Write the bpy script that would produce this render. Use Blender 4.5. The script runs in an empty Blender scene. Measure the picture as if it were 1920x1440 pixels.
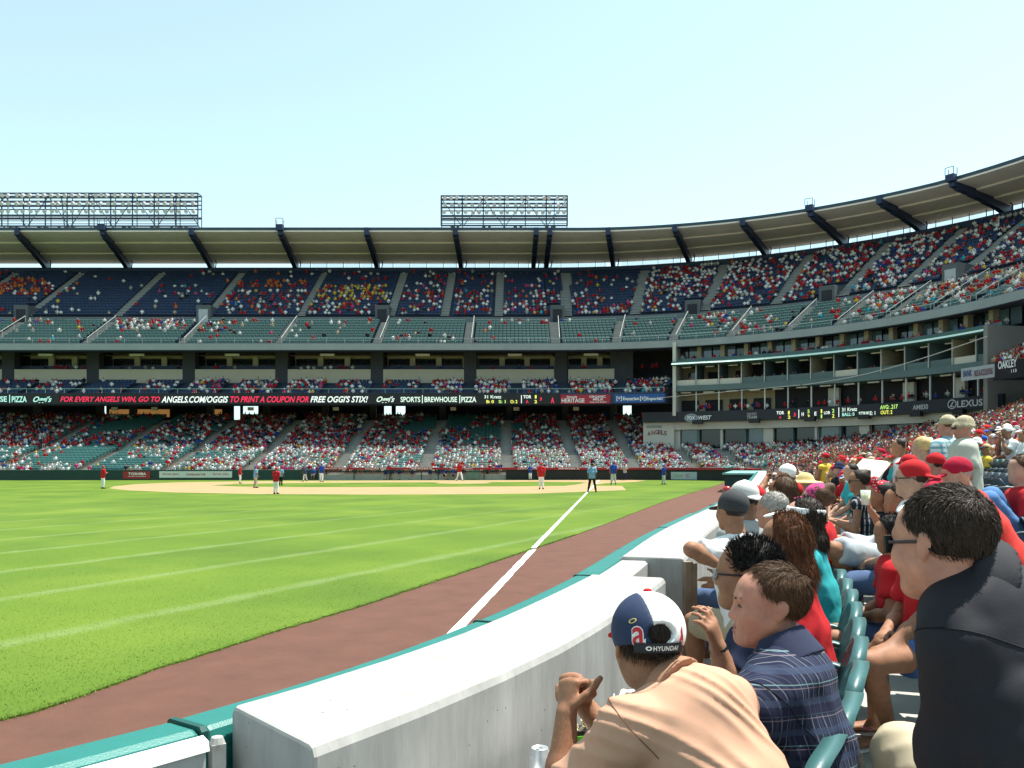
import bpy, math, random
import numpy as np
from mathutils import Vector, Matrix
R = math.radians
rng = np.random.default_rng(7)
random.seed(7)
scene = bpy.context.scene
col = scene.collection

# ---------------------------------------------------------------- camera, sky, sun, exposure
CAM_H, FPX, HOR = 2.3, 1600.0, 862.0          # eye height above the field, focal length and horizon row in photo pixels
cd = bpy.data.cameras.new('camera'); cam = bpy.data.objects.new('camera', cd); col.objects.link(cam)
cd.sensor_width = 36; cd.lens = 36 * FPX / 1920
cd.shift_y = (HOR - 720) / 1920
cd.clip_start = 0.05; cd.clip_end = 4000
cam.location = (0, 0, CAM_H); cam.rotation_euler = (R(90), 0, 0)
scene.camera = cam
SUN_EL, SUN_AZ = R(70), R(66)                   # azimuth measured from the view direction, to the right
w = bpy.data.worlds.new('World'); scene.world = w; w.use_nodes = True
nt = w.node_tree; nt.nodes.clear()
wo = nt.nodes.new('ShaderNodeOutputWorld'); bg = nt.nodes.new('ShaderNodeBackground')
sky = nt.nodes.new('ShaderNodeTexSky'); sky.sky_type = 'NISHITA'; sky.sun_disc = False
sky.sun_elevation = SUN_EL; sky.sun_rotation = SUN_AZ
sky.altitude = 50; sky.air_density = 1.0; sky.dust_density = 1.0; sky.ozone_density = 1.6
tint = nt.nodes.new('ShaderNodeMix'); tint.data_type = 'RGBA'; tint.blend_type = 'MULTIPLY'
tint.inputs['Factor'].default_value = 1.0; tint.inputs['B'].default_value = (0.75, 0.985, 0.98, 1)
hs = nt.nodes.new('ShaderNodeHueSaturation'); hs.inputs['Saturation'].default_value = .38; hs.inputs['Value'].default_value = 1.0
nt.links.new(sky.outputs[0], hs.inputs['Color']); nt.links.new(hs.outputs[0], tint.inputs['A']); nt.links.new(tint.outputs['Result'], bg.inputs['Color'])
bg.inputs['Strength'].default_value = 0.13
nt.links.new(bg.outputs[0], wo.inputs[0])
sd = bpy.data.lights.new('sun', 'SUN'); sun = bpy.data.objects.new('sun', sd); col.objects.link(sun)
sd.energy = 5.0; sd.angle = R(0.53); sd.color = (1.0, 0.965, 0.90)
sdir = Vector((math.sin(SUN_AZ) * math.cos(SUN_EL), math.cos(SUN_AZ) * math.cos(SUN_EL), math.sin(SUN_EL)))
sun.rotation_euler = sdir.to_track_quat('Z', 'Y').to_euler(); sun.location = (0, 0, 80)
vs = scene.view_settings
vs.view_transform = 'Standard'; vs.look = 'None'; vs.gamma = 1; vs.exposure = 1.0
vs.use_curve_mapping = False
scene.render.resolution_x, scene.render.resolution_y = 1024, 768
scene.cycles.max_bounces = 8; scene.cycles.diffuse_bounces = 4; scene.cycles.transparent_max_bounces = 12
scene.cycles.use_denoising = True

# ---------------------------------------------------------------- helpers
def P(px, py, D):
    """photo pixel at forward distance D -> world point"""
    return np.array([(px - 960) / FPX * D, D, CAM_H + (HOR - py) / FPX * D])
def G(px, py, z=0.0):
    """photo pixel of a point lying at height z -> world point"""
    D = FPX * (CAM_H - z) / (py - HOR)
    return np.array([(px - 960) / FPX * D, D, z])
def tag(o, label=None, cat=None, group=None, kind=None):
    if label: o['label'] = label
    if cat: o['category'] = cat
    if group: o['group'] = group
    if kind: o['kind'] = kind
    return o
def empty(name, loc=(0, 0, 0), rz=0, parent=None):
    o = bpy.data.objects.new(name, None); col.objects.link(o)
    o.location = loc; o.rotation_euler = (0, 0, rz); o.empty_display_size = .1
    if parent: o.parent = parent
    return o
def link(name, me, parent=None, loc=None, rz=0):
    o = bpy.data.objects.new(name, me); col.objects.link(o)
    if parent: o.parent = parent
    if loc is not None: o.location = loc
    if rz: o.rotation_euler = (0, 0, rz)
    return o
def raw_mesh(name, V, loops, starts, mats=(), fm=None, smooth=False):
    me = bpy.data.meshes.new(name)
    V = np.asarray(V, np.float32).reshape(-1, 3); loops = np.asarray(loops, np.int32); starts = np.asarray(starts, np.int32)
    me.vertices.add(len(V)); me.vertices.foreach_set('co', V.ravel())
    me.loops.add(len(loops)); me.loops.foreach_set('vertex_index', loops)
    me.polygons.add(len(starts)); me.polygons.foreach_set('loop_start', starts)
    for m in mats: me.materials.append(m)
    if fm is not None: me.polygons.foreach_set('material_index', np.asarray(fm, np.int32))
    me.polygons.foreach_set('use_smooth', np.full(len(starts), smooth, bool))
    me.update(calc_edges=True); me.validate()
    return me
def quad_mesh(name, V, Q, mats=(), fm=None, smooth=False):
    Q = np.asarray(Q, np.int32)
    return raw_mesh(name, V, Q.ravel(), np.arange(len(Q)) * Q.shape[1], mats, fm, smooth)
class MB:
    """collects polygons, then builds ONE mesh"""
    def __init__(s): s.v = []; s.f = []; s.m = []
    def add(s, verts, faces, mi=0):
        b = len(s.v); s.v += [tuple(map(float, p)) for p in verts]
        for f in faces: s.f.append([b + i for i in f]); s.m.append(mi)
        return s
    def box(s, c, size, rz=0, mi=0, M=None):
        hx, hy, hz = size[0] / 2, size[1] / 2, size[2] / 2
        pts = [Vector((x, y, z)) for z in (-hz, hz) for y in (-hy, hy) for x in (-hx, hx)]
        if M is None: M = Matrix.Rotation(rz, 3, 'Z')
        pts = [M @ p + Vector(c) for p in pts]
        return s.add(pts, [(0, 2, 3, 1), (4, 5, 7, 6), (0, 1, 5, 4), (2, 6, 7, 3), (0, 4, 6, 2), (1, 3, 7, 5)], mi)
    def bar(s, a, b, wd, ht, mi=0, up=(0, 0, 1)):
        a, b = Vector(a), Vector(b); d = (b - a); L = d.length; d.normalize()
        u = Vector(up); r = d.cross(u)
        if r.length < 1e-4: r = d.cross(Vector((0, 1, 0)))
        r.normalize(); u = r.cross(d)
        M = Matrix((r, d, u)).transposed()
        return s.box((a + b) / 2, (wd, L, ht), M=M, mi=mi)
    def tube(s, a, b, r0, r1=None, n=8, mi=0, cap=True):
        r1 = r0 if r1 is None else r1
        a, b = Vector(a), Vector(b); d = (b - a).normalized()
        u = d.orthogonal().normalized(); v = d.cross(u)
        ring = lambda c, r: [c + (u * math.cos(t) + v * math.sin(t)) * r for t in [2 * math.pi * i / n for i in range(n)]]
        f = [(i, (i + 1) % n, n + (i + 1) % n, n + i) for i in range(n)]
        if cap: f += [tuple(range(n - 1, -1, -1)), tuple(range(n, 2 * n))]
        return s.add(ring(a, r0) + ring(b, r1), f, mi)
    def build(s, name, mats, parent=None, smooth=False, loc=None, rz=0):
        if not isinstance(mats, (list, tuple)): mats = [mats]
        me = s.mesh(name, mats, smooth)
        return link(name, me, parent, loc, rz)
    def mesh(s, name, mats, smooth=False):
        if not isinstance(mats, (list, tuple)): mats = [mats]
        loops = [i for f in s.f for i in f]
        starts = np.concatenate([[0], np.cumsum([len(f) for f in s.f])[:-1]]) if s.f else []
        return raw_mesh(name, s.v, loops, starts, mats, s.m, smooth)

# ---------------------------------------------------------------- materials
MATS = {}
def mat(name, c, rough=.7, var=.12, scale=6., bump=0., bscale=40., spec=.4, metal=0., emit=None, es=1., alpha=None, trans=0., coord='Object', stain=None):
    """procedural Principled material: base colour broken up by two octaves of noise, optional fine relief"""
    if name in MATS: return MATS[name]
    m = bpy.data.materials.new(name); m.use_nodes = True; MATS[name] = m
    nt = m.node_tree; b = nt.nodes['Principled BSDF']
    b.inputs['Roughness'].default_value = rough; b.inputs['Metallic'].default_value = metal
    b.inputs['Specular IOR Level'].default_value = spec
    if trans: b.inputs['Transmission Weight'].default_value = trans
    if alpha is not None: b.inputs['Alpha'].default_value = alpha
    tc = nt.nodes.new('ShaderNodeTexCoord')
    if var > 0:
        n = nt.nodes.new('ShaderNodeTexNoise'); n.inputs['Scale'].default_value = scale; n.inputs['Detail'].default_value = 5
        n.inputs['Roughness'].default_value = .65
        nt.links.new(tc.outputs[coord], n.inputs['Vector'])
        mr = nt.nodes.new('ShaderNodeMapRange'); mr.inputs['From Min'].default_value = .25; mr.inputs['From Max'].default_value = .75
        mr.inputs['To Min'].default_value = 1 - var; mr.inputs['To Max'].default_value = 1 + var
        nt.links.new(n.outputs['Fac'], mr.inputs['Value'])
        vm = nt.nodes.new('ShaderNodeVectorMath'); vm.operation = 'SCALE'; vm.inputs[0].default_value = c[:3]
        nt.links.new(mr.outputs[0], vm.inputs['Scale']); nt.links.new(vm.outputs[0], b.inputs['Base Color'])
    else:
        b.inputs['Base Color'].default_value = (*c[:3], 1)
    if bump > 0:
        n2 = nt.nodes.new('ShaderNodeTexNoise'); n2.inputs['Scale'].default_value = bscale; n2.inputs['Detail'].default_value = 4
        nt.links.new(tc.outputs[coord], n2.inputs['Vector'])
        bp = nt.nodes.new('ShaderNodeBump'); bp.inputs['Strength'].default_value = bump; bp.inputs['Distance'].default_value = .02
        nt.links.new(n2.outputs['Fac'], bp.inputs['Height']); nt.links.new(bp.outputs[0], b.inputs['Normal'])
    if emit:
        b.inputs['Emission Color'].default_value = (*emit, 1); b.inputs['Emission Strength'].default_value = es
    return m
def nodes_of(m): return m.node_tree.nodes, m.node_tree.links, m.node_tree.nodes['Principled BSDF']

concrete = mat('concrete', (.36, .35, .32), .85, .16, 3., .25, 60)
concrete_dk = mat('concrete_grey', (.20, .205, .20), .85, .15, 1.2, .1, 30)
cream = mat('cream_plaster', (.58, .52, .40), .8, .06, .7)
navy_steel = mat('navy_steel', (.014, .030, .075), .5, .15, 2.)
blue_steel = mat('blue_grey_steel', (.035, .06, .085), .5, .12, 2.)
black_m = mat('black_board', (.008, .008, .011), .5, .1, 2.)
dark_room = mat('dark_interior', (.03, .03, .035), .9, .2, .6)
glass_dk = mat('dark_glass', (.015, .02, .026), .08, 0, spec=.6)
teal_pad = mat('teal_vinyl_pad', (.012, .135, .115), .42, .1, 5., .12, 180, spec=.5)
green_wall = mat('dark_green_pad', (.006, .034, .03), .6, .12, 1.)
seat_green = mat('seat_green_plastic', (.035, .105, .105), .42, .12, 9., .05, 90, spec=.5)
seat_navy = mat('seat_navy_plastic', (.016, .03, .06), .45, .15, .5, spec=.45)
red_paint = mat('red_band', (.28, .012, .02), .55, .2, .8)
white_paint = mat('white_paint', (.78, .78, .76), .6, .04, 3.)
steel = mat('galvanised_steel', (.42, .43, .43), .4, .12, 8., metal=.5)
alu = mat('aluminium', (.7, .7, .7), .3, .05, 20., metal=.9)

# ---------------------------------------------------------------- text as mesh arrays (made first, while the scene is small)
_tc = {}
def text_arrays(body, shear=0., bold=0., spacing=1.):
    key = (body, shear, bold, spacing)
    if key in _tc: return _tc[key]
    cu = bpy.data.curves.new('t', 'FONT'); cu.body = body; cu.shear = shear; cu.offset = bold; cu.space_character = spacing
    cu.resolution_u = 3; cu.fill_mode = 'FRONT'
    ob = bpy.data.objects.new('t', cu); col.objects.link(ob)
    dg = bpy.context.evaluated_depsgraph_get()
    me = bpy.data.meshes.new_from_object(ob.evaluated_get(dg))
    V = np.empty(len(me.vertices) * 3, np.float32); me.vertices.foreach_get('co', V); V = V.reshape(-1, 3)
    F = [list(p.vertices) for p in me.polygons]
    bpy.data.objects.remove(ob); bpy.data.curves.remove(cu); bpy.data.meshes.remove(me)
    lo, hi = V[:, :2].min(0), V[:, :2].max(0)
    V = (V[:, :2] - lo) / np.maximum(hi - lo, 1e-6)
    _tc[key] = (V, F); return _tc[key]
def put_text(name, body, c, right, up, wd, ht, m, parent, shear=0., bold=.02, spacing=1.):
    """flat lettering centred on c, filling wd x ht along the given directions"""
    V, F = text_arrays(body, shear, bold, spacing)
    c, r, u = np.array(c, float), np.array(right, float), np.array(up, float)
    W = c + (V[:, :1] - .5) * wd * r + (V[:, 1:] - .5) * ht * u
    mb = MB(); mb.add(W, F)
    return mb.build(name, m, parent)
for _a in [('HYUNDAI', 0, .02, 1.1), ('a', 0, .05, 1.), ('A', 0, .03, 1.)]: text_arrays(*_a)
# ================================================================ the field
def grass_mat(name, stripes=True):
    m = mat(name, (.1, .2, .01), .85, 0, spec=.2); ns, ln, b = nodes_of(m)
    tc = ns.new('ShaderNodeTexCoord')
    def noise(s, d=4):
        n = ns.new('ShaderNodeTexNoise'); n.inputs['Scale'].default_value = s; n.inputs['Detail'].default_value = d
        ln.new(tc.outputs['Object'], n.inputs['Vector']); return n.outputs['Fac']
    def ramp(f, pts):
        r = ns.new('ShaderNodeValToRGB'); ln.new(f, r.inputs[0]); e = r.color_ramp.elements
        while len(e) < len(pts): e.new(.5)
        for k, (p, c) in zip(e, pts): k.position = p; k.color = (*c, 1)
        return r.outputs[0]
    def mix(f, a, c, mode='MIX'):
        x = ns.new('ShaderNodeMix'); x.data_type = 'RGBA'; x.blend_type = mode
        if isinstance(f, float): x.inputs['Factor'].default_value = f
        else: ln.new(f, x.inputs['Factor'])
        for s_, v in (('A', a), ('B', c)):
            if isinstance(v, tuple): x.inputs[s_].default_value = (*v, 1)
            else: ln.new(v, x.inputs[s_])
        return x.outputs['Result']
    base = ramp(noise(.22, 8), [(.3, (.052, .098, .008)), (.5, (.076, .134, .010)), (.72, (.116, .170, .016))])
    fine = ramp(noise(38, 3), [(.3, (.86, .86, .86)), (.7, (1.12, 1.12, 1.12))])
    c = mix(1.0, base, fine, 'MULTIPLY')
    if stripes:
        sep = ns.new('ShaderNodeSeparateXYZ'); ln.new(tc.outputs['Object'], sep.inputs[0])
        def mth(op, a, bb=None):
            n = ns.new('ShaderNodeMath'); n.operation = op
            for i, v in enumerate((a, bb)):
                if v is None: continue
                if isinstance(v, (int, float)): n.inputs[i].default_value = v
                else: ln.new(v, n.inputs[i])
            return n.outputs[0]
        q = mth('SUBTRACT', mth('MULTIPLY', sep.outputs[0], .899), mth('MULTIPLY', sep.outputs[1], .438))
        wob = mth('MULTIPLY', mth('SUBTRACT', noise(.6), .5), .5)
        t = mth('DIVIDE', mth('ADD', mth('ADD', q, 10.26), wob), 3.35)
        fr = mth('FRACT', mth('ADD', t, .5)); dist = mth('ABSOLUTE', mth('SUBTRACT', fr, .5))
        line = ns.new('ShaderNodeMapRange'); line.inputs['From Min'].default_value = .10; line.inputs['From Max'].default_value = .01
        line.interpolation_type = 'SMOOTHSTEP'
        ln.new(dist, line.inputs['Value'])
        far_ = ns.new('ShaderNodeMapRange'); far_.inputs['From Min'].default_value = 52; far_.inputs['From Max'].default_value = 22; far_.inputs['To Min'].default_value = .12; ln.new(sep.outputs[1], far_.inputs['Value'])
        lf = mth('MULTIPLY', mth('MULTIPLY', line.outputs[0], far_.outputs[0]), mth('MULTIPLY', noise(1.1, 6), .72))
        c = mix(lf, c, (.185, .235, .10))
        par = mth('FRACT', mth('MULTIPLY', mth('FLOOR', t), .5))
        c = mix(mth('MULTIPLY', par, .55), c, (.092, .158, .009))
    ln.new(c, b.inputs['Base Color'])
    bp = ns.new('ShaderNodeBump'); bp.inputs['Strength'].default_value = .35; bp.inputs['Distance'].default_value = .02
    ln.new(noise(70, 3), bp.inputs['Height']); ln.new(bp.outputs[0], b.inputs['Normal'])
    return m
grass = grass_mat('mown_grass'); 
track_m = mat('crushed_brick_track', (.108, .046, .030), .95, .18, 1.6, .6, 150)
dirt_m = mat('infield_clay', (.30, .205, .10), .95, .12, .5, .3, 40)
chalk = mat('chalk_line', (.62, .61, .57), .9, .2, 6., .3, 80)
asph = mat('outer_ground', (.09, .088, .08), .95, .15, .2)

def sheet(name, pts, z, m, skirt=0.0, kind='structure', parent=None):
    mb = MB(); n = len(pts)
    top = [(p[0], p[1], z) for p in pts]
    a = sum(top[i][0] * top[(i + 1) % n][1] - top[(i + 1) % n][0] * top[i][1] for i in range(n))
    if a < 0: top = top[::-1]
    f = [tuple(range(n))]
    v = list(top)
    if skirt:
        v += [(x, y, z - skirt) for x, y, _ in top]
        f += [(i, n + i, n + (i + 1) % n, (i + 1) % n) for i in range(n)]
    mb.add(v, f)
    o = mb.build(name, m, parent)
    if kind: tag(o, kind=kind)
    return o
def smooth_line(pts, it=3):
    p = [np.array(q, float) for q in pts]
    for _ in range(it):
        q = [p[0]]
        for a, b in zip(p[:-1], p[1:]): q += [a * .75 + b * .25, a * .25 + b * .75]
        q.append(p[-1]); p = q
    return p
tag(sheet('ground', [(-1500, -1500), (1500, -1500), (1500, 1500), (-1500, 1500)], -.08, asph), 'dark outer ground around the stadium')
tag(sheet('warning_track', [(-60, -30), (40, -30), (60, 60), (40, 120), (-140, 120), (-140, -30)], 0, track_m), 'red brown crushed brick warning track beside the padded wall')
edge = [G(*p) for p in [(0, 1358), (133, 1315), (267, 1265), (400, 1223), (533, 1180), (640, 1150), (800, 1097), (1000, 1030), (1100, 997), (1220, 950), (1267, 933), (1347, 910), (1366, 900)]]
edge = [np.array([-9.5, 3.2, 0]), np.array([-6.2, 6.2, 0])] + edge
edge = smooth_line(edge, 3)
eN = []
for i in range(len(edge) - 1):
    k = max(1, int(np.linalg.norm(edge[i + 1] - edge[i]) / .12)) if edge[i][1] < 30 else 1
    for j in range(k):
        q = edge[i] + (edge[i + 1] - edge[i]) * j / k
        eN.append(q + np.array([rng.normal(0, .012), rng.normal(0, .012), 0]))
grass_pts = [(p[0], p[1]) for p in eN] + [(26, 104), (-140, 104), (-140, 3.2)]
tag(sheet('grass_field', grass_pts, .022, grass, .03), 'striped bright green outfield lawn')
inf = [G(*p) for p in [(204, 916), (214, 912.5), (250, 908.5), (330, 905), (480, 902.6), (800, 901.2), (1050, 900.6), (1180, 900.2), (1212, 901.5), (1190, 904), (1135, 906.5), (1112, 910), (1118, 911.5), (1166, 911.5), (1174, 919.5), (1000, 926), (850, 927.5), (700, 928), (480, 927), (330, 924), (240, 920)]]
sheet('infield_dirt', [p[:2] for p in inf], .026, dirt_m)
ing = [G(*p) for p in [(395, 910.5), (440, 908), (560, 906), (800, 904.8), (1000, 903.8), (1085, 904.2), (1100, 905.5), (1080, 909), (1058, 911.6), (800, 913.6), (560, 914), (450, 912.8)]]
sheet('infield_grass', [p[:2] for p in ing], .031, grass)
# foul line: one piece on the track, one on the grass and dirt
def strip(name, a, b, wd, z, m):
    a, b = np.array(a[:2]), np.array(b[:2]); d = (b - a) / np.linalg.norm(b - a); n = np.array([-d[1], d[0]]) * wd / 2
    k = max(2, int(np.linalg.norm(b - a) / .35)); l, r = [], []
    for i in range(k + 1):
        q = a + (b - a) * i / k
        l.append(q + n * (1 + rng.normal(0, .07))); r.append(q - n * (1 + rng.normal(0, .07)))
    mb = MB(); mb.add([(*p, z) for p in l + r], [(i, k + 1 + i, k + 2 + i, i + 1) for i in range(k)])
    return tag(mb.build(name, m), kind='structure')
f0, f1 = G(862, 1175), G(1103, 922)
u = (f1 - f0) / np.linalg.norm(f1 - f0); fx = G(1004, 1030)
tcross = np.dot(fx - f0, u)
strip('foul_line', f0 - u * 3, f0 + u * (tcross + .05), .16, .005, chalk)
strip('foul_line', f0 + u * tcross, f0 + u * 84, .13, .035, chalk)
# pitcher's mound
mb = MB(); c0 = G(868, 906); rings = [(2.75, .03), (2.1, .1), (1.2, .21), (.45, .25)]; n = 28
vv = [(c0[0] + r * math.cos(2 * math.pi * i / n), c0[1] + r * math.sin(2 * math.pi * i / n), z) for r, z in rings for i in range(n)]
ff = [(k * n + i, k * n + (i + 1) % n, (k + 1) * n + (i + 1) % n, (k + 1) * n + i) for k in range(3) for i in range(n)] + [tuple(3 * n + i for i in range(n))]
mb.add(vv, ff); tag(mb.build('pitchers_mound', dirt_m, smooth=True), 'raised clay mound in the infield grass', kind='structure')
# short blades standing on the near lawn and along its cut edge
def blades(n):
    ex = np.array([e[:2] for e in eN])
    px = rng.uniform(-30, 1050, n); py = 1358 - (rng.uniform(0, 1, n) ** .8) * 330
    D = FPX * CAM_H / (py - HOR); X = (px - 960) / FPX * D
    bx = np.interp(D, ex[:, 1], ex[:, 0]); keep = X < bx - .01
    X, D, bx = X[keep], D[keep], bx[keep]
    ne = n // 4; i = rng.integers(0, max(2, np.searchsorted(ex[:, 1], 26)), ne)
    X = np.concatenate([X, ex[i, 0] + rng.normal(-.015, .03, ne)]); D = np.concatenate([D, ex[i, 1] + rng.normal(0, .06, ne)])
    k = len(X); a = rng.uniform(0, 2 * np.pi, k); h = rng.uniform(.006, .018, k); wd = rng.uniform(.003, .006, k)
    lx, ly = rng.normal(0, .012, k), rng.normal(0, .012, k)
    V = np.empty((k, 3, 3), np.float32); z0 = np.full(k, .018)
    V[:, 0] = np.stack([X - np.cos(a) * wd, D - np.sin(a) * wd, z0], 1); V[:, 1] = np.stack([X + np.cos(a) * wd, D + np.sin(a) * wd, z0], 1)
    V[:, 2] = np.stack([X + lx, D + ly, .022 + h], 1)
    me = quad_mesh('grass', V.reshape(-1, 3), np.arange(k * 3).reshape(-1, 3), [grass, mat('grass_blade', (.095, .165, .014), .7, .3, 2.)], rng.integers(0, 2, k))
    tag(link('grass', me), 'short mown grass blades at the edge of the lawn', 'grass', kind='stuff')
blades(36000)
# ================================================================ the grandstand behind the infield (upper levels)
RG, CX, CY = 40.3, 5.0, 69.7                    # guide line: straight at y = CY + RG, then an arc round home plate
TH_MAX = R(100)
def guide(s, o=0.0):
    """point at arclength s along the guide, offset o outwards; returns x, y, heading of the tangent"""
    if s <= 0: return CX + s, CY + RG + o, 0.0
    th = s / RG
    if th <= TH_MAX: return CX + (RG + o) * math.sin(th), CY + (RG + o) * math.cos(th), -th
    e = s - RG * TH_MAX; x, y = CX + (RG + o) * math.sin(TH_MAX), CY + (RG + o) * math.cos(TH_MAX)
    return x + e * math.cos(-TH_MAX), y + e * math.sin(-TH_MAX), -TH_MAX
def s_of(px, o=0.0):
    """arclength whose point (offset o) falls on photo column px"""
    lo, hi = -130.0, RG * R(95)
    f = lambda s: (lambda q: 960 + FPX * q[0] / q[1])(guide(s, o))
    for _ in range(60):
        m = (lo + hi) / 2
        if f(m) < px: lo = m
        else: hi = m
    return (lo + hi) / 2
def z_at(py, D): return CAM_H + (HOR - py) / FPX * D
def srange(s0, s1, ds=2.0):
    n = max(1, int(math.ceil((s1 - s0) / ds))); return [s0 + (s1 - s0) * i / n for i in range(n + 1)]
def warp(s, o):
    """the canopy draws back a little on the curve"""
    return o + 3.7 * min(1, max(0, s / RG / R(55))) * (28.2 - o) / 16.2
def sweep(mb, prof, s0, s1, ds=2.0, mi=0, closed=False, ends=False, wp=False):
    """prof: (o, z) list swept from s0 to s1"""
    S = srange(s0, s1, ds if s1 > 0 else 400); n = len(prof); base = []
    if s0 < 0 < s1: S = srange(s0, 0, 400) + srange(0, s1, ds)[1:]
    V = [(*guide(s, warp(s, o) if wp else o)[:2], z) for s in S for o, z in prof]
    F = []
    m = n if closed else n - 1
    for i in range(len(S) - 1):
        for j in range(m):
            a, b = i * n + j, i * n + (j + 1) % n
            F.append((a, b, b + n, a + n))
    if ends: F += [tuple(range(n)), tuple(range((len(S) - 1) * n + n - 1, (len(S) - 1) * n - 1, -1))]
    mb.add(V, F, mi); return mb
S0, S1 = -100.0, RG * R(97)
stand = empty('grandstand', (0, 0, 0))
tag(stand, 'curved three deck stadium grandstand with canopy roof around the infield', 'grandstand')
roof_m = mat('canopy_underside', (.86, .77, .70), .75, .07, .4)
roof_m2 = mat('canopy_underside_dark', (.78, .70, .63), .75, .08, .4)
fasc_m = mat('deck_fascia_paint', (.26, .29, .29), .7, .1, .5)
step_m = mat('deck_concrete', (.04, .055, .09), .85, .15, .8)
stair_m = mat('aisle_concrete', (.24, .24, .22), .85, .12, 1.)
# --- upper deck: two tiers of steps
LOW_N, LOW_O, LOW_Z, LOW_T, LOW_R = 9, .6, 17.05, .93, .49
UP_N, UP_O, UP_Z, UP_T, UP_R = 17, 10.5, 22.45, .94, .57
def steps(n, o, z, t, r):
    p = []
    for i in range(n): p += [(o + i * t, z + i * r), (o + (i + 1) * t, z + i * r)]
    return p
prof = [(0, 16.4), (0, 17.35), (.25, 17.35), (.25, 17.05)] + steps(LOW_N, LOW_O, LOW_Z, LOW_T, LOW_R)[0:]
prof += [(9.0, 21.45), (10.4, 21.45), (10.4, 22.45)] + steps(UP_N, UP_O, UP_Z, UP_T, UP_R) + [(26.6, 32.2), (26.6, 33.0), (27.2, 33.0), (27.2, 30.5), (9, 18.4), (7.2, 16.95), (.3, 16.4)]
mb = MB(); sweep(mb, prof, S0, S1, 2.2, closed=True); mb.build('upper_deck', step_m, stand)
mb = MB(); sweep(mb, [(-.06, 16.45), (-.06, 17.3)], S0, S1, 2.2); mb.build('deck_fascia', fasc_m, stand)
mb = MB(); sweep(mb, [(-.02, 17.95), (.03, 17.95)], S0, S1, 2.2)
sweep(mb, [(0, 17.93), (0, 17.98)], S0, S1, 2.2)
for s in srange(S0, S1, 2.4): x, y, h = guide(s, 0); mb.box((x, y, 17.65), (.04, .04, .6), h)
mb.build('deck_rail', steel, stand)
mb = MB(); sweep(mb, [(10.33, 21.5), (10.33, 22.42)], S0, S1, 2.2); mb.build('walkway_wall', mat('walkway_paint', (.15, .17, .17), .8, .1, .6), stand)
mb = MB(); sweep(mb, [(26.5, 32.35), (26.5, 33.05), (27.4, 33.05), (27.4, 32.3)], S0, S1, 2.2); mb.build('top_parapet', navy_steel, stand)
mb = MB()
for s in srange(S0, 0, .9):
    x, y, h = guide(s, 26.42)
    if rng.random() < .9: mb.box((x, y, 32.15), (.32, .04, .10), h)
pm_ = mb.build('parapet_marker', white_paint, stand); pm_['kind'] = 'stuff'
# --- canopy roof in bays between dark ribs
rib_s = [s_of(p, 28) for p in (-70, 88, 240, 397, 555, 708, 865, 1000, 1150, 1293, 1437, 1583, 1730, 1890)]
rib_s += [rib_s[-1] + 6.7, rib_s[-1] + 13.4]
prof_hi = [(12, 35.35), (12, 34.9), (17.6, 34.85), (17.62, 34.65), (18.0, 34.65)]
prof_lo = [(18.0, 34.65), (22.8, 34.5), (22.82, 34.3), (28.2, 34.05), (28.2, 34.6), (12, 35.35)]
for a, b in zip(rib_s[:-1], rib_s[1:]):
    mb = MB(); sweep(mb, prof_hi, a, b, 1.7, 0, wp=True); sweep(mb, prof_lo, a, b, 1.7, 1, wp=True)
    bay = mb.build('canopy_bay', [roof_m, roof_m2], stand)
    mb = MB(); sweep(mb, [(11.93, 35.5), (11.93, 35.1)], a, b, 1.7, wp=True); sweep(mb, [(11.93, 35.5), (12.3, 35.5)], a, b, 1.7, wp=True); mb.build('gutter', blue_steel, bay)
    for t, oo, zz in ((.3, 25.4, 34.28), (.72, 25.4, 34.28)):
        x, y, h = guide(a + (b - a) * t, oo); mb = MB(); mb.tube((x, y, zz - .12), (x, y, zz + .1), .22, n=10); mb.build('downlight', white_paint, bay)
def rib(s, boxed):
    mb = MB(); x, y, h = guide(s, 0); t = np.array([math.cos(h), math.sin(h)]); n = np.array(guide(s, 1)[:2]) - np.array([x, y])
    sk = lambda o: -min(0, s + 12) * .066 * (28 - o) / 16         # the ribs fan slightly towards home plate
    pt = lambda o, z, l: (x + n[0] * warp(s, o) + t[0] * (l + sk(o)), y + n[1] * warp(s, o) + t[1] * (l + sk(o)), z)
    out = [(28.8, 32.6), (28.8, 34.4), (24, 34.7), (11.5, 35.4), (11.5, 34.35), (12.8, 34.3), (12.9, 34.15), (16.5, 34.0), (16.6, 33.9), (20.5, 33.7), (20.6, 33.6), (24.5, 33.3), (26.4, 33.0), (27.2, 32.4)]
    hw = .34; m = len(out)
    mb.add([pt(o, z, -hw) for o, z in out] + [pt(o, z, hw) for o, z in out], [tuple(range(m)), tuple(range(2 * m - 1, m - 1, -1))] + [(i, m + i, m + (i + 1) % m, (i + 1) % m) for i in range(m)])
    r_ = mb.build('roof_rib', navy_steel, stand)
    if boxed:
        mb = MB(); M = Matrix.Rotation(h, 3, 'Z')
        mb.box(pt(11.3, 35.3, 0), (1.0, .8, .8), h)
        for l in (-.5, .5):
            for o in (10.8, 11.8): mb.bar(pt(o, 35.7, l), pt(o, 36.5, l), .06, .06)
        for o in (10.8,): mb.bar(pt(o, 36.5, -.5), pt(o, 36.5, .5), .06, .06)
        mb.build('catwalk_box', navy_steel, r_)
    mb = MB(); mb.tube(pt(27.5, 32.6, .6), pt(27.0, 33.9, .9), .09, n=6); mb.tube(pt(27.0, 33.9, .9), pt(25.8, 34.4, .9), .09, n=6); mb.build('drain_pipe', navy_steel, r_)
for i, s in enumerate(rib_s): rib(s, i in (2, 4, 11, 13))
rib(s_of(1024, 28), False)
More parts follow.
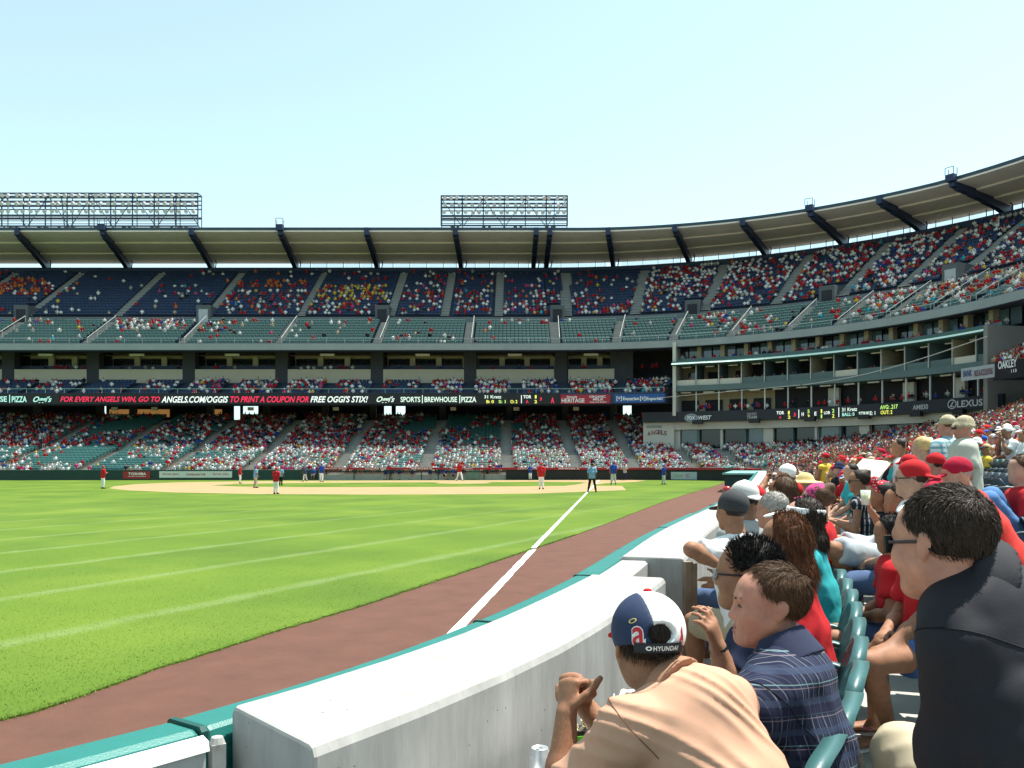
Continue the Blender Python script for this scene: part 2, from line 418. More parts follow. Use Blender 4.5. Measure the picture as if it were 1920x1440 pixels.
# glass wind screens in the gap under the roof
scr = mat('wind_screen_glass', (.75, .86, .9), .05, 0, spec=.3, alpha=.28)
for i, (a, b) in enumerate(zip(rib_s[:-1], rib_s[1:])):
    if i < 4: continue
    k = 5
    for j in range(k):
        p, q = a + (b - a) * (j + .06) / k, a + (b - a) * (j + .96) / k
        p = max(p, a + .8); q = min(q, b - .8)
        mb = MB(); sweep(mb, [(27.0, 33.1), (27.0, 34.0)], p, q, 1.5); mb.build('wind_screen', scr, stand)
        x, y, h = guide(q + .05, 27.0); mb = MB(); mb.box((x, y, 33.55), (.09, .09, 1.0), h); mb.build('screen_post', navy_steel, stand)
# --- floodlight racks on the roof edge
lamp_w = mat('floodlight_glass', (.66, .6, .6), .25, .1, 2., spec=.5)
def rack(px0, px1, py_top, py_bot, label):
    D = 122.6; x0, x1 = (px0 - 960) / FPX * D, (px1 - 960) / FPX * D; zt, zb = z_at(py_top, D), z_at(py_bot, D)
    t = empty('floodlight_rack', ((x0 + x1) / 2, D, zb)); tag(t, label, 'floodlight rack', 'floodlight racks on the canopy roof')
    cx, H, Wd = (x0 + x1) / 2, zt - zb, x1 - x0
    L = lambda x, y, z: (x - cx, y, z)
    zl = [0, .25, .62, .75, .87, 1.0]
    for z, th in zip((0, .07, .16, .32, .60, .73, .86, 1.0), (.2, .09, .09, .28, .14, .14, .14, .2)):
        mb = MB(); mb.bar(L(x0, 0, z * H * .99), L(x1, 0, z * H * .99), th, th)
        if th > .1: mb.bar(L(x0, 1.5, z * H * .99), L(x1, 1.5, z * H * .99), th, th)
        mb.build('rail', blue_steel, t)
    nb = max(4, int(round(Wd / 3.1)))
    for i in range(nb + 1):
        x = x0 + Wd * i / nb; mb = MB()
        mb.bar(L(x, 0, 0), L(x, 0, H), .14, .14); mb.bar(L(x, 1.5, 0), L(x, 1.5, H), .1, .1); mb.bar(L(x, 0, H), L(x, 1.5, H), .1, .1)
        mb.bar(L(x, 0, 0), L(x, 1.5, 0), .1, .1); mb.build('upright', blue_steel, t)
        if i < nb:
            x2 = x + Wd / nb; mb = MB()
            if i % 2: mb.bar(L(x, .8, .02), L(x2, .8, H * .95), .1, .1)
            else: mb.bar(L(x2, .8, .02), L(x, .8, H * .95), .1, .1)
            mb.build('brace', blue_steel, t)
    nl = int(Wd / 1.0)
    lm = MB(); lm.tube((0, -.3, 0), (0, .22, 0), .29, .15, 10); 
    lme = lm.mesh('lamp', [lamp_w])
    for zrow in (.42, .66, .90):
        for i in range(nl):
            if rng.random() < .04: continue
            o = link('lamp', lme, t, L(x0 + Wd * (i + .5) / nl + rng.normal(0, .08), -.25, zrow * H + .1)); o.rotation_euler = (R(28) + rng.normal(0, .1), 0, rng.normal(0, .25))
    for i in range(max(3, int(Wd / 4))):
        x = x0 + Wd * (i + .35) / max(3, int(Wd / 4)); mb = MB(); mb.box(L(x, .5, -.35), (.5, .5, .8)); mb.box(L(x + .8, .5, -.3), (.4, .5, .7)); mb.build('ballast_box', fasc_m, t)
    for x in (x0 + Wd * .1, x0 + Wd * .5, x0 + Wd * .9):
        mb = MB(); mb.bar(L(x, .8, -.9), L(x, .8, .1), .3, .3); mb.bar(L(x, 2.6, -1.0), L(x, 1.4, H), .12, .12); mb.build('leg', navy_steel, t)
    return t
rack(-160, 371, 362, 424, 'wide floodlight rack whose lamp rows run on beyond the picture edge')
rack(827, 1064, 367, 423, 'short floodlight rack standing on the roof above the twin ribs')

# --- club level, suites, ribbon board (left of the press box)
SP_END = s_of(1290, 10); SC = s_of(1246, -1.5)                            # the club level ends here, the press box follows
D_R = -2.2                                       # ribbon board offset (108 m away)
zr0, zr1 = z_at(757.5, CY + RG + D_R), z_at(737, CY + RG + D_R)
mb = MB(); CL_N, CL_O, CL_Z, CL_T, CL_R = 6, -1.4, 10.35, .95, .36
pc = [(-2.0, 9.35), (-2.0, 10.75), (-1.75, 10.75), (-1.75, 10.35)] + steps(CL_N, CL_O, CL_Z, CL_T, CL_R) + [(6.0, 13.1), (7.0, 13.1), (7.0, 9.2), (27, 9.35 + 3), (27, 12.0), (8, 8.75)]
pc = [(-2.0, 9.35), (-2.0, 10.75), (-1.75, 10.75), (-1.75, 10.35)] + steps(CL_N, CL_O, CL_Z, CL_T, CL_R) + [(4.6, 12.6), (6.0, 12.6), (26, 12.6), (26, 12.1), (4, 9.45)]
sweep(mb, pc, S0, SC, 2.2, closed=True, ends=True); mb.build('club_deck', step_m, stand)
mb = MB(); sweep(mb, [(-1.9, 11.3), (-1.85, 11.3)], S0, SC, 2.2); sweep(mb, [(-1.87, 11.26), (-1.87, 11.32)], S0, SC, 2.2)
for s in srange(S0, SC, 2.4): x, y, h = guide(s, -1.87); mb.box((x, y, 11.02), (.04, .04, .6), h)
mb.build('club_rail', mat('green_rail', (.25, .42, .36), .5, .1, 2.), stand)
colpx = (-158, 20, 178, 357, 530, 708, 882, 1052, 1166)
cs = [s_of(p, 6.2) for p in colpx]; hw = .75
lamp_tan = mat('tan_plaster', (.36, .30, .20), .85, .08, .5)
for i, s in enumerate(cs):
    x, y, h = guide(s, 6.3); mb = MB(); mb.box((x, y, 14.6), (1.7 if i < 8 else 3.0, 1.4, 4.9), h); mb.build('column', mat('dark_column', (.055, .06, .07), .85, .15, .5), stand)
for i, (a, b) in enumerate(zip(cs[:-1], cs[1:])):
    a2, b2 = a + .85, b - .85
    mb = MB(); sweep(mb, [(5.6, 12.6), (5.6, 14.55), (5.9, 14.55), (5.9, 12.6)], a2, b2, 2.2, ends=True); mb.build('suite_parapet', cream, stand)
    mb = MB(); sweep(mb, [(9.6, 13.1), (9.6, 18.9)], a2, b2, 2.2); mb.build('suite_back_wall', lamp_tan, stand)
    mb = MB(); sweep(mb, [(6.4, 16.55), (9.5, 16.75), (9.5, 16.35), (8.9, 16.35)], a2, b2, 2.2); mb.build('suite_ceiling', cream, stand)
    k = 3
    for j in range(k):
        p, q = a2 + (b2 - a2) * (j + .06) / k, a2 + (b2 - a2) * (j + .92) / k
        mb = MB(); sweep(mb, [(9.3, 14.0), (9.3, 16.4)], p, q, 3); wn = mb.build('window', glass_dk, stand)
        x, y, h = guide((p + q) / 2, 9.22); mb = MB(); mb.box((x, y, 15.2), (.07, .06, 2.4), h); mb.build('mullion', navy_steel, wn)
        x, y, h = guide(q + (b2 - a2) * .07 / k, 9.1); mb = MB(); mb.box((x, y, 15.0), (.75, .5, 3.3), h); mb.build('pilaster', cream, stand)
        if rng.random() < .5:
            x, y, h = guide((p + q) / 2 + rng.uniform(-1, 1), 9.15); mb = MB(); mb.box((x, y, 15.0), (1.1, .05, .6), h); mb.build('lit_screen', mat('window_reflection', (.5, .55, .58), .3, .2, 2.), wn)  # pale panel painted as a reflection on the window glass
    mb = MB(); sweep(mb, [(6.9, 14.65), (6.9, 15.15), (7.5, 15.15), (7.5, 14.65)], a2, b2, 2.2, ends=True); mb.build('suite_seat_row', navy_steel, stand)
    x, y, h = guide((a + b) / 2, 4.5); mb = MB(); mb.box((x, y, 16.35), (1.9, .4, .3), h); mb.build('soffit_light', mat('lamp_white', (.75, .75, .68), .5, 0), stand)
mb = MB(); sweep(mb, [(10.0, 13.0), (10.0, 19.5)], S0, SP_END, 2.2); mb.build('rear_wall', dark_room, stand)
# ribbon board
board = empty('ribbon_board', (0, 0, 0)); tag(board, 'long black electronic ribbon board with red and white messages', 'sign')
sb1 = s_of(1050, D_R)
for a, b in zip(*(lambda q: (q[:-1], q[1:]))(srange(s_of(-60, D_R), sb1, 6.2))):
    mb = MB(); sweep(mb, [(D_R, zr0), (D_R, zr1), (D_R + .15, zr1), (D_R + .15, zr0)], a + .01, b - .01, 7, closed=True, ends=True); mb.build('panel', black_m, board)
led = {k: mat('led_' + k, tuple(x * .3 for x in c), .6, 0, emit=c, es=e) for k, c, e in (('white', (.85, .95, .88), .55), ('red', (.95, .03, .10), .5), ('mint', (.45, .9, .75), .5), ('green', (.55, .95, .2), .5), ('yellow', (.95, .95, .15), .55), ('pale', (.75, .95, .8), .5))}
def rtext(body, px0, px1, py0, py1, k, o=D_R - .03, shear=0., bold=.02, parent=None, spacing=1.):
    s = s_of((px0 + px1) / 2, o); x, y, h = guide(s, o)
    wd = (px1 - px0) / FPX * y / max(.3, math.cos(h) + math.sin(-h) * x / y); zt, zb = z_at(py0, y), z_at(py1, y)
    return put_text('lettering', body, (x, y, (zt + zb) / 2), (math.cos(h), math.sin(h), 0), (0, 0, 1), wd, zt - zb, led[k] if isinstance(k, str) else k, parent or board, shear, bold, spacing)
for a in [('SE', 0, 13, 743, 753.5, 'mint'), ('|', 17.2, 18.8, 740, 755, 'mint'), ('PIZZA', 22, 50, 743, 754, 'mint'), ('FOR EVERY ANGELS WIN, GO TO', 113, 300, 743.5, 755, 'red', D_R - .03, .3),
          ('ANGELS.COM/OGGIS', 302.5, 428, 743, 755, 'white', D_R - .03, .3), ('TO PRINT A COUPON FOR', 432, 578.5, 743, 754.5, 'red', D_R - .03, .3), ("FREE OGGI'S STIX!", 582, 690, 742.5, 754.5, 'white', D_R - .03, .3),
          ('SPORTS', 751, 788, 744, 754, 'pale'), ('|', 791.2, 792.8, 741, 756, 'pale'), ('BREWHOUSE', 796, 857, 744, 754, 'pale'), ('|', 861.2, 862.8, 741, 756, 'pale'), ('PIZZA', 865, 893, 744, 754, 'pale'),
          ('31 Kratz', 908, 940, 741, 747, 'pale'), ('B: 0', 912, 926, 750, 756, 'yellow'), ('S: 1', 935, 948, 750, 756, 'green'), ('O: 2', 957, 970, 750, 756, 'yellow'), ('|', 977, 978.4, 741, 756, 'white'),
          ('TOR', 981, 996, 741, 747, 'white'), ('1', 1003, 1006, 741, 747, 'yellow'), ('A', 986, 991, 750, 756, 'red'), ('2', 1002, 1007, 750, 756, 'yellow'), ('3', 1012, 1016, 745, 751, 'red'), ('A', 1033, 1039, 745, 756, 'red')]: rtext(*a)
for x0, x1 in ((62, 97), (706, 740)):
    rtext("Oggi's", x0, x1, 743, 757, 'mint' if x0 < 100 else 'pale', shear=.45)
def banner(px0, px1, py0, py1, m, o, label, texts):
    s0, s1 = s_of(px0, o), s_of(px1, o); y = guide((s0 + s1) / 2, o)[1]; z0, z1 = z_at(py1, y), z_at(py0, y)
    mb = MB(); sweep(mb, [(o, z0), (o, z1), (o + .12, z1), (o + .12, z0)], s0, s1, 1.2, closed=True, ends=True); b = mb.build('banner', m); tag(b, label, 'banner', 'banners hung along the club deck')
    for t in texts: rtext(*t[:6], o - .05, *t[6:], parent=b)
    return b
wl = mat('white_lettering', (.8, .8, .78), .6, 0)
banner(1051, 1144, 740, 757, mat('crimson_banner', (.36, .025, .04), .7, .1, 1.), D_R, 'crimson advertising banner with white lettering on the club deck front', [('Nevada', 1063, 1082, 742, 746, wl), ('HERITAGE', 1053, 1096, 747, 755, wl), ('ORGANIC', 1105, 1136, 741.5, 746, wl), ('MILK', 1112, 1132, 746.5, 751, wl), ('Naturally Better', 1106, 1138, 752.5, 755.5, wl)])
banner(1152, 1246, 739, 755, mat('blue_banner', (.02, .085, .28), .7, .1, 1.), D_R, 'blue advertising banner with white lettering and square emblems', [('Experian', 1168, 1198, 744, 752, wl, 0), ('Experian', 1212, 1242, 744, 752, wl, 0), ('[+]', 1156, 1166, 743, 752, wl, 0), ('[+]', 1200, 1210, 743, 752, wl, 0)])

# --- dark concourse behind the lower seats: ceiling beams, back wall with daylight openings
cz0, cz1 = 8.6, 11.2
opens = [(190, 199), (438, 450), (455, 484), (720, 734), (742, 760), (1168, 1184)]
edges = [s_of(-200, 24)] + [s_of(p, 24) for q in opens for p in q] + [s_of(1280, 24)]
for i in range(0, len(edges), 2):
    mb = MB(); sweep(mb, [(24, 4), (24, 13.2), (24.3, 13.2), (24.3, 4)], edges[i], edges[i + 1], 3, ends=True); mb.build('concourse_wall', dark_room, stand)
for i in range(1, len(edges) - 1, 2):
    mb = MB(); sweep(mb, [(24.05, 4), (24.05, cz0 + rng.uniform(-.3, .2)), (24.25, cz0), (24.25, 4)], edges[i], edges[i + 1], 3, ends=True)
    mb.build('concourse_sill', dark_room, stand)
for p in (70, 188, 250, 395, 500, 610, 700, 830, 955, 1060, 1150):
    x, y, h = guide(s_of(p, 19), 19); mb = MB(); mb.box((x, y, 8.2), (.9, .9, 5), h); mb.build('concourse_column', mat('concourse_grey', (.12, .12, .11), .9, .1, .5), stand)
for p in (215, 290, 470, 630, 850, 968, 1080):
    x, y, h = guide(s_of(p, 4), 4); mb = MB(); mb.box((x, y, 9.1), (.75, .3, .45), h); mb.build('section_sign', cream, stand)
tan_lit = mat('lit_concession', (.45, .25, .07), .8, .3, 1., emit=(1, .5, .15), es=.12)
for p0, p1 in ((205, 318), (400, 416), (585, 690)):
    mb = MB(); sweep(mb, [(23.8, 9.0), (23.8, 10.2)], s_of(p0, 23.8), s_of(p1, 23.8), 4); mb.build('concession_front', tan_lit if p0 < 450 else dark_room, stand)
# --- press box levels on the curve behind home plate
SP0, SP1 = s_of(1262, 0), s_of(1872, 0)
SB0 = s_of(1204, -.1)
beige = mat('press_beige', (.42, .34, .22), .8, .08, .6)
cream2 = mat('press_cream', (.55, .52, .45), .8, .06, .5)
slab_m = mat('press_slab_green', (.10, .15, .15), .7, .1, 1.)
awn_m = mat('awning_green', (.05, .13, .11), .6, .1, 1.)
awn_edge = mat('awning_edge_pale', (.7, .85, .75), .5, .05, 1.)
for z0, z1, o0, m, nm in ((10.85, 11.55, -.1, slab_m, 'floor_slab'), (14.05, 14.5, -.9, awn_m, 'awning')):
    mb = MB(); sweep(mb, [(o0, z0), (o0, z1), (8, z1), (8, z0)], SP0, SP1, 1.5, closed=True, ends=True); mb.build(nm, m, stand)
mb = MB(); sweep(mb, [(-1.12, 14.12), (-.88, 14.36)], SP0, SP1, 1.5); mb.build('awning_edge', awn_edge, stand)
mb = MB(); sweep(mb, [(.3, 8.2), (8, 8.2), (8, 7.0), (.3, 7.0)], SB0, SP1, 1.5, closed=True, ends=True); mb.build('floor_slab', slab_m, stand)
mb = MB(); sweep(mb, [(7.9, 8), (7.9, 18.6)], SP0, SP1, 1.5); mb.build('back_wall', dark_room, stand)
x, y, h = guide(SP0 + .2, 3.4); mb = MB(); mb.box((x, y, 12.4), (.4, 7.4, 9.2), h); mb.build('end_wall', cream2, stand)
x, y, h = guide(SP1 - .2, 3.0); mb = MB(); mb.box((x, y, 10.4), (.5, 8.4, 8.4), h); mb.build('end_wall', mat('stair_wall_grey', (.21, .20, .18), .85, .08, .5), stand)
nbay = 14
post_m = mat('press_post', (.45, .45, .42), .5, .05, 1.)
for i in range(nbay):
    a, b = SP0 + (SP1 - SP0) * i / nbay, SP0 + (SP1 - SP0) * (i + 1) / nbay
    # level B: open boxes with beige walls
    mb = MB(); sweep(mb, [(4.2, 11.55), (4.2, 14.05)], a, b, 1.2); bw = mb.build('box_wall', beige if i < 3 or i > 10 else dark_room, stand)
    mb = MB(); sweep(mb, [(4.05, 11.6), (4.05, 13.5)], a + .5 + .8 * rng.random(), b - .3, 1.2); mb.build('doorway', dark_room if i % 3 else glass_dk, bw)
    x, y, h = guide(a, 2.2); mb = MB(); mb.box((x, y, 12.8), (.16, 3.9, 2.5), h); mb.build('partition', beige if i % 3 == 0 else slab_m, stand)
    x, y, h = guide(a + .05, 0.1); mb = MB(); mb.box((x, y, 12.8), (.1, .1, 2.5), h); mb.build('post', post_m, stand)
    mb = MB(); sweep(mb, [(.25, 11.55), (.25, 12.25), (1.0, 12.25), (1.0, 11.55)], a + .1, b - .1, 1.2, ends=True); mb.build('desk', cream2 if i % 5 == 2 or i < 2 else slab_m, stand)
    x, y, h = guide((a + b) / 2, 1.5); mb = MB(); mb.box((x, y, 13.93), (1.1, .3, .12), h); mb.build('strip_light', mat('lamp_white', (.75, .75, .68)), stand)
    # level A: darker rooms with shelves and posts
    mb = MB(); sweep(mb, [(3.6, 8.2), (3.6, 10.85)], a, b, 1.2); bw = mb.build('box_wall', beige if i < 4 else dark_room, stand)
    if i < 5: mb = MB(); sweep(mb, [(3.4, 8.3), (3.4, 9.9)], a + .4, b - .4, 1.2); mb.build('opening', dark_room, bw)
    x, y, h = guide(a, .4); mb = MB(); mb.box((x, y, 9.5), (.14, .14, 2.6), h); mb.build('post', post_m if i % 2 else cream2, stand)
    if i in (6, 9, 11): x, y, h = guide(a + 1.5, 2.8); mb = MB(); mb.box((x, y, 9.4), (1.3, .5, 2.3), h); mb.build('pier', cream2, stand)
    x, y, h = guide((a + b) / 2, 1.0); mb = MB(); mb.box((x, y, 10.72), (1.3, .35, .14), h); mb.build('strip_light', mat('lamp_white', (.75, .75, .68)), stand)
    # level C: glazed suites over a parapet
    mb = MB(); sweep(mb, [(.4, 14.5), (.4, 14.95), (.7, 14.95), (.7, 14.5)], a, b, 1.2); mb.build('suite_ledge', slab_m, stand)
    for j in range(2):
        p, q = a + (b - a) * (j / 2 + .03), a + (b - a) * (j / 2 + .47)
        mb = MB(); sweep(mb, [(2.6, 14.9), (2.6, 16.5)], p, q, 1.2); mb.build('window', mat('suite_glass', (.09, .14, .17), .06, 0, spec=.7) if (i + j) % 3 else glass_dk, stand)
    x, y, h = guide(a, 2.3); mb = MB(); mb.box((x, y, 15.6), (.5, .9, 2.2), h); mb.build('pier', beige, stand)
    # ground level: dark window bays under the cream band
    mb = MB(); sweep(mb, [(2.0, 3.5), (2.0, 6.2)], a, b, 1.2); mb.build('window', glass_dk if i % 3 else mat('suite_glass', (.09, .14, .17)), stand)
    x, y, h = guide(a, 1.7); mb = MB(); mb.box((x, y, 4.9), (.3 if i % 4 else 1.2, .5, 2.7), h); mb.build('pier', slab_m if i % 2 else cream2, stand)
mb = MB(); sweep(mb, [(1.0, 6.1), (1.0, 7.1), (2.4, 7.1), (2.4, 6.1)], SB0, SP1, 1.5, closed=True, ends=True); mb.build('cream_band', cream2, stand)
SA1 = s_of(1264, .9)
mb = MB(); sweep(mb, [(.9, 3.6), (.9, 7.05)], SB0, SA1, 1.5); sweep(mb, [(.9, 7.05), (1.5, 7.05)], SB0, SA1, 1.5); ap = mb.build('cream_panel', cream2, stand)
dkred = mat('dark_red_letters', (.12, .015, .03), .6, 0)
for ch, xx, yy in zip('ANGELS', (1217, 1224.5, 1231, 1237, 1242.5, 1247.5), (813.5, 811.8, 810.8, 810.8, 811.5, 812.8)):
    rtext(ch, xx - 2.7, xx + 2.7, yy - 4.5, yy + 3.5, dkred, .85, parent=ap, bold=.01)
mb = MB(); sweep(mb, [(.85, z_at(802, 108)), (.85, z_at(797, 108))], s_of(1212, .85), s_of(1241, .85), 2); mb.build('vent', fasc_m, ap)
# the curved message board of the press box
pb = empty('message_board', (0, 0, 0)); tag(pb, 'curved black message board with score line and sponsor logos under the press box', 'sign')
for a, b in zip(*(lambda q: (q[:-1], q[1:]))(srange(SB0, SP1 + .6, 4.6))):
    mb = MB(); sweep(mb, [(-.1, 7.1), (-.1, 8.3), (.25, 8.3), (.25, 7.1)], a + .01, b - .01, 1.2, closed=True, ends=True); mb.build('panel', mat('navy_black_board', (.010, .012, .02), .5, .1, 1.), pb)
for p in (1308, 1414, 1518, 1620, 1717, 1797):
    x, y, h = guide(s_of(p, -.2), -.1); mb = MB(); mb.box((x, y, 6.95), (1.25, .5, .5), h); mb.build('speaker', black_m, pb)
gry = mat('grey_logo', (.42, .42, .42), .6, 0); oB = -.16
for a in [('WEST', 1309.5, 1334, 779, 787, wl, oB, .3), ('THE FIRST', 1400, 1419, 774, 778, gry, oB), ('TEAM', 1400, 1419, 779, 786, gry, oB), ('TOR', 1456, 1470, 771, 777, 'white', oB), ('1', 1477.5, 1480.5, 770.5, 777, 'yellow', oB), ('3', 1488, 1492, 774, 781, 'red', oB),
          ('|', 1497, 1498.4, 768, 784, 'white', oB), ('H', 1503, 1507, 773, 780, 'white', oB), ('5', 1514, 1518, 768, 775, 'green', oB), ('E', 1527, 1531, 772, 779, 'white', oB), ('1', 1539, 1541.5, 767.5, 774.5, 'yellow', oB), ('LOB', 1545, 1556, 771, 776.5, 'white', oB), ('2', 1560, 1564.5, 766.5, 773.5, 'green', oB),
          ('A', 1461, 1465, 780, 785, 'red', oB), ('2', 1477, 1482, 779, 785, 'yellow', oB), ('3', 1514, 1518, 777.5, 784, 'yellow', oB), ('1', 1539, 1541.5, 777, 784, 'green', oB), ('2', 1560, 1564.5, 776, 783, 'yellow', oB), ('|', 1572, 1573.4, 764, 782, 'white', oB),
          ('31 Kratz', 1578.5, 1607, 764, 771, 'pale', oB), ('BALL: 0', 1579, 1602, 773.5, 780, 'mint', oB), ('STRIKE: 1', 1610, 1641, 771.5, 778.5, 'pale', oB), ('AVG: .217', 1650, 1683, 759, 767, 'green', oB), ('OUT: 2', 1651, 1673, 769.5, 776.5, 'yellow', oB),
          ('AM830', 1711, 1740, 758.5, 768, gry, oB), ('LEXUS', 1794, 1842, 749.5, 762.5, gry, oB)]: rtext(*a, parent=pb)
def oval(px, py, rx, ry, m, o, inner=None, text=None):
    s = s_of(px, o); x, y, h = guide(s, o); z = z_at(py, y); k = y / FPX; kk = k / max(.3, math.cos(h) - math.sin(h) * x / y)
    t = np.array([math.cos(h), math.sin(h), 0]); n = 24; mb = MB()
    ring = lambda q: [np.array([x, y, z]) + t * rx * kk * q * math.cos(2 * math.pi * i / n) + np.array([0, 0, ry * k * q * math.sin(2 * math.pi * i / n)]) for i in range(n)]
    if inner: mb.add(ring(1) + ring(inner), [(i, (i + 1) % n, n + (i + 1) % n, n + i) for i in range(n)])
    else: mb.add(ring(1), [tuple(range(n))])
    return mb.build('emblem', m, pb)
oval(1296, 783.5, 12.5, 7.5, mat('logo_blue_grey', (.16, .2, .24), .6, 0), oB + .01); oval(1296, 783.5, 12.5, 7.5, gry, oB, .88); rtext('FOX', 1289, 1303, 780, 787, wl, oB - .02, parent=pb)
oval(1785, 758, 8.5, 9.0, gry, oB, .8); rtext('L', 1780.5, 1789, 753.5, 763, gry, oB - .01, .45, parent=pb)
# --- club deck again on the third base side, with its ribbon board
SQ0 = s_of(1866, -2)
mb = MB(); sweep(mb, pc, SQ0, S1 + 30, 2.0, closed=True, ends=True); mb.build('club_deck', step_m, stand)
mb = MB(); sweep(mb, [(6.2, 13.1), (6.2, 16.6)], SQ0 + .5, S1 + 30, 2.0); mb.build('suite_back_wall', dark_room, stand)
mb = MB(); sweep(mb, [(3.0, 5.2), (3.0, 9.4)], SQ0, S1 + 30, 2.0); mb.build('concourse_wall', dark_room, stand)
rb = empty('ribbon_board', (0, 0, 0)); tag(rb, 'black ribbon board end with white round emblem beside the stair wall', 'sign')
mb = MB(); sweep(mb, [(D_R, 9.3), (D_R, 10.85), (D_R + .15, 10.85), (D_R + .15, 9.3)], SQ0, S1 + 30, 2.0, closed=True, ends=True); mb.build('panel', black_m, rb)
rtext('OAKLEY', 1871, 1906, 675, 690, wl, D_R - .05, parent=rb); rtext('113', 1896, 1906, 692, 698, wl, D_R - .05, parent=rb)
sgm = mat('grey_banner', (.34, .36, .38), .7, .08, 1.)
sg = banner(1802, 1863, 687, 711, sgm, -2.9, 'pale grey advertising banner with small dark lettering by the stair wall', [])
for a in [('BANK', 1806, 1822, 694, 706, mat('navy_logo', (.03, .05, .16), .7, 0), -2.95), ('SALES & ACCOUNTING', 1826, 1861, 692, 704, dkred, -2.95)]: rtext(*a, parent=sg)
# a slack cable running up to the club deck
cb = MB(); a_, b_ = np.array(P(1505, 722, 84)), np.array(P(1850, 631, 60)); pv = None
for i in range(13):
    t = i / 12; q = a_ * (1 - t) + b_ * t; q[2] -= .5 * math.sin(math.pi * t)
    if pv is not None: cb.tube(pv, q, .035, n=5)
    pv = q
tag(cb.build('cable', steel), 'thin slack cable stretched in front of the press box', 'cable')
cb = MB(); cb.tube(P(1180, 751, 100), P(1500, 722, 84), .025, n=5); tag(cb.build('cable', steel), 'thin level cable crossing before the blue banner', 'cable')
# aisles of the upper deck (stairs with rails) and vomitories
aisle_up = [s_of(p, 14) for p in (-60, 75, 240, 405, 575, 738, 837, 936, 1062, 1195, 1330, 1470, 1600, 1720, 1830)]
aisle_lo = [s_of(p, 5) for p in (-110, 12, 187, 362, 537, 715, 880, 1040, 1160, 1272, 1385, 1500, 1600, 1700, 1800, 1890)]
railm = mat('pale_handrail', (.33, .35, .33), .5, .05, 2.)
for s in aisle_up:
    mb = MB(); pr = steps(UP_N * 2, UP_O + .02, UP_Z + .12, UP_T / 2, UP_R / 2); sweep(mb, [(o, z + .05) for o, z in pr], s - .6, s + .6, .7); mb.build('aisle_stair', stair_m, stand)
for s in aisle_lo:
    mb = MB(); pr = steps(LOW_N * 2, LOW_O + .02, LOW_Z + .12, LOW_T / 2, LOW_R / 2); sweep(mb, [(o, z + .05) for o, z in pr], s - .6, s + .6, .7); a = mb.build('aisle_stair', stair_m, stand)
    q0, q1 = guide(s + .5, .6), guide(s + .5, 8.6); mb = MB(); mb.bar((q0[0], q0[1], 18.1), (q1[0], q1[1], 22.3), .06, .06)
    for t in (0, .33, .66, 1): mb.bar((q0[0] + (q1[0] - q0[0]) * t, q0[1] + (q1[1] - q0[1]) * t, 17.0 + 4.2 * t), (q0[0] + (q1[0] - q0[0]) * t, q0[1] + (q1[1] - q0[1]) * t, 18.1 + 4.2 * t), .06, .06)
    mb.build('handrail', railm, a)
vom = [s_of(p, 11) for p in (45, 385, 718, 1045, 1300, 1555, 1790)]
for s in vom:
    x, y, h = guide(s, 12.0); mb = MB(); mb.box((x, y, 23.0), (2.0, 3.6, 2.2), h); v = mb.build('vomitory', mat('vomitory_grey', (.10, .11, .115), .85, .1, .8), stand)
    x, y, h = guide(s, 10.17); mb = MB(); mb.box((x, y, 22.5), (1.3, .06, 2.0), h); mb.build('doorway', mat('bright_doorway', (.4, .42, .42), .8, .1, 1.) if rng.random() < .25 else dark_room, v)
# ================================================================ lower bowl: one continuous row system round the field
WK = [(-8, -6), (-3.6, -1.4), (-1.95, .45), (-1.22, 1.38), (-.86, 1.84), (-.58, 2.14), (-.516, 2.22), (-.42, 2.36), (-.19, 2.72), (.165, 3.34), (.505, 4.14), (.99, 5.43), (1.32, 6.5), (1.78, 8.1), (2.32, 9.75), (3.45, 12.9), (6.15, 20.7), (17.9, 60), (20.9, 70), (23.4, 79), (24.6, 86), (23.6, 92), (19.5, 95.6), (12, 96.6), (0, 96.4), (-15, 96), (-51, 95), (-85, 94), (-110, 93)]
def dense(pts, it=3): return np.array(smooth_line(pts, it))
W0 = dense(WK)
def resample(p, ds):
    L = np.concatenate([[0], np.cumsum(np.linalg.norm(np.diff(p, axis=0), axis=1))]); n = max(2, int(L[-1] / ds)); t = np.linspace(0, L[-1], n)
    return np.stack([np.interp(t, L, p[:, 0]), np.interp(t, L, p[:, 1])], 1)
W1 = resample(W0, .5)
def normals(p):
    t = np.gradient(p, axis=0); t /= np.linalg.norm(t, axis=1)[:, None]; return np.stack([t[:, 1], -t[:, 0]], 1), t
WN, WT = normals(W1)
for _ in range(6): WN[1:-1] = (WN[:-2] + WN[1:-1] * 2 + WN[2:]) / 4
WN /= np.linalg.norm(WN, axis=1)[:, None]
NROW = 31
def row_z(k): return .65 + .2 * min(k, 14) + .28 * max(0, k - 14)
def row_off(k): return 0.0 if k <= 0 else 1.13 + .85 * (k - 1)
def offset_curve(off): return W1 + WN * off
sel = W1[:, 1] > -6
bowl_m = mat('bowl_concrete', (.34, .33, .30), .85, .18, 1.3, .2, 60)
V, Q = [], []
idx = np.arange(0, len(W1), 3)
for k in range(NROW):
    a, b = offset_curve(row_off(k))[idx], offset_curve(row_off(k + 1))[idx]; z = row_z(k); n = len(idx); base = len(V)
    zp = row_z(k - 1) if k else -.1
    V += [(*p, zp) for p in a] + [(*p, z) for p in a] + [(*p, z) for p in b]
    for j in range(2):
        for i in range(n - 1): Q.append((base + j * n + i, base + (j + 1) * n + i, base + (j + 1) * n + i + 1, base + j * n + i + 1))
o = link('seating_deck', quad_mesh('seating_deck', V, Q, [bowl_m])); o['kind'] = 'structure'; o['label'] = 'stepped concrete seating deck of the lower stand'
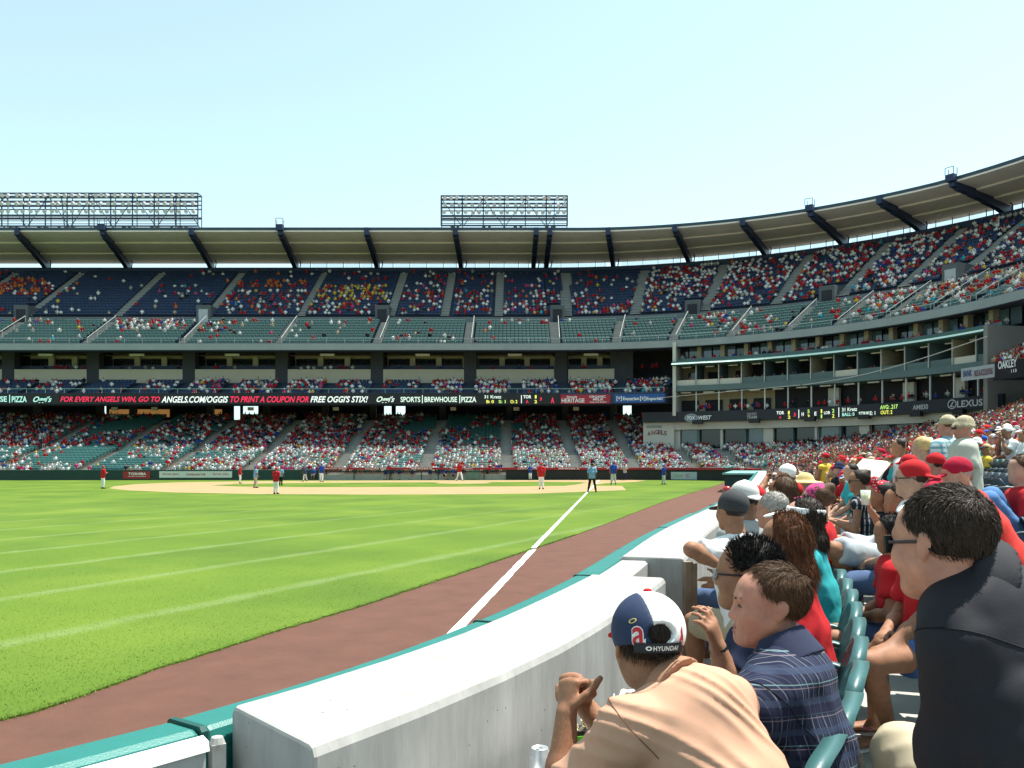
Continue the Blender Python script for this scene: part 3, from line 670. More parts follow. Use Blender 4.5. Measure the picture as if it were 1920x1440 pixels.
def floor_at(x, y):
    """deck height under a point"""
    d = W1 - np.array([x, y]); i = int(np.argmin((d ** 2).sum(1))); off = float(np.dot(np.array([x, y]) - W1[i], WN[i]))
    k = 0
    while k < NROW - 1 and off > row_off(k + 1): k += 1
    return row_z(k), off, i
# seats: position, heading (facing the field), row
aisle_far = [(p, y) for p, y in ((25, 100), (182, 100), (335, 100), (478, 100), (642, 101), (800, 101), (950, 102), (1074, 102), (1183, 102), (1290, 100), (1385, 96))]
SEATS = []
for k in range(NROW):
    c = offset_curve(1.03 + .85 * k); L = np.concatenate([[0], np.cumsum(np.linalg.norm(np.diff(c, axis=0), axis=1))])
    for s in np.arange(.2, L[-1], .5):
        x, y = np.interp(s, L, c[:, 0]), np.interp(s, L, c[:, 1])
        if y < .6: continue
        px = 960 + FPX * x / y
        if px < -120 or px > 2040: continue
        j = min(len(WN) - 1, int(np.searchsorted(L, s))); n = WN[j]
        w_ = W1[j]; wp = 960 + FPX * w_[0] / w_[1] if w_[1] > 1 else 0
        if y > 80:
            if any(abs(x - ((p - 960) / FPX * yy * 1.0 + (y - yy) * .0)) < .75 for p, yy in aisle_far): continue
        else:
            ls = j * .5
            if (ls - 21.0) % 13.0 < 1.2 and y > 9: continue
        SEATS.append((x, y, row_z(k), math.atan2(n[0], -n[1]), k, px))     # heading: local +Y points to the field
SEATS = np.array(SEATS)
# ================================================================ smooth solids: signed distances on a grid -> surface nets
def U(v): v = np.asarray(v, float); return v / max(1e-9, np.linalg.norm(v))
def frame(right, fwd):
    r = U(right); f = np.asarray(fwd, float); f = U(f - r * np.dot(f, r)); return np.stack([r, f, np.cross(r, f)])
def cap(a, b, ra, rb=None, k=.02, flat=None, sub=False):
    """tapered capsule; flat = (start, end) booleans cut square ends"""
    return dict(t='cap', a=np.asarray(a, float), b=np.asarray(b, float), ra=ra, rb=ra if rb is None else rb, k=k, flat=flat, sub=sub)
def es(a, b, s0, s1, right, k=.03, flat=None, sub=False):
    """segment with elliptical section: s = (half width along right, half depth)"""
    return dict(t='es', a=np.asarray(a, float), b=np.asarray(b, float), s0=s0, s1=s1, right=np.asarray(right, float), k=k, flat=flat, sub=sub)
def ell(c, r, F=None, k=.02, sub=False):
    return dict(t='ell', c=np.asarray(c, float), r=np.asarray(r, float), F=np.eye(3) if F is None else F, k=k, sub=sub)
def half(p, n, k=.004):
    """cuts away everything on the side n points to"""
    return dict(t='half', p=np.asarray(p, float), n=U(n), k=k, sub=True)
def p_bounds(q):
    if q['t'] == 'cap': r = max(q['ra'], q['rb']); return np.minimum(q['a'], q['b']) - r, np.maximum(q['a'], q['b']) + r
    if q['t'] == 'es': r = max(*q['s0'], *q['s1']); return np.minimum(q['a'], q['b']) - r, np.maximum(q['a'], q['b']) + r
    e = np.sqrt(((q['F'] * q['r'][:, None]) ** 2).sum(0)); return q['c'] - e, q['c'] + e
def p_dist(q, X, Y, Z):
    if q['t'] == 'half': return -((X - q['p'][0]) * q['n'][0] + (Y - q['p'][1]) * q['n'][1] + (Z - q['p'][2]) * q['n'][2])
    if q['t'] == 'ell':
        x, y, z = X - q['c'][0], Y - q['c'][1], Z - q['c'][2]; F, r = q['F'], q['r']
        acc = 0; acc2 = 0
        for i in range(3):
            t = (F[i, 0] * x + F[i, 1] * y + F[i, 2] * z) / r[i]; acc = acc + t * t; acc2 = acc2 + (t / r[i]) ** 2
        k0 = np.sqrt(acc); k1 = np.sqrt(acc2); return k0 * (k0 - 1) / np.maximum(k1, 1e-6)
    a, d = q['a'], q['b'] - q['a']; L = max(1e-6, np.linalg.norm(d)); d = d / L
    x, y, z = X - a[0], Y - a[1], Z - a[2]
    h = x * d[0] + y * d[1] + z * d[2]; hc = np.clip(h, 0, L); t = hc / L; e = h - hc
    if q['t'] == 'cap':
        rad = q['ra'] + (q['rb'] - q['ra']) * t
        px, py, pz = x - d[0] * h, y - d[1] * h, z - d[2] * h
        lat2 = px * px + py * py + pz * pz
        f = q['flat']
        if f:
            dl = np.sqrt(lat2) - rad
            if f[0] and f[1]: return np.maximum(dl, np.abs(e))
            if f[1]: return np.where(e > 0, np.maximum(dl, e), np.sqrt(lat2 + e * e) - rad)
            return np.where(e < 0, np.maximum(dl, -e), np.sqrt(lat2 + e * e) - rad)
        return np.sqrt(lat2 + e * e) - rad
    r = q['right'] - d * np.dot(q['right'], d); r = r / np.linalg.norm(r); f2 = np.cross(d, r)
    wd = q['s0'][0] + (q['s1'][0] - q['s0'][0]) * t; dp = q['s0'][1] + (q['s1'][1] - q['s0'][1]) * t; m = np.minimum(wd, dp)
    uu = (x * r[0] + y * r[1] + z * r[2]) / wd; vv = (x * f2[0] + y * f2[1] + z * f2[2]) / dp
    f = q['flat']
    ee = e
    if f: ee = np.where(((e > 0) & bool(f[1])) | ((e < 0) & bool(f[0])), 0, e)
    k0 = np.sqrt(uu * uu + vv * vv + (ee / m) ** 2); k1 = np.sqrt((uu / wd) ** 2 + (vv / dp) ** 2 + (ee / m / m) ** 2)
    dd = k0 * (k0 - 1) / np.maximum(k1, 1e-6)
    if f:
        if f[1]: dd = np.maximum(dd, np.where(e > 0, e, -1))
        if f[0]: dd = np.maximum(dd, np.where(e < 0, -e, -1))
    return dd
EDG = [(0, 1), (2, 3), (4, 5), (6, 7), (0, 2), (1, 3), (4, 6), (5, 7), (0, 4), (1, 5), (2, 6), (3, 7)]
CRN = np.array([[i & 1, (i >> 1) & 1, (i >> 2) & 1] for i in range(8)])
def solid(prims, h, disp=None):
    """evaluate the primitives and return vertices and quads"""
    bs = [p_bounds(q) for q in prims if not q['sub']]
    lo = np.min([b[0] for b in bs], 0) - 3 * h - .012; hi = np.max([b[1] for b in bs], 0) + 3 * h + .012
    n = np.ceil((hi - lo) / h).astype(int) + 1
    ax = [lo[i] + h * np.arange(n[i]) for i in range(3)]
    d = np.full(n, .2, np.float32)
    for q in prims:
        k = q['k']
        if q['t'] == 'half': sl = (slice(None),) * 3
        else:
            a, b = p_bounds(q); a = a - k - 2.5 * h; b = b + k + 2.5 * h
            i0 = np.clip(np.floor((a - lo) / h).astype(int), 0, n); i1 = np.clip(np.ceil((b - lo) / h).astype(int) + 1, 0, n)
            if (i1 <= i0).any(): continue
            sl = tuple(slice(i0[i], i1[i]) for i in range(3))
        X, Y, Z = ax[0][sl[0]][:, None, None], ax[1][sl[1]][None, :, None], ax[2][sl[2]][None, None, :]
        v = p_dist(q, X, Y, Z).astype(np.float32); c = d[sl]
        if q['sub']:
            v = -v
            if q['t'] == 'half': d[sl] = np.maximum(c, v)
            else:
                t = np.clip(.5 - .5 * (c - v) / k, 0, 1); d[sl] = c * (1 - t) + v * t + k * t * (1 - t)
        else:
            t = np.clip(.5 + .5 * (v - c) / k, 0, 1); d[sl] = v * (1 - t) + c * t - k * t * (1 - t)
    if disp is not None:
        I = np.nonzero(np.abs(d) < .035); d[I] += disp(ax[0][I[0]], ax[1][I[1]], ax[2][I[2]]).astype(np.float32)
    s = d < 0
    cnt = np.zeros(n - 1, np.int8)
    for c in CRN: cnt += s[c[0]:n[0] - 1 + c[0], c[1]:n[1] - 1 + c[1], c[2]:n[2] - 1 + c[2]]
    I = np.nonzero((cnt > 0) & (cnt < 8)); I = np.stack(I, 1)
    if len(I) == 0: return np.zeros((0, 3)), np.zeros((0, 4), int)
    vals = np.stack([d[I[:, 0] + c[0], I[:, 1] + c[1], I[:, 2] + c[2]] for c in CRN], 1)
    acc = np.zeros((len(I), 3), np.float32); num = np.zeros(len(I), np.float32)
    for a, b in EDG:
        va, vb = vals[:, a], vals[:, b]; m = (va < 0) != (vb < 0)
        t = np.where(m, va / np.where(m, va - vb, 1), 0)[:, None]
        acc += np.where(m[:, None], CRN[a] + t * (CRN[b] - CRN[a]), 0); num += m
    V = lo + h * (I + acc / num[:, None])
    idm = np.full(n - 1, -1, np.int32); idm[I[:, 0], I[:, 1], I[:, 2]] = np.arange(len(I))
    QS = []
    for axn in range(3):
        b1, b2 = (axn + 1) % 3, (axn + 2) % 3
        sa = [slice(None)] * 3; sb = [slice(None)] * 3; sa[axn] = slice(0, n[axn] - 1); sb[axn] = slice(1, n[axn])
        for w_ in (b1, b2): sa[w_] = slice(1, n[w_] - 1); sb[w_] = slice(1, n[w_] - 1)
        A, B = s[tuple(sa)], s[tuple(sb)]; E = np.stack(np.nonzero(A != B), 1)
        if len(E) == 0: continue
        ins = A[E[:, 0], E[:, 1], E[:, 2]]
        g = E.copy(); g[:, b1] += 1; g[:, b2] += 1
        def at(o1, o2):
            c = g.copy(); c[:, b1] -= o1; c[:, b2] -= o2; return idm[c[:, 0], c[:, 1], c[:, 2]]
        q = np.stack([at(1, 1), at(0, 1), at(0, 0), at(1, 0)], 1)
        q[~ins] = q[~ins][:, ::-1]; QS.append(q)
    Qd = np.concatenate(QS); Qd = Qd[(Qd >= 0).all(1)]
    return V, Qd
def solid_obj(name, prims, h, mats, parent, base=(0, 0, 0), disp=None, fm=None):
    V, Q = solid(prims, h, disp)
    if not isinstance(mats, (list, tuple)): mats = [mats]
    idx = fm(V[Q].mean(1)) if fm else None
    me = quad_mesh(name, V - np.asarray(base), Q, mats, idx, True)
    return link(name, me, parent)
# ---------------------------------------------------------------- stadium chair (local: faces +Y, floor z = 0, back line y = 0)
def chair_meshes():
    out = {}
    # back shell: curved slab with a thick rolled rim
    xs, zs = np.linspace(-1, 1, 15), np.linspace(0, 1, 13)
    def surf(off):
        G_ = []
        for v in zs:
            for u_ in xs:
                ww = .215 + .018 * math.sin(math.pi * v) ; x = u_ * ww; z = .43 + .43 * v
                if v > .8: z -= .05 * abs(u_) ** 4 * (v - .8) / .2
                y = .03 - .11 * v + .34 * x * x
                e = max(abs(u_), v if v > .5 else 0); th = .010 + .020 * max(0, (e - .80) / .2)
                G_.append((x, y + off * th, z))
        return G_
    n, m = len(xs), len(zs); A, B = surf(1), surf(-1); f = []
    for j in range(m - 1):
        for i in range(n - 1):
            a = j * n + i; f.append((a, a + n, a + n + 1, a + 1)); b = n * m + a; f.append((b, b + 1, b + n + 1, b + n))
    ring = [i for i in range(n)] + [j * n + n - 1 for j in range(1, m)] + [(m - 1) * n + i for i in range(n - 2, -1, -1)] + [j * n for j in range(m - 2, 0, -1)]
    for a, b in zip(ring, ring[1:] + ring[:1]): f.append((a, b, b + n * m, a + n * m))
    mb = MB(); mb.add(A + B, f); out['backrest'] = mb.mesh('backrest', [seat_green], True)
    def pan(up):
        mb = MB(); G_ = []; N = 9
        for off in (1, -1):
            for v in np.linspace(0, 1, 7):
                for u_ in np.linspace(-1, 1, N):
                    x = u_ * .205; yy = .02 + .42 * v; zz = .43 + .035 * u_ * u_ - .02 * math.sin(math.pi * v) + (.02 * (v > .9)) + off * .014
                    if up: yy, zz = .05 + (zz - .43) * .9 + .12 * v, .44 + .36 * v
                    G_.append((x, yy, zz))
        f = []; M_ = 7
        for j in range(M_ - 1):
            for i in range(N - 1):
                a = j * N + i; f.append((a, a + 1, a + N + 1, a + N)); b = N * M_ + a; f.append((b, b + N, b + N + 1, b + 1))
        ring = [i for i in range(N)] + [j * N + N - 1 for j in range(1, M_)] + [(M_ - 1) * N + i for i in range(N - 2, -1, -1)] + [j * N for j in range(M_ - 2, 0, -1)]
        for a, b in zip(ring, ring[1:] + ring[:1]): f.append((a, a + N * M_, b + N * M_, b))
        mb.add(G_, f); return mb.mesh('seat', [seat_green], True)
    out['seat'] = pan(False); out['seat_up'] = pan(True)
    # armrest: short curled plastic arm with a drooping end
    mb = MB(); pts = [(0, -.05, .66), (0, .04, .685), (0, .15, .69), (0, .25, .68), (0, .31, .655), (0, .33, .62)]
    sec = [(-.028, 0), (-.02, .012), (.02, .012), (.028, 0), (.02, -.012), (-.02, -.012)]
    v = []
    for i, p in enumerate(pts):
        a = np.array(pts[max(0, i - 1)]); b = np.array(pts[min(len(pts) - 1, i + 1)]); t = U(b - a); nn = np.cross([1, 0, 0], t)
        v += [tuple(np.array(p) + np.array([sx, 0, 0]) + nn * sz) for sx, sz in sec]
    k = len(sec); f = [(i * k + j, i * k + (j + 1) % k, (i + 1) * k + (j + 1) % k, (i + 1) * k + j) for i in range(len(pts) - 1) for j in range(k)] + [tuple(range(k - 1, -1, -1)), tuple((len(pts) - 1) * k + j for j in range(k))]
    mb.add(v, f); out['armrest'] = mb.mesh('armrest', [seat_green], True)
    mb = MB(); mb.box((0, .03, .33), (.035, .09, .66)); mb.box((0, .06, .02), (.06, .26, .04)); mb.box((0, .12, .42), (.03, .2, .04)); out['standard'] = mb.mesh('standard', [seat_green])
    return out
CH = chair_meshes()
def chair(x, y, z, rz, label, group, up=False, m=None):
    t = empty('stadium_chair', (x, y, z), rz); tag(t, label, 'chair', group)
    for nm, me, lx in (('backrest', CH['backrest'], 0), ('seat', CH['seat_up' if up else 'seat'], 0), ('armrest', CH['armrest'], -.245), ('standard', CH['standard'], -.245)):
        o = link(nm, me, t, (lx, 0, 0))
        if m: o.material_slots[0].link = 'OBJECT'; o.material_slots[0].material = m
    return t
def stamp(base_v, base_q, pos, rz, scale=None):
    """copies a small quad mesh to many places as arrays"""
    c, s = np.cos(rz)[:, None], np.sin(rz)[:, None]; bv = base_v[None]
    sc = 1 if scale is None else scale[:, None]
    x, y, z = bv[..., 0] * sc, bv[..., 1] * sc, bv[..., 2] * sc
    V = np.stack([x * c - y * s + pos[:, :1], x * s + y * c + pos[:, 1:2], z + pos[:, 2:3]], -1).reshape(-1, 3)
    Q = (base_q[None] + (np.arange(len(pos)) * len(base_v))[:, None, None]).reshape(-1, base_q.shape[1])
    return V, Q
def boxes_q(bl):
    v, q = [], []
    for (cx, cy, cz), (sx, sy, sz), tilt, faces in bl:
        b = len(v)
        for dz in (-1, 1):
            for dy in (-1, 1):
                for dx in (-1, 1): v.append((cx + dx * sx / 2, cy + dy * sy / 2 + tilt * dz, cz + dz * sz / 2))
        allf = dict(bot=(0, 2, 3, 1), top=(4, 5, 7, 6), back=(0, 1, 5, 4), front=(2, 6, 7, 3), l=(0, 4, 6, 2), r=(1, 3, 7, 5))
        q += [[b + i for i in allf[k]] for k in faces]
    return np.array(v, float), np.array(q)
SEAT_V, SEAT_Q = boxes_q([((0, .0, .64), (.45, .08, .42), -.08, ('top', 'back', 'front', 'l', 'r')), ((0, .22, .44), (.43, .40, .06), 0, ('top', 'front', 'bot'))])
_b = len(SEAT_V); SEAT_V = np.vstack([SEAT_V, [(-.215, -.10, .872), (.215, -.10, .872), (.215, .055, .775), (-.215, .055, .775)]]); SEAT_Q = np.vstack([SEAT_Q, [[_b + 3, _b + 2, _b + 1, _b]]])   # rolled top lip
# --- near chairs one by one, the rest as one mass
sx, sy, sz, sh, sk, spx = SEATS.T
vis = (spx > 1180) & (spx < 2045) & (sy > 1.5)
dist = np.hypot(sx, sy) + np.where(vis, 0, 1e6)
EMPTY_ZONE = lambda x, y, k, px: (px > 1835) and (y < 16)
near = np.argsort(dist)[:285]; near_set = set(near.tolist())
ORD = ['', 'first', 'second', 'third', 'fourth', 'fifth', 'sixth', 'seventh', 'eighth', 'ninth', 'tenth', 'eleventh', 'twelfth']
rank = {}
for rk, y0 in ((0, 2.75), (1, 2.1)):
    c_ = [i for i in near if int(SEATS[i, 4]) == rk and SEATS[i, 1] > y0]; c_.sort(key=lambda i: SEATS[i, 1])
    for n_, i in enumerate(c_[:12]): rank[i] = n_ + 1
for i in near:
    x, y, z, h, k, px = SEATS[i]
    e = EMPTY_ZONE(x, y, k, px) and k > 1
    nm = {0: 'front row beside the concrete wall', 1: 'second row behind the wall'}.get(int(k), 'rising rows behind the front two')
    if i in rank: lab = f'green chair in the front row, {ORD[rank[i]]} one past the plaid shirt man' if k < 1 else f'green chair in the second row, {ORD[rank[i]]} one past the black polo shirt man'
    else: lab = ('empty folded dark navy green stadium chair in the ' if e else 'teal green plastic stadium chair in the ') + nm
    chair(x, y, z, h, lab, 'stadium chairs, ' + ('empty block' if e else nm), up=e, m=mat('seat_dark_plastic', (.02, .045, .065), .42, .12, 9., .05, 90, spec=.5) if e else None)
rest = np.array([i for i in range(len(SEATS)) if i not in near_set])
UPS = []
for n_, o_, z_, t_, r_, ais in ((LOW_N, LOW_O, LOW_Z, LOW_T, LOW_R, aisle_lo), (UP_N, UP_O, UP_Z, UP_T, UP_R, aisle_up), (CL_N, CL_O, CL_Z, CL_T, CL_R, [s_of(p, 2) for p in (70, 160, 255, 345, 435, 527, 620, 705, 795, 880, 968, 1055, 1165)])):
    for k in range(n_):
        o = o_ + k * t_ + .62
        smax = S1 if o_ > 0 else SC
        s = S0 + 3
        while s < smax:
            sc_ = 1 if s <= 0 else RG / (RG + o)
            if min(abs(s - a) for a in ais) * (1 if s <= 0 else (RG + o) / RG) > .75 and not (o_ > 10 and k < 4 and min(abs(s - a) for a in vom) < 1.4):
                x, y, h = guide(s, o); UPS.append((x, y, z_ + k * r_, h + math.pi, k, o_))
            s += .52 * sc_
UPS = np.array(UPS)
vr, qr = stamp(SEAT_V, SEAT_Q, SEATS[rest][:, :3], SEATS[rest][:, 3])
vu, qu = stamp(SEAT_V, SEAT_Q, UPS[:, :3], UPS[:, 3])
me = quad_mesh('stadium_seats', np.concatenate([vr, vu]), np.concatenate([qr, qu + len(vr)]), [mat('seat_far_plastic', (.03, .115, .105), .45, .15, .2, spec=.5), mat('seat_upper_plastic', (.018, .038, .09), .5, .15, .2, spec=.4), mat('seat_mid_plastic', (.045, .10, .09), .35, .1, .2, spec=.6)], np.concatenate([np.zeros(len(qr)), np.repeat(np.where(UPS[:, 5] > 10, 1, np.where(UPS[:, 5] > 0, 2, 1)), len(SEAT_Q))]))  # light put into seat colours: sunlit lower tier lighter, shaded upper and club tiers darker
tag(link('stadium_seats', me), 'rows of dark green and teal plastic seats filling the far stands', 'seats', kind='stuff')
# ================================================================ field wall beside the seats: concrete blocks, vinyl pads, gate
def wall_mat():
    m = mat('poured_concrete', (.4, .39, .35), .88, 0, spec=.25); ns, ln, b = nodes_of(m)
    tc = ns.new('ShaderNodeTexCoord')
    mp = ns.new('ShaderNodeMapping'); mp.inputs['Scale'].default_value = (4, 4, .8); ln.new(tc.outputs['Object'], mp.inputs[0])
    n1 = ns.new('ShaderNodeTexNoise'); n1.inputs['Scale'].default_value = 1.6; n1.inputs['Detail'].default_value = 8; n1.inputs['Roughness'].default_value = .7; ln.new(mp.outputs[0], n1.inputs[0])
    n2 = ns.new('ShaderNodeTexNoise'); n2.inputs['Scale'].default_value = 3.5; n2.inputs['Detail'].default_value = 6; ln.new(tc.outputs['Object'], n2.inputs[0])
    vo = ns.new('ShaderNodeTexVoronoi'); vo.inputs['Scale'].default_value = 26; ln.new(tc.outputs['Object'], vo.inputs['Vector'])
    pit = ns.new('ShaderNodeMapRange'); pit.inputs['From Min'].default_value = .05; pit.inputs['From Max'].default_value = .13; n3 = ns.new('ShaderNodeTexNoise'); n3.inputs['Scale'].default_value = 5; ln.new(tc.outputs['Object'], n3.inputs[0])
    m3 = ns.new('ShaderNodeMapRange'); m3.inputs['From Min'].default_value = .62; m3.inputs['From Max'].default_value = .45; m3.inputs['To Max'].default_value = .2; ln.new(n3.outputs['Fac'], m3.inputs['Value'])
    a3 = ns.new('ShaderNodeMath'); a3.operation = 'ADD'; ln.new(vo.outputs['Distance'], a3.inputs[0]); ln.new(m3.outputs[0], a3.inputs[1]); ln.new(a3.outputs[0], pit.inputs['Value'])
    r = ns.new('ShaderNodeValToRGB'); ln.new(n1.outputs['Fac'], r.inputs[0])
    for e, (p, c) in zip(r.color_ramp.elements, [(.28, (.22, .216, .188, 1)), (.7, (.35, .342, .304, 1))]): e.position = p; e.color = c
    mx = ns.new('ShaderNodeMix'); mx.data_type = 'RGBA'; mx.blend_type = 'MULTIPLY'; mx.inputs['Factor'].default_value = .28
    ln.new(r.outputs[0], mx.inputs['A']); ln.new(n2.outputs['Fac'], mx.inputs['B'])
    g = ns.new('ShaderNodeMix'); g.data_type = 'RGBA'; g.inputs['A'].default_value = (.09, .085, .07, 1)
    ln.new(mx.outputs['Result'], g.inputs['B']); ln.new(pit.outputs[0], g.inputs['Factor'])
    hs = ns.new('ShaderNodeHueSaturation'); hs.inputs['Saturation'].default_value = .55; hs.inputs['Value'].default_value = 1.25; ln.new(g.outputs['Result'], hs.inputs['Color'])
    ln.new(hs.outputs[0], b.inputs['Base Color'])
    bp = ns.new('ShaderNodeBump'); bp.inputs['Strength'].default_value = .45; bp.inputs['Distance'].default_value = .008
    ad = ns.new('ShaderNodeMath'); ad.operation = 'ADD'; ln.new(n1.outputs['Fac'], ad.inputs[0]); ln.new(pit.outputs[0], ad.inputs[1])
    ln.new(ad.outputs[0], bp.inputs['Height']); ln.new(bp.outputs[0], b.inputs['Normal'])
    return m
pour = wall_mat()
WL = np.concatenate([[0], np.cumsum(np.linalg.norm(np.diff(W1, axis=0), axis=1))])
def w_at(l, off=0.0):
    i = np.interp(l, WL, np.arange(len(W1))); i0 = int(i); i1 = min(i0 + 1, len(W1) - 1); t = i - i0
    p = W1[i0] * (1 - t) + W1[i1] * t; n = WN[i0] * (1 - t) + WN[i1] * t; n = n / np.linalg.norm(n)
    return p + n * off
def l_of_y(y):
    j = int(np.argmax(W1[:, 1] > y)); return float(np.interp(y, W1[:j + 1, 1], WL[:j + 1]))
def w_sweep(mb, prof, l0, l1, ds=.5, mi=0, skew=0.):
    """closed profile (off, z) swept along the wall line with end caps"""
    k = max(1, int(math.ceil((l1 - l0) / ds))); n = len(prof); V, F = [], []
    for i in range(k + 1):
        l = l0 + (l1 - l0) * i / k
        for o, z in prof: p = w_at(l - o * skew * (1 - i / k), o); V.append((p[0], p[1], z))
    for i in range(k):
        for j in range(n): a, b = i * n + j, i * n + (j + 1) % n; F.append((a, a + n, b + n, b))
    F += [tuple(range(n)), tuple(range(k * n + n - 1, k * n - 1, -1))]
    mb.add(V, F, mi); return mb
blk = [(-.50, .0), (-.50, 1.525), (-.475, 1.55), (-.03, 1.55), (-.012, 1.543), (0, 1.52), (0, .0)]
LB = [l_of_y(2.23), l_of_y(5.43), l_of_y(6.5)]
ends_near = l_of_y(12)
def block(l0, l1, label, prof=blk, skew=0.):
    mb = MB(); w_sweep(mb, prof, l0, l1, .16 if l0 < ends_near else .6, 0, skew); o = mb.build('concrete_wall', pour)
    bv = o.modifiers.new('edge', 'BEVEL'); bv.width = .012; bv.segments = 2; bv.limit_method = 'ANGLE'; bv.angle_limit = R(50)
    return tag(o, label, 'wall', 'concrete wall blocks along the front row')
b1 = block(LB[0], LB[1], 'thick white topped concrete wall block with a free end beside the pale gate', skew=.25)
block(LB[1] + .002, LB[2] - .002, 'narrow concrete wall stub in the gap between two thick blocks', [(-.50, .0), (-.50, 1.50), (-.48, 1.52), (-.30, 1.52), (-.28, 1.50), (-.28, .0)])
ends = [l_of_y(y) for y in (6.5, 12.8, 20, 30, 42, 57)]
for i, (a, b) in enumerate(zip(ends[:-1], ends[1:])):
    block(a + .004, b - .004, ['thick concrete wall block with a brown rusted post at its free end', 'second long concrete wall block past the rusted post', 'concrete wall block behind the seated ball attendant', 'long concrete wall block before the dugout', 'concrete wall block that meets the green dugout'][i])
p, q = w_at(ends[0] - .03, .0), w_at(ends[0] - .03, -.0)
mb = MB(); mb.box((p[0] + .02, p[1] - .02, 1.08), (.06, .05, .9), .4); mb.box((p[0] + .07, p[1] - .03, 1.08), (.03, .03, .88), .4)
tag(mb.build('wall_post', [mat('rusty_post', (.22, .16, .11), .7, .3, 8.)]), 'brown rusted steel post at the free end of a concrete block', 'post')
# vinyl pads over the field side of the wall
padw = empty('padded_wall', (*w_at(LB[0], -.5), 0)); tag(padw, 'teal vinyl padding along the field side of the front wall', 'wall padding')
pb_ = np.array([*w_at(LB[0], -.5), 0])
pp = [(-.68, .05), (-.695, .9), (-.692, 1.47), (-.68, 1.495), (-.66, 1.502), (-.54, 1.502), (-.522, 1.49), (-.515, 1.46), (-.515, .05)]
pl = [LB[0] - 5.2, LB[0] - 2.6, LB[0] + .04] + [l_of_y(y) for y in (4.0, 5.75, 7.5, 9.9, 12.4, 15, 18, 21, 25, 29, 34, 40, 48, 57)]
for i, (a, b) in enumerate(zip(pl[:-1], pl[1:])):
    mb = MB(); dz = rng.normal(0, .006); w_sweep(mb, [(o + (rng.normal(0, .004)), z + (dz if z > 1 else 0)) for o, z in pp], a + .012, b - .012, .4)
    o = mb.build('pad', teal_pad, padw); o.location = -Vector(pb_)
    bv = o.modifiers.new('edge', 'BEVEL'); bv.width = .018; bv.segments = 3; bv.limit_method = 'ANGLE'; bv.angle_limit = R(50)
    mb = MB(); w_sweep(mb, [(-.692, 1.0), (-.692, 1.490), (-.68, 1.499), (-.53, 1.499), (-.518, 1.485), (-.518, 1.0)], b - .011, b + .011, .4); s_ = mb.build('seam_strap', mat('dark_teal_strap', (.006, .06, .052), .5, .1, 5.), padw); s_.location = -Vector(pb_)
# gate: pale panel with a white top edge and a rounded hinge post
gt = empty('gate', (*w_at(LB[0] - 1.2, -.35), 0)); tag(gt, 'pale grey metal gate panel with a white rounded top edge', 'gate'); gl = np.array([*w_at(LB[0] - 1.2, -.35), 0])
gpm = mat('gate_paint', (.40, .41, .39), .6, .08, 4., .05, 60)
mb = MB(); w_sweep(mb, [(-.50, .66), (-.50, 1.45), (-.46, 1.45), (-.46, .66)], LB[0] - 4.4, LB[0] + .0, .4); o = mb.build('panel', gpm, gt); o.location = -Vector(gl)
mb = MB(); w_sweep(mb, [(-.510, 1.45), (-.507, 1.478), (-.48, 1.490), (-.453, 1.478), (-.447, 1.45)], LB[0] - 4.4, LB[0] + .005, .4); o = mb.build('top_edge', white_paint, gt); o.location = -Vector(gl)
p = w_at(LB[0] + .045, -.465); mb = MB(); mb.box((p[0], p[1], 1.05), (.04, .045, .82), .6); mb.tube((p[0], p[1], 1.46), (p[0], p[1], 1.478), .024, .017, 10); o = mb.build('hinge_post', mat('gate_post', (.33, .33, .31), .6, .2, 20.), gt); o.location = -Vector(gl)
p = w_at(LB[0] + .082, -.40); d_ = w_at(LB[0], -.2) - w_at(LB[0], -.3); mb = MB(); mb.box((p[0], p[1], 1.29), (.075, .012, .09), math.atan2(d_[1], d_[0])); o = mb.build('latch_plate', steel, gt); o.location = -Vector(gl)
p = w_at(LB[0] - .25, -.455); mb = MB(); mb.tube((p[0], p[1], 1.29), (p[0] + .008, p[1] - .006, 1.29), .008, n=8); o = mb.build('bolt', black_m, gt); o.location = -Vector(gl)
# far side of the field: low padded wall, dugout and red-topped rail
def wl_px(px):
    """arclength of the far wall line under photo column px"""
    far = W1[:, 1] > 78
    c = 960 + FPX * W1[:, 0] / np.maximum(W1[:, 1], 1e-3); best = None
    I = np.nonzero((W1[:-1, 1] > 70) & ((c[:-1] - px) * (c[1:] - px) <= 0))[0]
    return WL[I[-1]] if len(I) else WL[-2]
def far_wall(px0, px1, prof, name, m, parent=None, ds=2.0):
    a, b = sorted((wl_px(px0), wl_px(px1))); mb = MB(); w_sweep(mb, prof, a, b, ds); return mb.build(name, m, parent)
fw = far_wall(-100, 592, [(-.25, 0), (-.25, 1.12), (0, 1.12), (0, 0)], 'field_wall', green_wall); tag(fw, 'dark green padded field wall below the far seats', 'wall')
far_wall(-100, 592, [(-.27, 1.12), (-.27, 1.18), (.02, 1.18), (.02, 1.12)], 'wall_cap', mat('wall_cap_green', (.03, .10, .085), .5, .1, 1.), fw)
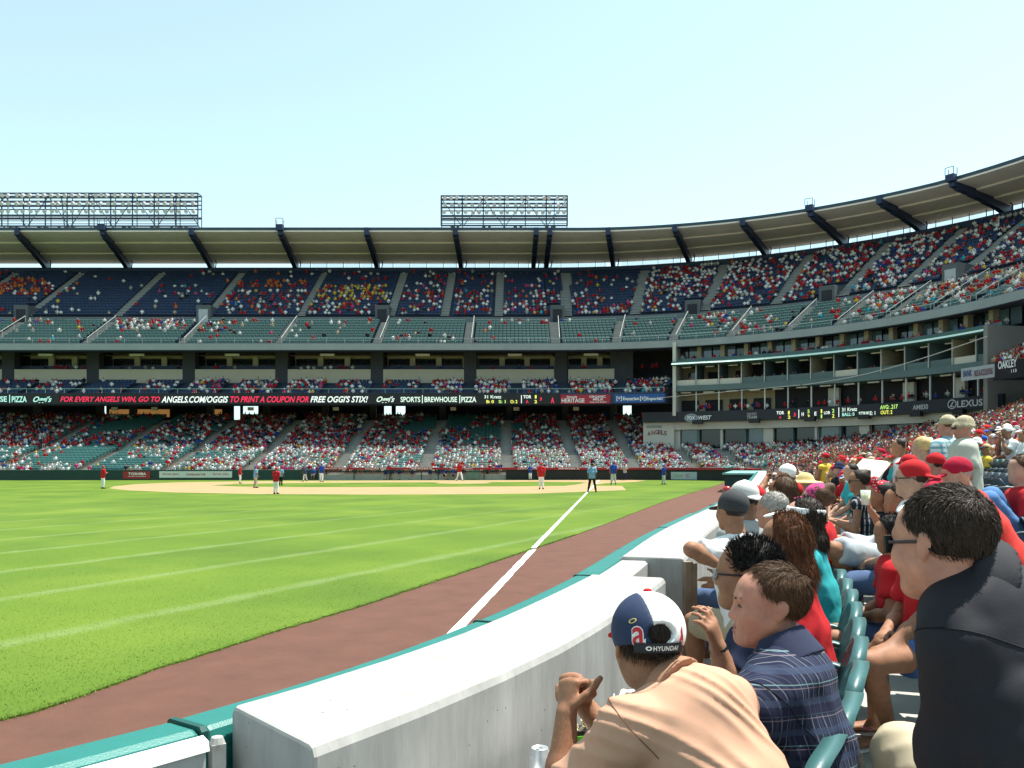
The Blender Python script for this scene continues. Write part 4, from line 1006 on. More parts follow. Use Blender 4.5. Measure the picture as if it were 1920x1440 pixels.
def fsign(px0, px1, z0, z1, m, label, texts, off=-.30, nm='wall_sign'):
    a, b = sorted((wl_px(px0), wl_px(px1))); p, q = w_at(b, off), w_at(a, off)       # p is further along = left in the picture
    c = (p + q) / 2; d = (q - p) / np.linalg.norm(q - p); L = np.linalg.norm(q - p)
    mb = MB(); mb.box((c[0], c[1], (z0 + z1) / 2), (L, .04, z1 - z0), math.atan2(d[1], d[0])); o = mb.build(nm, m); tag(o, label, 'sign', 'advertising signs on the far field wall')
    nrm = np.array([d[1], -d[0]])
    for body, t0, t1, v0, v1, mm in texts:
        cc = p + d * L * (t0 + t1) / 2 + nrm * .03
        put_text('lettering', body, (cc[0], cc[1], z0 + (z1 - z0) * (v0 + v1) / 2), (d[0], d[1], 0), (0, 0, 1), L * (t1 - t0), (z1 - z0) * (v1 - v0), mm, o)
    return o
redt = mat('red_lettering', (.4, .03, .03), .6, 0); wsg = mat('white_sign', (.55, .56, .55), .6, .05, 1.)
fsign(228, 278, .18, 1.0, mat('red_sign', (.3, .02, .02), .6, .1, 1.), 'red sign with white lettering on the dark green field wall', [('TOSHIBA', .2, .85, .5, .85, wl), ('Leading Innovation', .2, .85, .25, .38, wl)])
for p0, tx, lab in ((297, 'Farmer John', 'first white sign with red bow lettering after the red sign'), (343, 'Continental Deli', 'middle white sign with thin red script on the field wall'), (389, 'Farmer John', 'white sign with red bow lettering next to the dugout')):
    s_ = fsign(p0, p0 + 44, .3, 1.02, wsg, lab, [(tx, .15, .85, .35, .72, redt)])
# dugout
dg = empty('dugout', (*w_at(wl_px(760), .5), 0)); tag(dg, 'sunken dugout with red roof edge and benches below the far seats', 'dugout'); dl = -Vector((*w_at(wl_px(760), .5), 0))
parts_ = [far_wall(592, 1420, [(-.5, 1.18), (-.5, 1.42), (.4, 1.42), (.4, 1.18)], 'roof_edge', red_paint, dg), far_wall(592, 945, [(1.2, 0), (1.2, 1.2), (1.3, 1.2), (1.3, 0)], 'back_wall', mat('dugout_back', (.10, .045, .035), .8, .2, .5), dg),
          far_wall(945, 1420, [(-.3, 0), (-.3, 1.18), (0, 1.18), (0, 0)], 'screen_wall', mat('dark_screen', (.012, .016, .015), .7, .2, .6), dg), far_wall(592, 945, [(-.35, .94), (-.35, 1.0), (-.29, 1.0), (-.29, .94)], 'front_rail', green_wall, dg)]
for p_ in (592, 660, 730, 790, 850, 900, 945):
    q = w_at(wl_px(p_), -.3); mb = MB(); mb.box((q[0], q[1], .6), (.1, .1, 1.2)); parts_.append(mb.build('post', green_wall, dg))
for a_, b_ in ((608, 700), (710, 790), (800, 850)):
    parts_.append(far_wall(a_, b_, [(.7, .3), (.7, .5), (1.1, .5), (1.1, .3)], 'bench', mat('bench_wood', (.30, .2, .12), .7, .2, 1.), dg))
parts_.append(far_wall(872, 898, [(-.2, .1), (-.2, 1.1), (.2, 1.1), (.2, .1)], 'glass_box', mat('dugout_glass', (.12, .2, .17), .2, .1, 1.), dg))
for o in parts_: o.location = dl
for i, p0 in enumerate((600, 680, 760, 840, 960, 1040, 1130, 1215, 1300, 1375)):
    a = wl_px(p0 + 25); q = w_at(a, -.53); q2 = w_at(a + .4, -.53); d = (q - q2) / np.linalg.norm(q - q2)
    t_ = put_text('lettering', ('Farmer John', 'LUCAS OIL', 'ANGELS')[i % 3], (q[0], q[1], 1.30), (d[0], d[1], 0), (0, 0, 1), 2.4, .14, wl, dg); t_.location = dl
fsign(1255, 1304, .1, .95, mat('pale_blue_sign', (.32, .38, .42), .6, .08, 1.), 'pale blue grey sign low on the backstop wall', [('Oggi', .12, .45, .25, .7, mat('olive_logo', (.3, .25, .05), .6, 0)), ('C', .58, .72, .3, .75, redt)], -.36)
# green dugout of the home side in front of the near stand
c3 = np.array([16.9, 60.0]); t3 = U([.29, .957]); n3 = np.array([t3[1], -t3[0]])
hd = empty('home_dugout', (*c3, 0), math.atan2(-t3[0], t3[1])); tag(hd, 'low dark green dugout with a pale teal roof past the front wall', 'dugout')
mb = MB(); mb.box((-.6, 7, .62), (2.6, 14, 1.24)); mb.build('side_wall', green_wall, hd)
mb = MB(); mb.box((-.6, 7, 1.3), (2.9, 14.4, .12)); mb.build('roof_slab', mat('dugout_roof_teal', (.16, .36, .31), .6, .12, .8), hd)
for yy in (.5, 3.5, 7, 10.5, 13.5): mb = MB(); mb.bar((-1.9, yy, 1.36), (-1.9, yy, 1.75), .07, .07); mb.build('rail_post', green_wall, hd)
mb = MB(); mb.bar((-1.9, .3, 1.75), (-1.9, 13.7, 1.75), .07, .07); mb.build('rail', mat('teal_rail', (.1, .3, .26), .5, .1, 3.), hd)
# ---------------------------------------------------------------- small things along the front row
def lathe(mb, prof, c, n=20, mi=0):
    c = np.array(c, float); V = [(c[0] + r * math.cos(2 * math.pi * i / n), c[1] + r * math.sin(2 * math.pi * i / n), c[2] + z) for r, z in prof for i in range(n)]
    F = [(k * n + i, k * n + (i + 1) % n, (k + 1) * n + (i + 1) % n, (k + 1) * n + i) for k in range(len(prof) - 1) for i in range(n)]
    F += [tuple(range(n - 1, -1, -1)), tuple((len(prof) - 1) * n + i for i in range(n))]
    mb.add(V, F, mi); return mb
sh = MB(); w_sweep(sh, [(.12, 1.222), (.12, 1.24), (.34, 1.24), (.34, 1.222)], l_of_y(2.5), l_of_y(3.3), .5)
shelf = tag(sh.build('drink_ledge', white_paint), 'narrow white drink ledge fixed to the concrete wall', 'ledge')
for y_ in (2.7, 3.15): q = w_at(l_of_y(y_), .14); mb = MB(); mb.box((q[0], q[1], 1.12), (.03, .24, .18), .4); mb.build('bracket', steel, shelf)
def can(c, label, m):
    t = empty('drink_can', c); tag(t, label, 'can', 'drink cans on the ledge')
    mb = MB(); lathe(mb, [(.026, 0), (.033, .008), (.033, .105), (.027, .118), (.0275, .1215), (.025, .1215), (.0245, .1175)], (0, 0, 0), 24); mb.build('body', m, t, True)
    mb = MB(); lathe(mb, [(.0, .119), (.008, .1205), (.008, .1215), (0, .1215)], (.004, .01, 0), 10); mb.build('pull_tab', alu, t)
    mb = MB(); lathe(mb, [(.006, .1178), (.006, .1182)], (-.008, -.008, 0), 10); mb.build('mouth', black_m, t)
    for dz in (.03, .05): mb = MB(); lathe(mb, [(.0333, dz), (.0335, dz + .004), (.0333, dz + .008)], (0, 0, 0), 20); mb.build('printed_band', mat('can_blue_grey', (.2, .25, .3), .35, .2, 30.), t)
c_ = P(1012, 1440, 2.78); can((c_[0], c_[1], 1.241), 'open silver drink can at the end of the ledge by the clasped hands', mat('silver_can', (.62, .63, .64), .3, .06, 30., metal=.55))
c_ = P(1038, 1440, 2.70); can((c_[0] + .012, c_[1], 1.241), 'second silver drink can half hidden by the tanned forearm', mat('silver_can', (.62, .63, .64)))
def cup(c, label):
    t = empty('drink_cup', c); tag(t, label, 'cup', 'drink cups on the ledge')
    mb = MB(); lathe(mb, [(.031, 0), (.033, .003), (.044, .15), (.045, .152)], (0, 0, 0), 24); mb.build('cup_wall', mat('dark_cup_print', (.035, .03, .05), .4, .8, 18.), t, True)
    mb = MB(); lathe(mb, [(.047, .148), (.048, .156), (.045, .160), (.043, .157), (.0, .157)], (0, 0, 0), 24); mb.build('lid', white_paint, t, True)
    mb = MB(); mb.tube((.005, .0, .155), (.02, .03, .215), .0035, n=8); mb.build('straw', white_paint, t)
def snack(c, rz, label):
    t = empty('snack_box', c, rz); tag(t, label, 'snack box', 'snack boxes along the ledge')
    mb = MB(); mb.box((0, 0, .08), (.10, .07, .16)); o = mb.build('carton', black_m, t)
    mb = MB(); mb.box((0, -.037, .085), (.08, .004, .12)); mb.build('label_panel', mat('lime_print', (.12, .5, .03), .5, .15, 12.), t)
    mb = MB()
    for i in range(9): mb.tube((rng.uniform(-.04, .04), rng.uniform(-.025, .025), .13), (rng.uniform(-.05, .05), rng.uniform(-.03, .03), .16 + rng.uniform(.01, .04)), .008, .005, 6)
    mb.build('filling', mat('popcorn', (.6, .5, .3), .8, .3, 30.), t)
c_ = P(1143, 1330, 3.05); cup((c_[0], c_[1], 1.241), 'dark printed paper cup with white lid and straw on the ledge')
c_ = P(1192, 1330, 3.15); snack((c_[0], c_[1], 1.241), .3, 'black and lime carton of popcorn beside the paper cup')
c_ = P(1092, 1410, 2.86); snack((c_[0], c_[1], 1.241), .2, 'black and lime carton between the tanned forearms')
c_ = P(1185, 1275, 3.5); mb = MB(); 
solid_obj('paper_napkin', [ell((c_[0], c_[1], 1.30), (.07, .05, .06), k=.02), ell((c_[0] + .05, c_[1] + .03, 1.29), (.04, .05, .045), k=.02)], .01, white_paint, None, disp=lambda x, y, z: .01 * np.sin(90 * x + 50 * z) * np.sin(80 * y))
tag(bpy.data.objects['paper_napkin'], 'crumpled white paper napkin on the ledge', 'napkin')
# bright green cup under the second chair, on the floor
c_ = G(1578, 1425, .86); t = empty('plastic_cup', (c_[0], c_[1], .851)); tag(t, 'tall lime green plastic cup on the floor behind the front chairs', 'cup')
mb = MB(); lathe(mb, [(.036, 0), (.048, .17), (.049, .172), (.045, .170), (.034, .01)], (0, 0, 0), 20); mb.build('cup_wall', mat('lime_cup', (.10, .48, .02), .4, .1, 20.), t, True)
mb = MB(); lathe(mb, [(.049, .168), (.051, .172), (.049, .176)], (0, 0, 0), 20); mb.build('rim', mat('dark_green_rim', (.02, .09, .03), .4, 0), t)
# ================================================================ people
def skin_mat(name, c):
    m = mat(name, c, .58, .24, 17., .12, 240, spec=.28); b = m.node_tree.nodes['Principled BSDF']
    b.inputs['Subsurface Weight'].default_value = .12; b.inputs['Subsurface Radius'].default_value = (.02, .008, .005); b.inputs['Subsurface Scale'].default_value = .3
    return m
SK = {k: skin_mat('skin_' + k, c) for k, c in dict(fair=(.43, .245, .165), pink=(.40, .195, .135), tan=(.285, .135, .075), brown=(.23, .115, .065), dark=(.11, .055, .035)).items()}
def wrinkle(m, scale=4.5, strength=.5, dist=.014):
    """crisp pulled creases over the weave"""
    ns, ln, b = nodes_of(m); tc = ns.new('ShaderNodeTexCoord'); H_ = []
    for k, rt in enumerate(((.5, .3, .9), (-.7, .5, -.4))):
        mp = ns.new('ShaderNodeMapping'); mp.inputs['Rotation'].default_value = rt; mp.inputs['Scale'].default_value = (1, .35, 1); ln.new(tc.outputs['Object'], mp.inputs[0])
        wv = ns.new('ShaderNodeTexNoise'); wv.noise_type = 'RIDGED_MULTIFRACTAL'; wv.inputs['Scale'].default_value = scale * (1 + .7 * k); wv.inputs['Detail'].default_value = 2.5; wv.inputs['Distortion'].default_value = .8; ln.new(mp.outputs[0], wv.inputs['Vector']); H_.append(wv.outputs['Fac'])
    we = ns.new('ShaderNodeTexNoise'); we.inputs['Scale'].default_value = 420; ln.new(tc.outputs['Object'], we.inputs['Vector']); w2 = ns.new('ShaderNodeMath'); w2.operation = 'MULTIPLY'; w2.inputs[1].default_value = .02; ln.new(we.outputs['Fac'], w2.inputs[0])
    a1 = ns.new('ShaderNodeMath'); a1.operation = 'ADD'; ln.new(H_[0], a1.inputs[0]); ln.new(H_[1], a1.inputs[1]); a2 = ns.new('ShaderNodeMath'); a2.operation = 'ADD'; ln.new(a1.outputs[0], a2.inputs[0]); ln.new(w2.outputs[0], a2.inputs[1])
    bp = ns.new('ShaderNodeBump'); bp.inputs['Strength'].default_value = strength; bp.inputs['Distance'].default_value = dist; ln.new(a2.outputs[0], bp.inputs['Height']); ln.new(bp.outputs[0], b.inputs['Normal']); return m
def cloth(name, c, rough=.9, bump=.18, var=.07): return wrinkle(mat('cloth_' + name, c, rough, var, 9., 0, spec=.15))
CL = {k: cloth(k, c) for k, c in dict(red=(.42, .018, .022), crimson=(.33, .012, .035), white=(.74, .74, .72), grey=(.33, .34, .33), lightgrey=(.5, .5, .47), navy=(.02, .028, .06), black=(.014, .014, .018), blue=(.02, .06, .30), royal=(.03, .08, .42), teal=(.03, .32, .34), yellow=(.62, .44, .06), orange=(.62, .16, .03), khaki=(.42, .36, .25), denim=(.07, .11, .2), paledenim=(.25, .33, .45), pink=(.55, .06, .2), green=(.04, .16, .07), salmon=(.56, .335, .215), purple=(.12, .05, .2), greyshort=(.36, .40, .42), cyan=(.02, .38, .5)).items()}
def hair_mat(name, c, rough=.42):
    m = mat('hair_' + name, c, .55, .35, 30., 0, spec=.22); ns, ln, b = nodes_of(m)
    tc = ns.new('ShaderNodeTexCoord'); mp = ns.new('ShaderNodeMapping'); mp.inputs['Scale'].default_value = (120, 120, 14); ln.new(tc.outputs['Object'], mp.inputs[0])
    n = ns.new('ShaderNodeTexNoise'); n.inputs['Scale'].default_value = 1; n.inputs['Detail'].default_value = 4; ln.new(mp.outputs[0], n.inputs[0])
    bp = ns.new('ShaderNodeBump'); bp.inputs['Strength'].default_value = .8; bp.inputs['Distance'].default_value = .006; ln.new(n.outputs['Fac'], bp.inputs['Height']); ln.new(bp.outputs[0], b.inputs['Normal'])
    return m
HR = {k: hair_mat(k, c) for k, c in dict(black=(.012, .010, .009), dark=(.028, .018, .012), brown=(.075, .038, .018), auburn=(.12, .045, .018), blonde=(.48, .34, .15), grey=(.30, .28, .25), white=(.55, .53, .5)).items()}
rubber = mat('shoe_rubber', (.5, .5, .48), .6, .1, 20.)
UPV = np.array([0, 0, 1.0])
def rot(v, axis, a):
    v, axis = np.asarray(v, float), U(axis); return v * math.cos(a) + np.cross(axis, v) * math.sin(a) + axis * np.dot(axis, v) * (1 - math.cos(a))
def ridges(seed, amp, axis, along, wl=.06):
    """long pulled creases running in the direction along"""
    r = np.random.default_rng(seed); A, B = U(axis) * 2 * np.pi / wl, U(along); ph = r.uniform(0, 6, 6)
    def f(x, y, z):
        a = A[0] * x + A[1] * y + A[2] * z; b = B[0] * x + B[1] * y + B[2] * z
        t = np.sin(a + ph[0] + 1.7 * np.sin(11 * b + ph[1]) + 1.1 * np.sin(.43 * a + ph[2])); m = .5 + .5 * np.sin(13 * b + .31 * a + ph[3]) * np.sin(7 * b - .2 * a + ph[4])
        t2 = np.sin(.45 * a + 5 * b + ph[5]); rd = (1 - np.sqrt(t * t + .03)) * 1.2
        return -amp * (rd * 1.5 * m + .35 * t2)
    return f
def folds(seed, amp, wl=.09, axis=None):
    r = np.random.default_rng(seed); K = r.normal(0, 1, (4, 3)); K /= np.linalg.norm(K, axis=1)[:, None]
    if axis is not None: K = K * .35 + np.asarray(axis)
    K *= 2 * np.pi / (wl * r.uniform(.7, 1.6, 4))[:, None]; M = r.normal(0, 9, (4, 3)); ph = r.uniform(0, 6, 8)
    def f(x, y, z):
        o = 0
        for i in range(4):
            t = np.sin(K[i, 0] * x + K[i, 1] * y + K[i, 2] * z + ph[i] + 1.6 * np.sin(M[i, 0] * x + M[i, 1] * y + M[i, 2] * z + ph[i + 4]))
            o = o + np.where(t > 0, t, t * .35)
        return -amp * .5 * o
    return f
# ---------------------------------------------------------------- anatomy
def head_prims(c, F, s=1.0, fine=False, female=False):
    T = lambda x, y, z: np.asarray(c) + s * (x * F[0] + y * F[1] + z * F[2])
    E = lambda p, r, k=.02, sub=False: ell(T(*p), np.array(r) * s, F, k * s, sub)
    q = [E((0, -.012, .030), (.075, .094, .086)), E((0, .028, -.030), (.060, .066, .085), .03), E((0, .045, .035), (.058, .046, .05), .03), E((0, .060, -.092), (.032, .030, .024), .03)]
    for d in (-1, 1):
        q += [cap(T(d * .056, .0, -.045), T(d * .026, .060, -.093), .018 * s, .018 * s, .03), E((d * .044, .058, -.030), (.026, .028, .028), .03)]
        q += [cap(T(d * .074, -.012, .002), T(d * .076, -.014, -.026), .011 * s, .008 * s, .005), E((d * .079, -.020, .003), (.0065, .017, .025), .005)]
    q += [cap(T(-.034, .082, .016), T(.034, .082, .016), .013 * s, k=.02)]
    for d in (-1, 1): q += [E((d * .031, .098, -.004), (.016, .016, .012), .014, True), E((d * .031, .073, -.005), (.0135, .0135, .0125), .004)]
    q += [cap(T(0, .088, .004), T(0, .1045, -.034), .0075 * s, .0118 * s, .014), E((.012, .094, -.040), (.0085, .011, .0075), .008), E((-.012, .094, -.040), (.0085, .011, .0075), .008)]
    q += [cap(T(-.020, .086, -.066), T(.020, .086, -.066), .0085 * s, k=.006), cap(T(-.017, .086, -.0795), T(.017, .086, -.0795), .009 * s, k=.006), E((0, .072, -.098), (.020, .020, .017), .02)]
    if fine:
        q += [cap(T(-.024, .0965, -.0722), T(.024, .0965, -.0722), .0028 * s, k=.004, sub=True)]
        for d in (-1, 1): q += [E((d * .089, -.012, .002), (.006, .011, .015), .006, True)]
    return q
def hand_prims(w, d, n, thumb_side, s=1.0, curl=(.35, .5, .4), spread=.05, thumb=.5, fat=1.0):
    """w wrist, d along the hand, n the way the palm faces, thumb_side = lateral vector towards the thumb"""
    d, n = U(d), U(n); x = U(thumb_side - d * np.dot(thumb_side, d)); n = U(n - d * np.dot(n, d) - x * np.dot(n, x)); w = np.asarray(w, float)
    q = [es(w + d * .005 * s, w + d * .080 * s, (.030 * s, .019 * s), (.041 * s, .015 * s), x, .012)]
    for i, (off, L) in enumerate(zip((.031, .0105, -.010, -.029), (.072, .080, .074, .058))):
        b = w + s * (d * (.082 - .004 * abs(i - 1)) + x * off); a = 0; dd = U(d + x * spread * (1.5 - i)); r = .0088 * s * fat; L = L * s
        for seg, (fr, cu) in enumerate(zip((.46, .30, .24), curl)):
            a += cu; v = U(dd * math.cos(a) + n * math.sin(a)); e = b + v * L * fr; q.append(cap(b, e, r, r * .93, .004)); b = e; r *= .93
    b = w + s * (d * .022 + x * .028); v = U(d * .62 + x * .75 * thumb * 1.6 + n * .35)
    for L, r in ((.040, .0125), (.032, .0105), (.026, .0095)):
        e = b + v * L * s; q.append(cap(b, e, r * s * fat, r * .92 * s * fat, .007)); b = e; v = U(v + d * .35 + n * .12)
    return q
def auto_joints(H, floor, f, lean=.12, yaw=0., pitch=0., arms='lap', s=None, legs='sit', roll=0.):
    """seated (or standing) figure whose head centre is H, facing f; returns joints"""
    f = U([f[0], f[1], 0]); r = np.array([f[1], -f[0], 0]); H = np.asarray(H, float)
    need = (.53 if legs == 'sit' else .94) + .50 * math.cos(lean) + .19 * math.cos(lean * .7)
    if s is None: s = float(np.clip((H[2] - floor) / need, .72, 1.2))
    t = UPV * math.cos(lean) + f * math.sin(lean); u_ = UPV * math.cos(lean * .7) + f * math.sin(lean * .7)
    nb = H - .19 * s * u_; pel = nb - .50 * s * t
    J = dict(s=s, f=f, r=r, t=t, nb=nb, pel=pel, head=H, floor=floor)
    hf = rot(f, UPV, yaw); hr = np.array([hf[1], -hf[0], 0]); hf = rot(hf, hr, pitch); J['F'] = np.stack([hr, hf, np.cross(hr, hf)])
    if roll: J['F'] = np.stack([rot(v, hf, roll) for v in J['F']])
    for d, k in ((-1, 'L'), (1, 'R')):
        sh = nb + d * r * .185 * s - t * .055 * s + f * .01; hip = pel + d * r * .09 * s
        J['sh' + k] = sh; J['hip' + k] = hip
        if legs == 'sit':
            kn = hip + f * .43 * s + d * r * .04 * s; kn[2] = floor + .50 * s; an = kn - f * .03 * s; an[2] = floor + .085 * s
        else:
            kn = hip + f * .03 * s + d * r * .01; kn[2] = floor + .50 * s; an = hip + d * r * .02 - f * .02 * s; an[2] = floor + .085 * s
        J['kn' + k] = kn; J['an' + k] = an; J['toe' + k] = an + f * .17 * s + d * r * .03 * s; J['toe' + k][2] = floor + .035 * s
        if arms == 'lap': el = sh + (-t * .27 + d * r * .06 + f * .06) * s; wr = hip + (f * .27 + UPV * .12 - d * r * .03) * s
        elif arms == 'knees': el = sh + (-t * .24 + f * .14 + d * r * .05) * s; wr = kn + (-f * .02 + UPV * .08 - d * r * .06) * s
        elif arms == 'fold': el = sh + (-t * .25 + d * r * .05 + f * .10) * s; wr = sh + (-t * .22 - d * r * .20 + f * .20) * s
        elif arms == 'face': el = sh + (-t * .20 + f * .20) * s; wr = J['head'] + (hf * .12 - UPV * .14 + d * r * .04) * s
        elif arms == 'up' and k == 'R': el = sh + (UPV * .20 + d * r * .18) * s; wr = el + (UPV * .24 - d * r * .06) * s
        elif arms == 'brow' and k == 'L': el = sh + (UPV * .06 + f * .22 + d * r * .12) * s; wr = J['head'] + (hf * .13 + UPV * .06 + d * r * .05) * s
        elif arms == 'side': el = sh + (-UPV * .28 + d * r * .05 - f * .02) * s; wr = el + (-UPV * .20 + f * .14) * s
        elif arms == 'hold': el = sh + (-UPV * .26 + d * r * .04 + f * .02) * s; wr = el + (f * .22 + UPV * .08 - d * r * .10) * s
        else: el = sh + (-t * .27 + d * r * .06 + f * .06) * s; wr = hip + (f * .27 + UPV * .12 - d * r * .03) * s
        J['el' + k] = el; J['wr' + k] = wr; J['hd' + k] = U(wr - el); J['pn' + k] = -UPV
    return J
def body_prims(J, fine=False, bulk=1.0, feet=True, fat=1.0, nohands=()):
    s, r, f, t = J['s'], J['r'], J['f'], J['t']; q = []
    q += head_prims(J['head'], J['F'], s, fine)
    q += [es(J['nb'] - t * .04 * s, J['head'] - J['F'][2] * .07 * s - J['F'][1] * .018 * s, (.066 * s, .062 * s), (.054 * s, .056 * s), r, .03)]
    mid = J['pel'] * .5 + J['nb'] * .5
    q += [es(J['nb'] - t * .06 * s, mid, (.15 * s * bulk, .085 * s * bulk), (.135 * s * bulk, .09 * s * bulk), r, .05), es(mid, J['pel'], (.135 * s * bulk, .09 * s * bulk), (.15 * s * bulk, .10 * s * bulk), r, .05)]
    for d, k in ((-1, 'L'), (1, 'R')):
        sh, el, wr = J['sh' + k], J['el' + k], J['wr' + k]
        q += [cap(J['nb'] - t * .035 * s + d * r * .03 * s, sh, .047 * s, .044 * s, .05), cap(sh, el, .046 * s * fat, .040 * s * fat, .03), cap(el, el * .6 + wr * .4, .041 * s * fat, .040 * s * fat, .03), cap(el * .6 + wr * .4, wr, .040 * s * fat, .027 * s * fat, .03)]
        if k not in nohands: q += hand_prims(wr, J['hd' + k], J['pn' + k], -d * r if abs(np.dot(-d * r, J['hd' + k])) < .9 else UPV, s, fat=1.0 if fine else 1.25)
        q += [cap(J['hip' + k], J['kn' + k], .082 * s * fat, .056 * s * fat, .05), cap(J['kn' + k], J['kn' + k] * .65 + J['an' + k] * .35 - f * .01, .054 * s * fat, .056 * s * fat, .03), cap(J['kn' + k] * .65 + J['an' + k] * .35 - f * .01, J['an' + k], .056 * s * fat, .036 * s, .03)]
        if feet: q += [es(J['an' + k] - UPV * .045 * s - f * .03 * s, J['toe' + k], (.036 * s, .03 * s), (.044 * s, .022 * s), np.cross(UPV, J['toe' + k] - J['an' + k]), .03)]
    return q
def shirt_prims(J, sleeve=.6, g=.016, bulk=1.0, hem=.06, neck=True, fat=1.0):
    s, r, f, t = J['s'], J['r'], J['f'], J['t']; mid = J['pel'] * .5 + J['nb'] * .5; top = J['nb'] - t * .055 * s
    q = [es(top, mid, (.152 * s * bulk + g, .088 * s * bulk + g), (.142 * s * bulk + g * 1.6, .096 * s * bulk + g * 1.6), r, .05), es(mid, J['pel'] - t * hem * s, (.142 * s * bulk + g * 1.6, .096 * s * bulk + g * 1.6), (.160 * s * bulk + g * 1.5, .112 * s * bulk + g * 1.5), r, .05, (False, True))]
    if neck: q += [es(J['nb'] - t * .05 * s, J['nb'] + t * .012 * s, (.085 * s, .072 * s), (.070 * s, .066 * s), r, .03, (False, True))]
    for d, k in ((-1, 'L'), (1, 'R')):
        sh, el, wr = J['sh' + k], J['el' + k], J['wr' + k]
        q += [cap(J['nb'] - t * .035 * s + d * r * .03 * s, sh, .055 * s + g * .8, .052 * s + g, .05)]
        if sleeve > 0:
            e = sh + (el - sh) * min(1, sleeve); q += [cap(sh, e, .052 * s * fat + g, .048 * s * fat + g * 1.5 + .006, .04, (False, True) if sleeve <= 1 else None)]
            if sleeve > 1: q += [cap(el, el + (wr - el) * (sleeve - 1), .046 * s + g, .032 * s + g, .03, (False, True))]
    return q
def pants_prims(J, length=.55, g=.016, bulk=1.0):
    s, r, f, t = J['s'], J['r'], J['f'], J['t']
    q = [es(J['pel'] + t * .09 * s, J['pel'] - t * .03 * s, (.15 * s * bulk + g, .10 * s * bulk + g), (.155 * s * bulk + g, .115 * s * bulk + g), r, .05)]
    for k in 'LR':
        hip, kn, an = J['hip' + k], J['kn' + k], J['an' + k]
        if length < 1: q += [cap(hip, hip + (kn - hip) * length, .088 * s + g, .070 * s + g * 1.7, .04, (False, True))]
        else: q += [cap(hip, kn, .086 * s + g, .060 * s + g, .04), cap(kn, kn + (an - kn) * min(1, length - 1), .060 * s + g, .045 * s + g, .03, (False, True))]
    return q
def shoe_prims(J):
    s, f = J['s'], J['f']; q = []
    for k in 'LR':
        q += [es(J['an' + k] - UPV * .035 * s - f * .045 * s, J['toe' + k] + U(J['toe' + k] - J['an' + k]) * .02, (.040 * s, .040 * s), (.050 * s, .032 * s), np.cross(UPV, J['toe' + k] - J['an' + k]), .03), cap(J['an' + k] - UPV * .04 * s, J['an' + k] + UPV * .015 * s, .046 * s, .044 * s, .03, (False, True))]
    return q
def hair_prims(J, style):
    low = J.get('hair_low', -.062)
    s, F, c = J['s'], J['F'], J['head']; T = lambda x, y, z: c + s * (x * F[0] + y * F[1] + z * F[2]); E = lambda p, r, k=.015, sub=False: ell(T(*p), np.array(r) * s, F, k, sub)
    V = lambda x, y, z: x * F[0] + y * F[1] + z * F[2]
    q = [E((0, -.016, .036), (.0795, .0970, .0865))]
    if style in ('long', 'pony', 'bun'): q = [E((0, -.018, .034), (.087, .102, .092))]
    if style == 'long': q += [es(T(0, -.045, .02), T(0, -.085, -.13), (.086 * s, .055 * s), (.088 * s, .046 * s), F[0], .04), es(T(0, -.085, -.13), T(0, -.080, -.30), (.088 * s, .046 * s), (.070 * s, .022 * s), F[0], .04)]
    cut = [half(T(0, .052, .062), V(0, .85, -.53)), half(T(0, .0, low), V(0, .25, -1)) if style != 'long' else half(T(0, .03, -.02), V(0, 1, -.1)), E((.085, .030, -.03), (.05, .052, .062), .01, True), E((-.085, .030, -.03), (.05, .052, .062), .01, True), E((.092, -.010, -.012), (.016, .022, .034), .006, True), E((-.092, -.010, -.012), (.016, .022, .034), .006, True)]
    if style == 'long': cut = cut[:4]
    q += cut
    if style == 'pony': q += [cap(T(0, -.105, .055), T(0, -.150, .02), .022 * s, .030 * s, .02), cap(T(0, -.150, .02), T(0, -.140, -.16), .034 * s, .014 * s, .03)]
    if style == 'bun': q += [E((0, -.085, .095), (.042, .040, .036), .015)]
    return q
def cap_prims(J, kind='cap', back=False):
    s, F, c = J['s'], J['F'], J['head']; T = lambda x, y, z: c + s * (x * F[0] + y * F[1] + z * F[2]); V = lambda x, y, z: x * F[0] + y * F[1] + z * F[2]
    E = lambda p, r, k=.012, sub=False: ell(T(*p), np.array(r) * s, F, k, sub)
    b = -1 if back else 1
    if kind == 'visor':
        return [E((0, -.014, .040), (.094, .112, .086)), half(T(0, 0, .066), V(0, -.1, 1)), half(T(0, 0, .026), V(0, .1, -1)), E((0, -.014, .05), (.080, .098, .12), .004, True), ell(T(0, .125, .028), np.array((.092, .105, .012)) * s, np.stack([F[0], rot(F[1], F[0], -.22), rot(F[2], F[0], -.22)]), .012)]
    dome = [E((0, -.014, .040), (.0850, .1030, .089)), half(T(0, 0, .010), V(0, .10 * b, -1))]
    if kind == 'straw': return [E((0, -.013, .06), (.085, .10, .085)), half(T(0, 0, .03), V(0, 0, -1)), E((0, -.005, .032), (.20, .215, .014), .03)]
    if kind == 'bucket': return [E((0, -.013, .055), (.085, .10, .078)), half(T(0, 0, .02), V(0, 0, -1)), es(T(0, -.008, .035), T(0, -.006, -.005), (.092 * s, .11 * s), (.118 * s, .135 * s), F[0], .02, (True, True))]
    if kind == 'beanie': return dome
    Fb = np.stack([F[0], rot(F[1], F[0], -.20 * b), rot(F[2], F[0], -.20 * b)])
    return dome + [ell(T(0, b * .115, .014), np.array((.076, .075, .011)) * s, Fb, .010), E((0, -.014, .129), (.011, .011, .006), .004)]
def combed(F):
    """short hair lying forward on top, down and back at the sides"""
    def f(no):
        a = np.clip(no @ F[2], 0, 1)[:, None]; v = F[1][None] * (1.2 * a - .35) - F[2][None] * (1.1 * (1 - a)); v = v - no * (v * no).sum(1)[:, None]
        return v / np.maximum(np.linalg.norm(v, axis=1)[:, None], 1e-3)
    return f
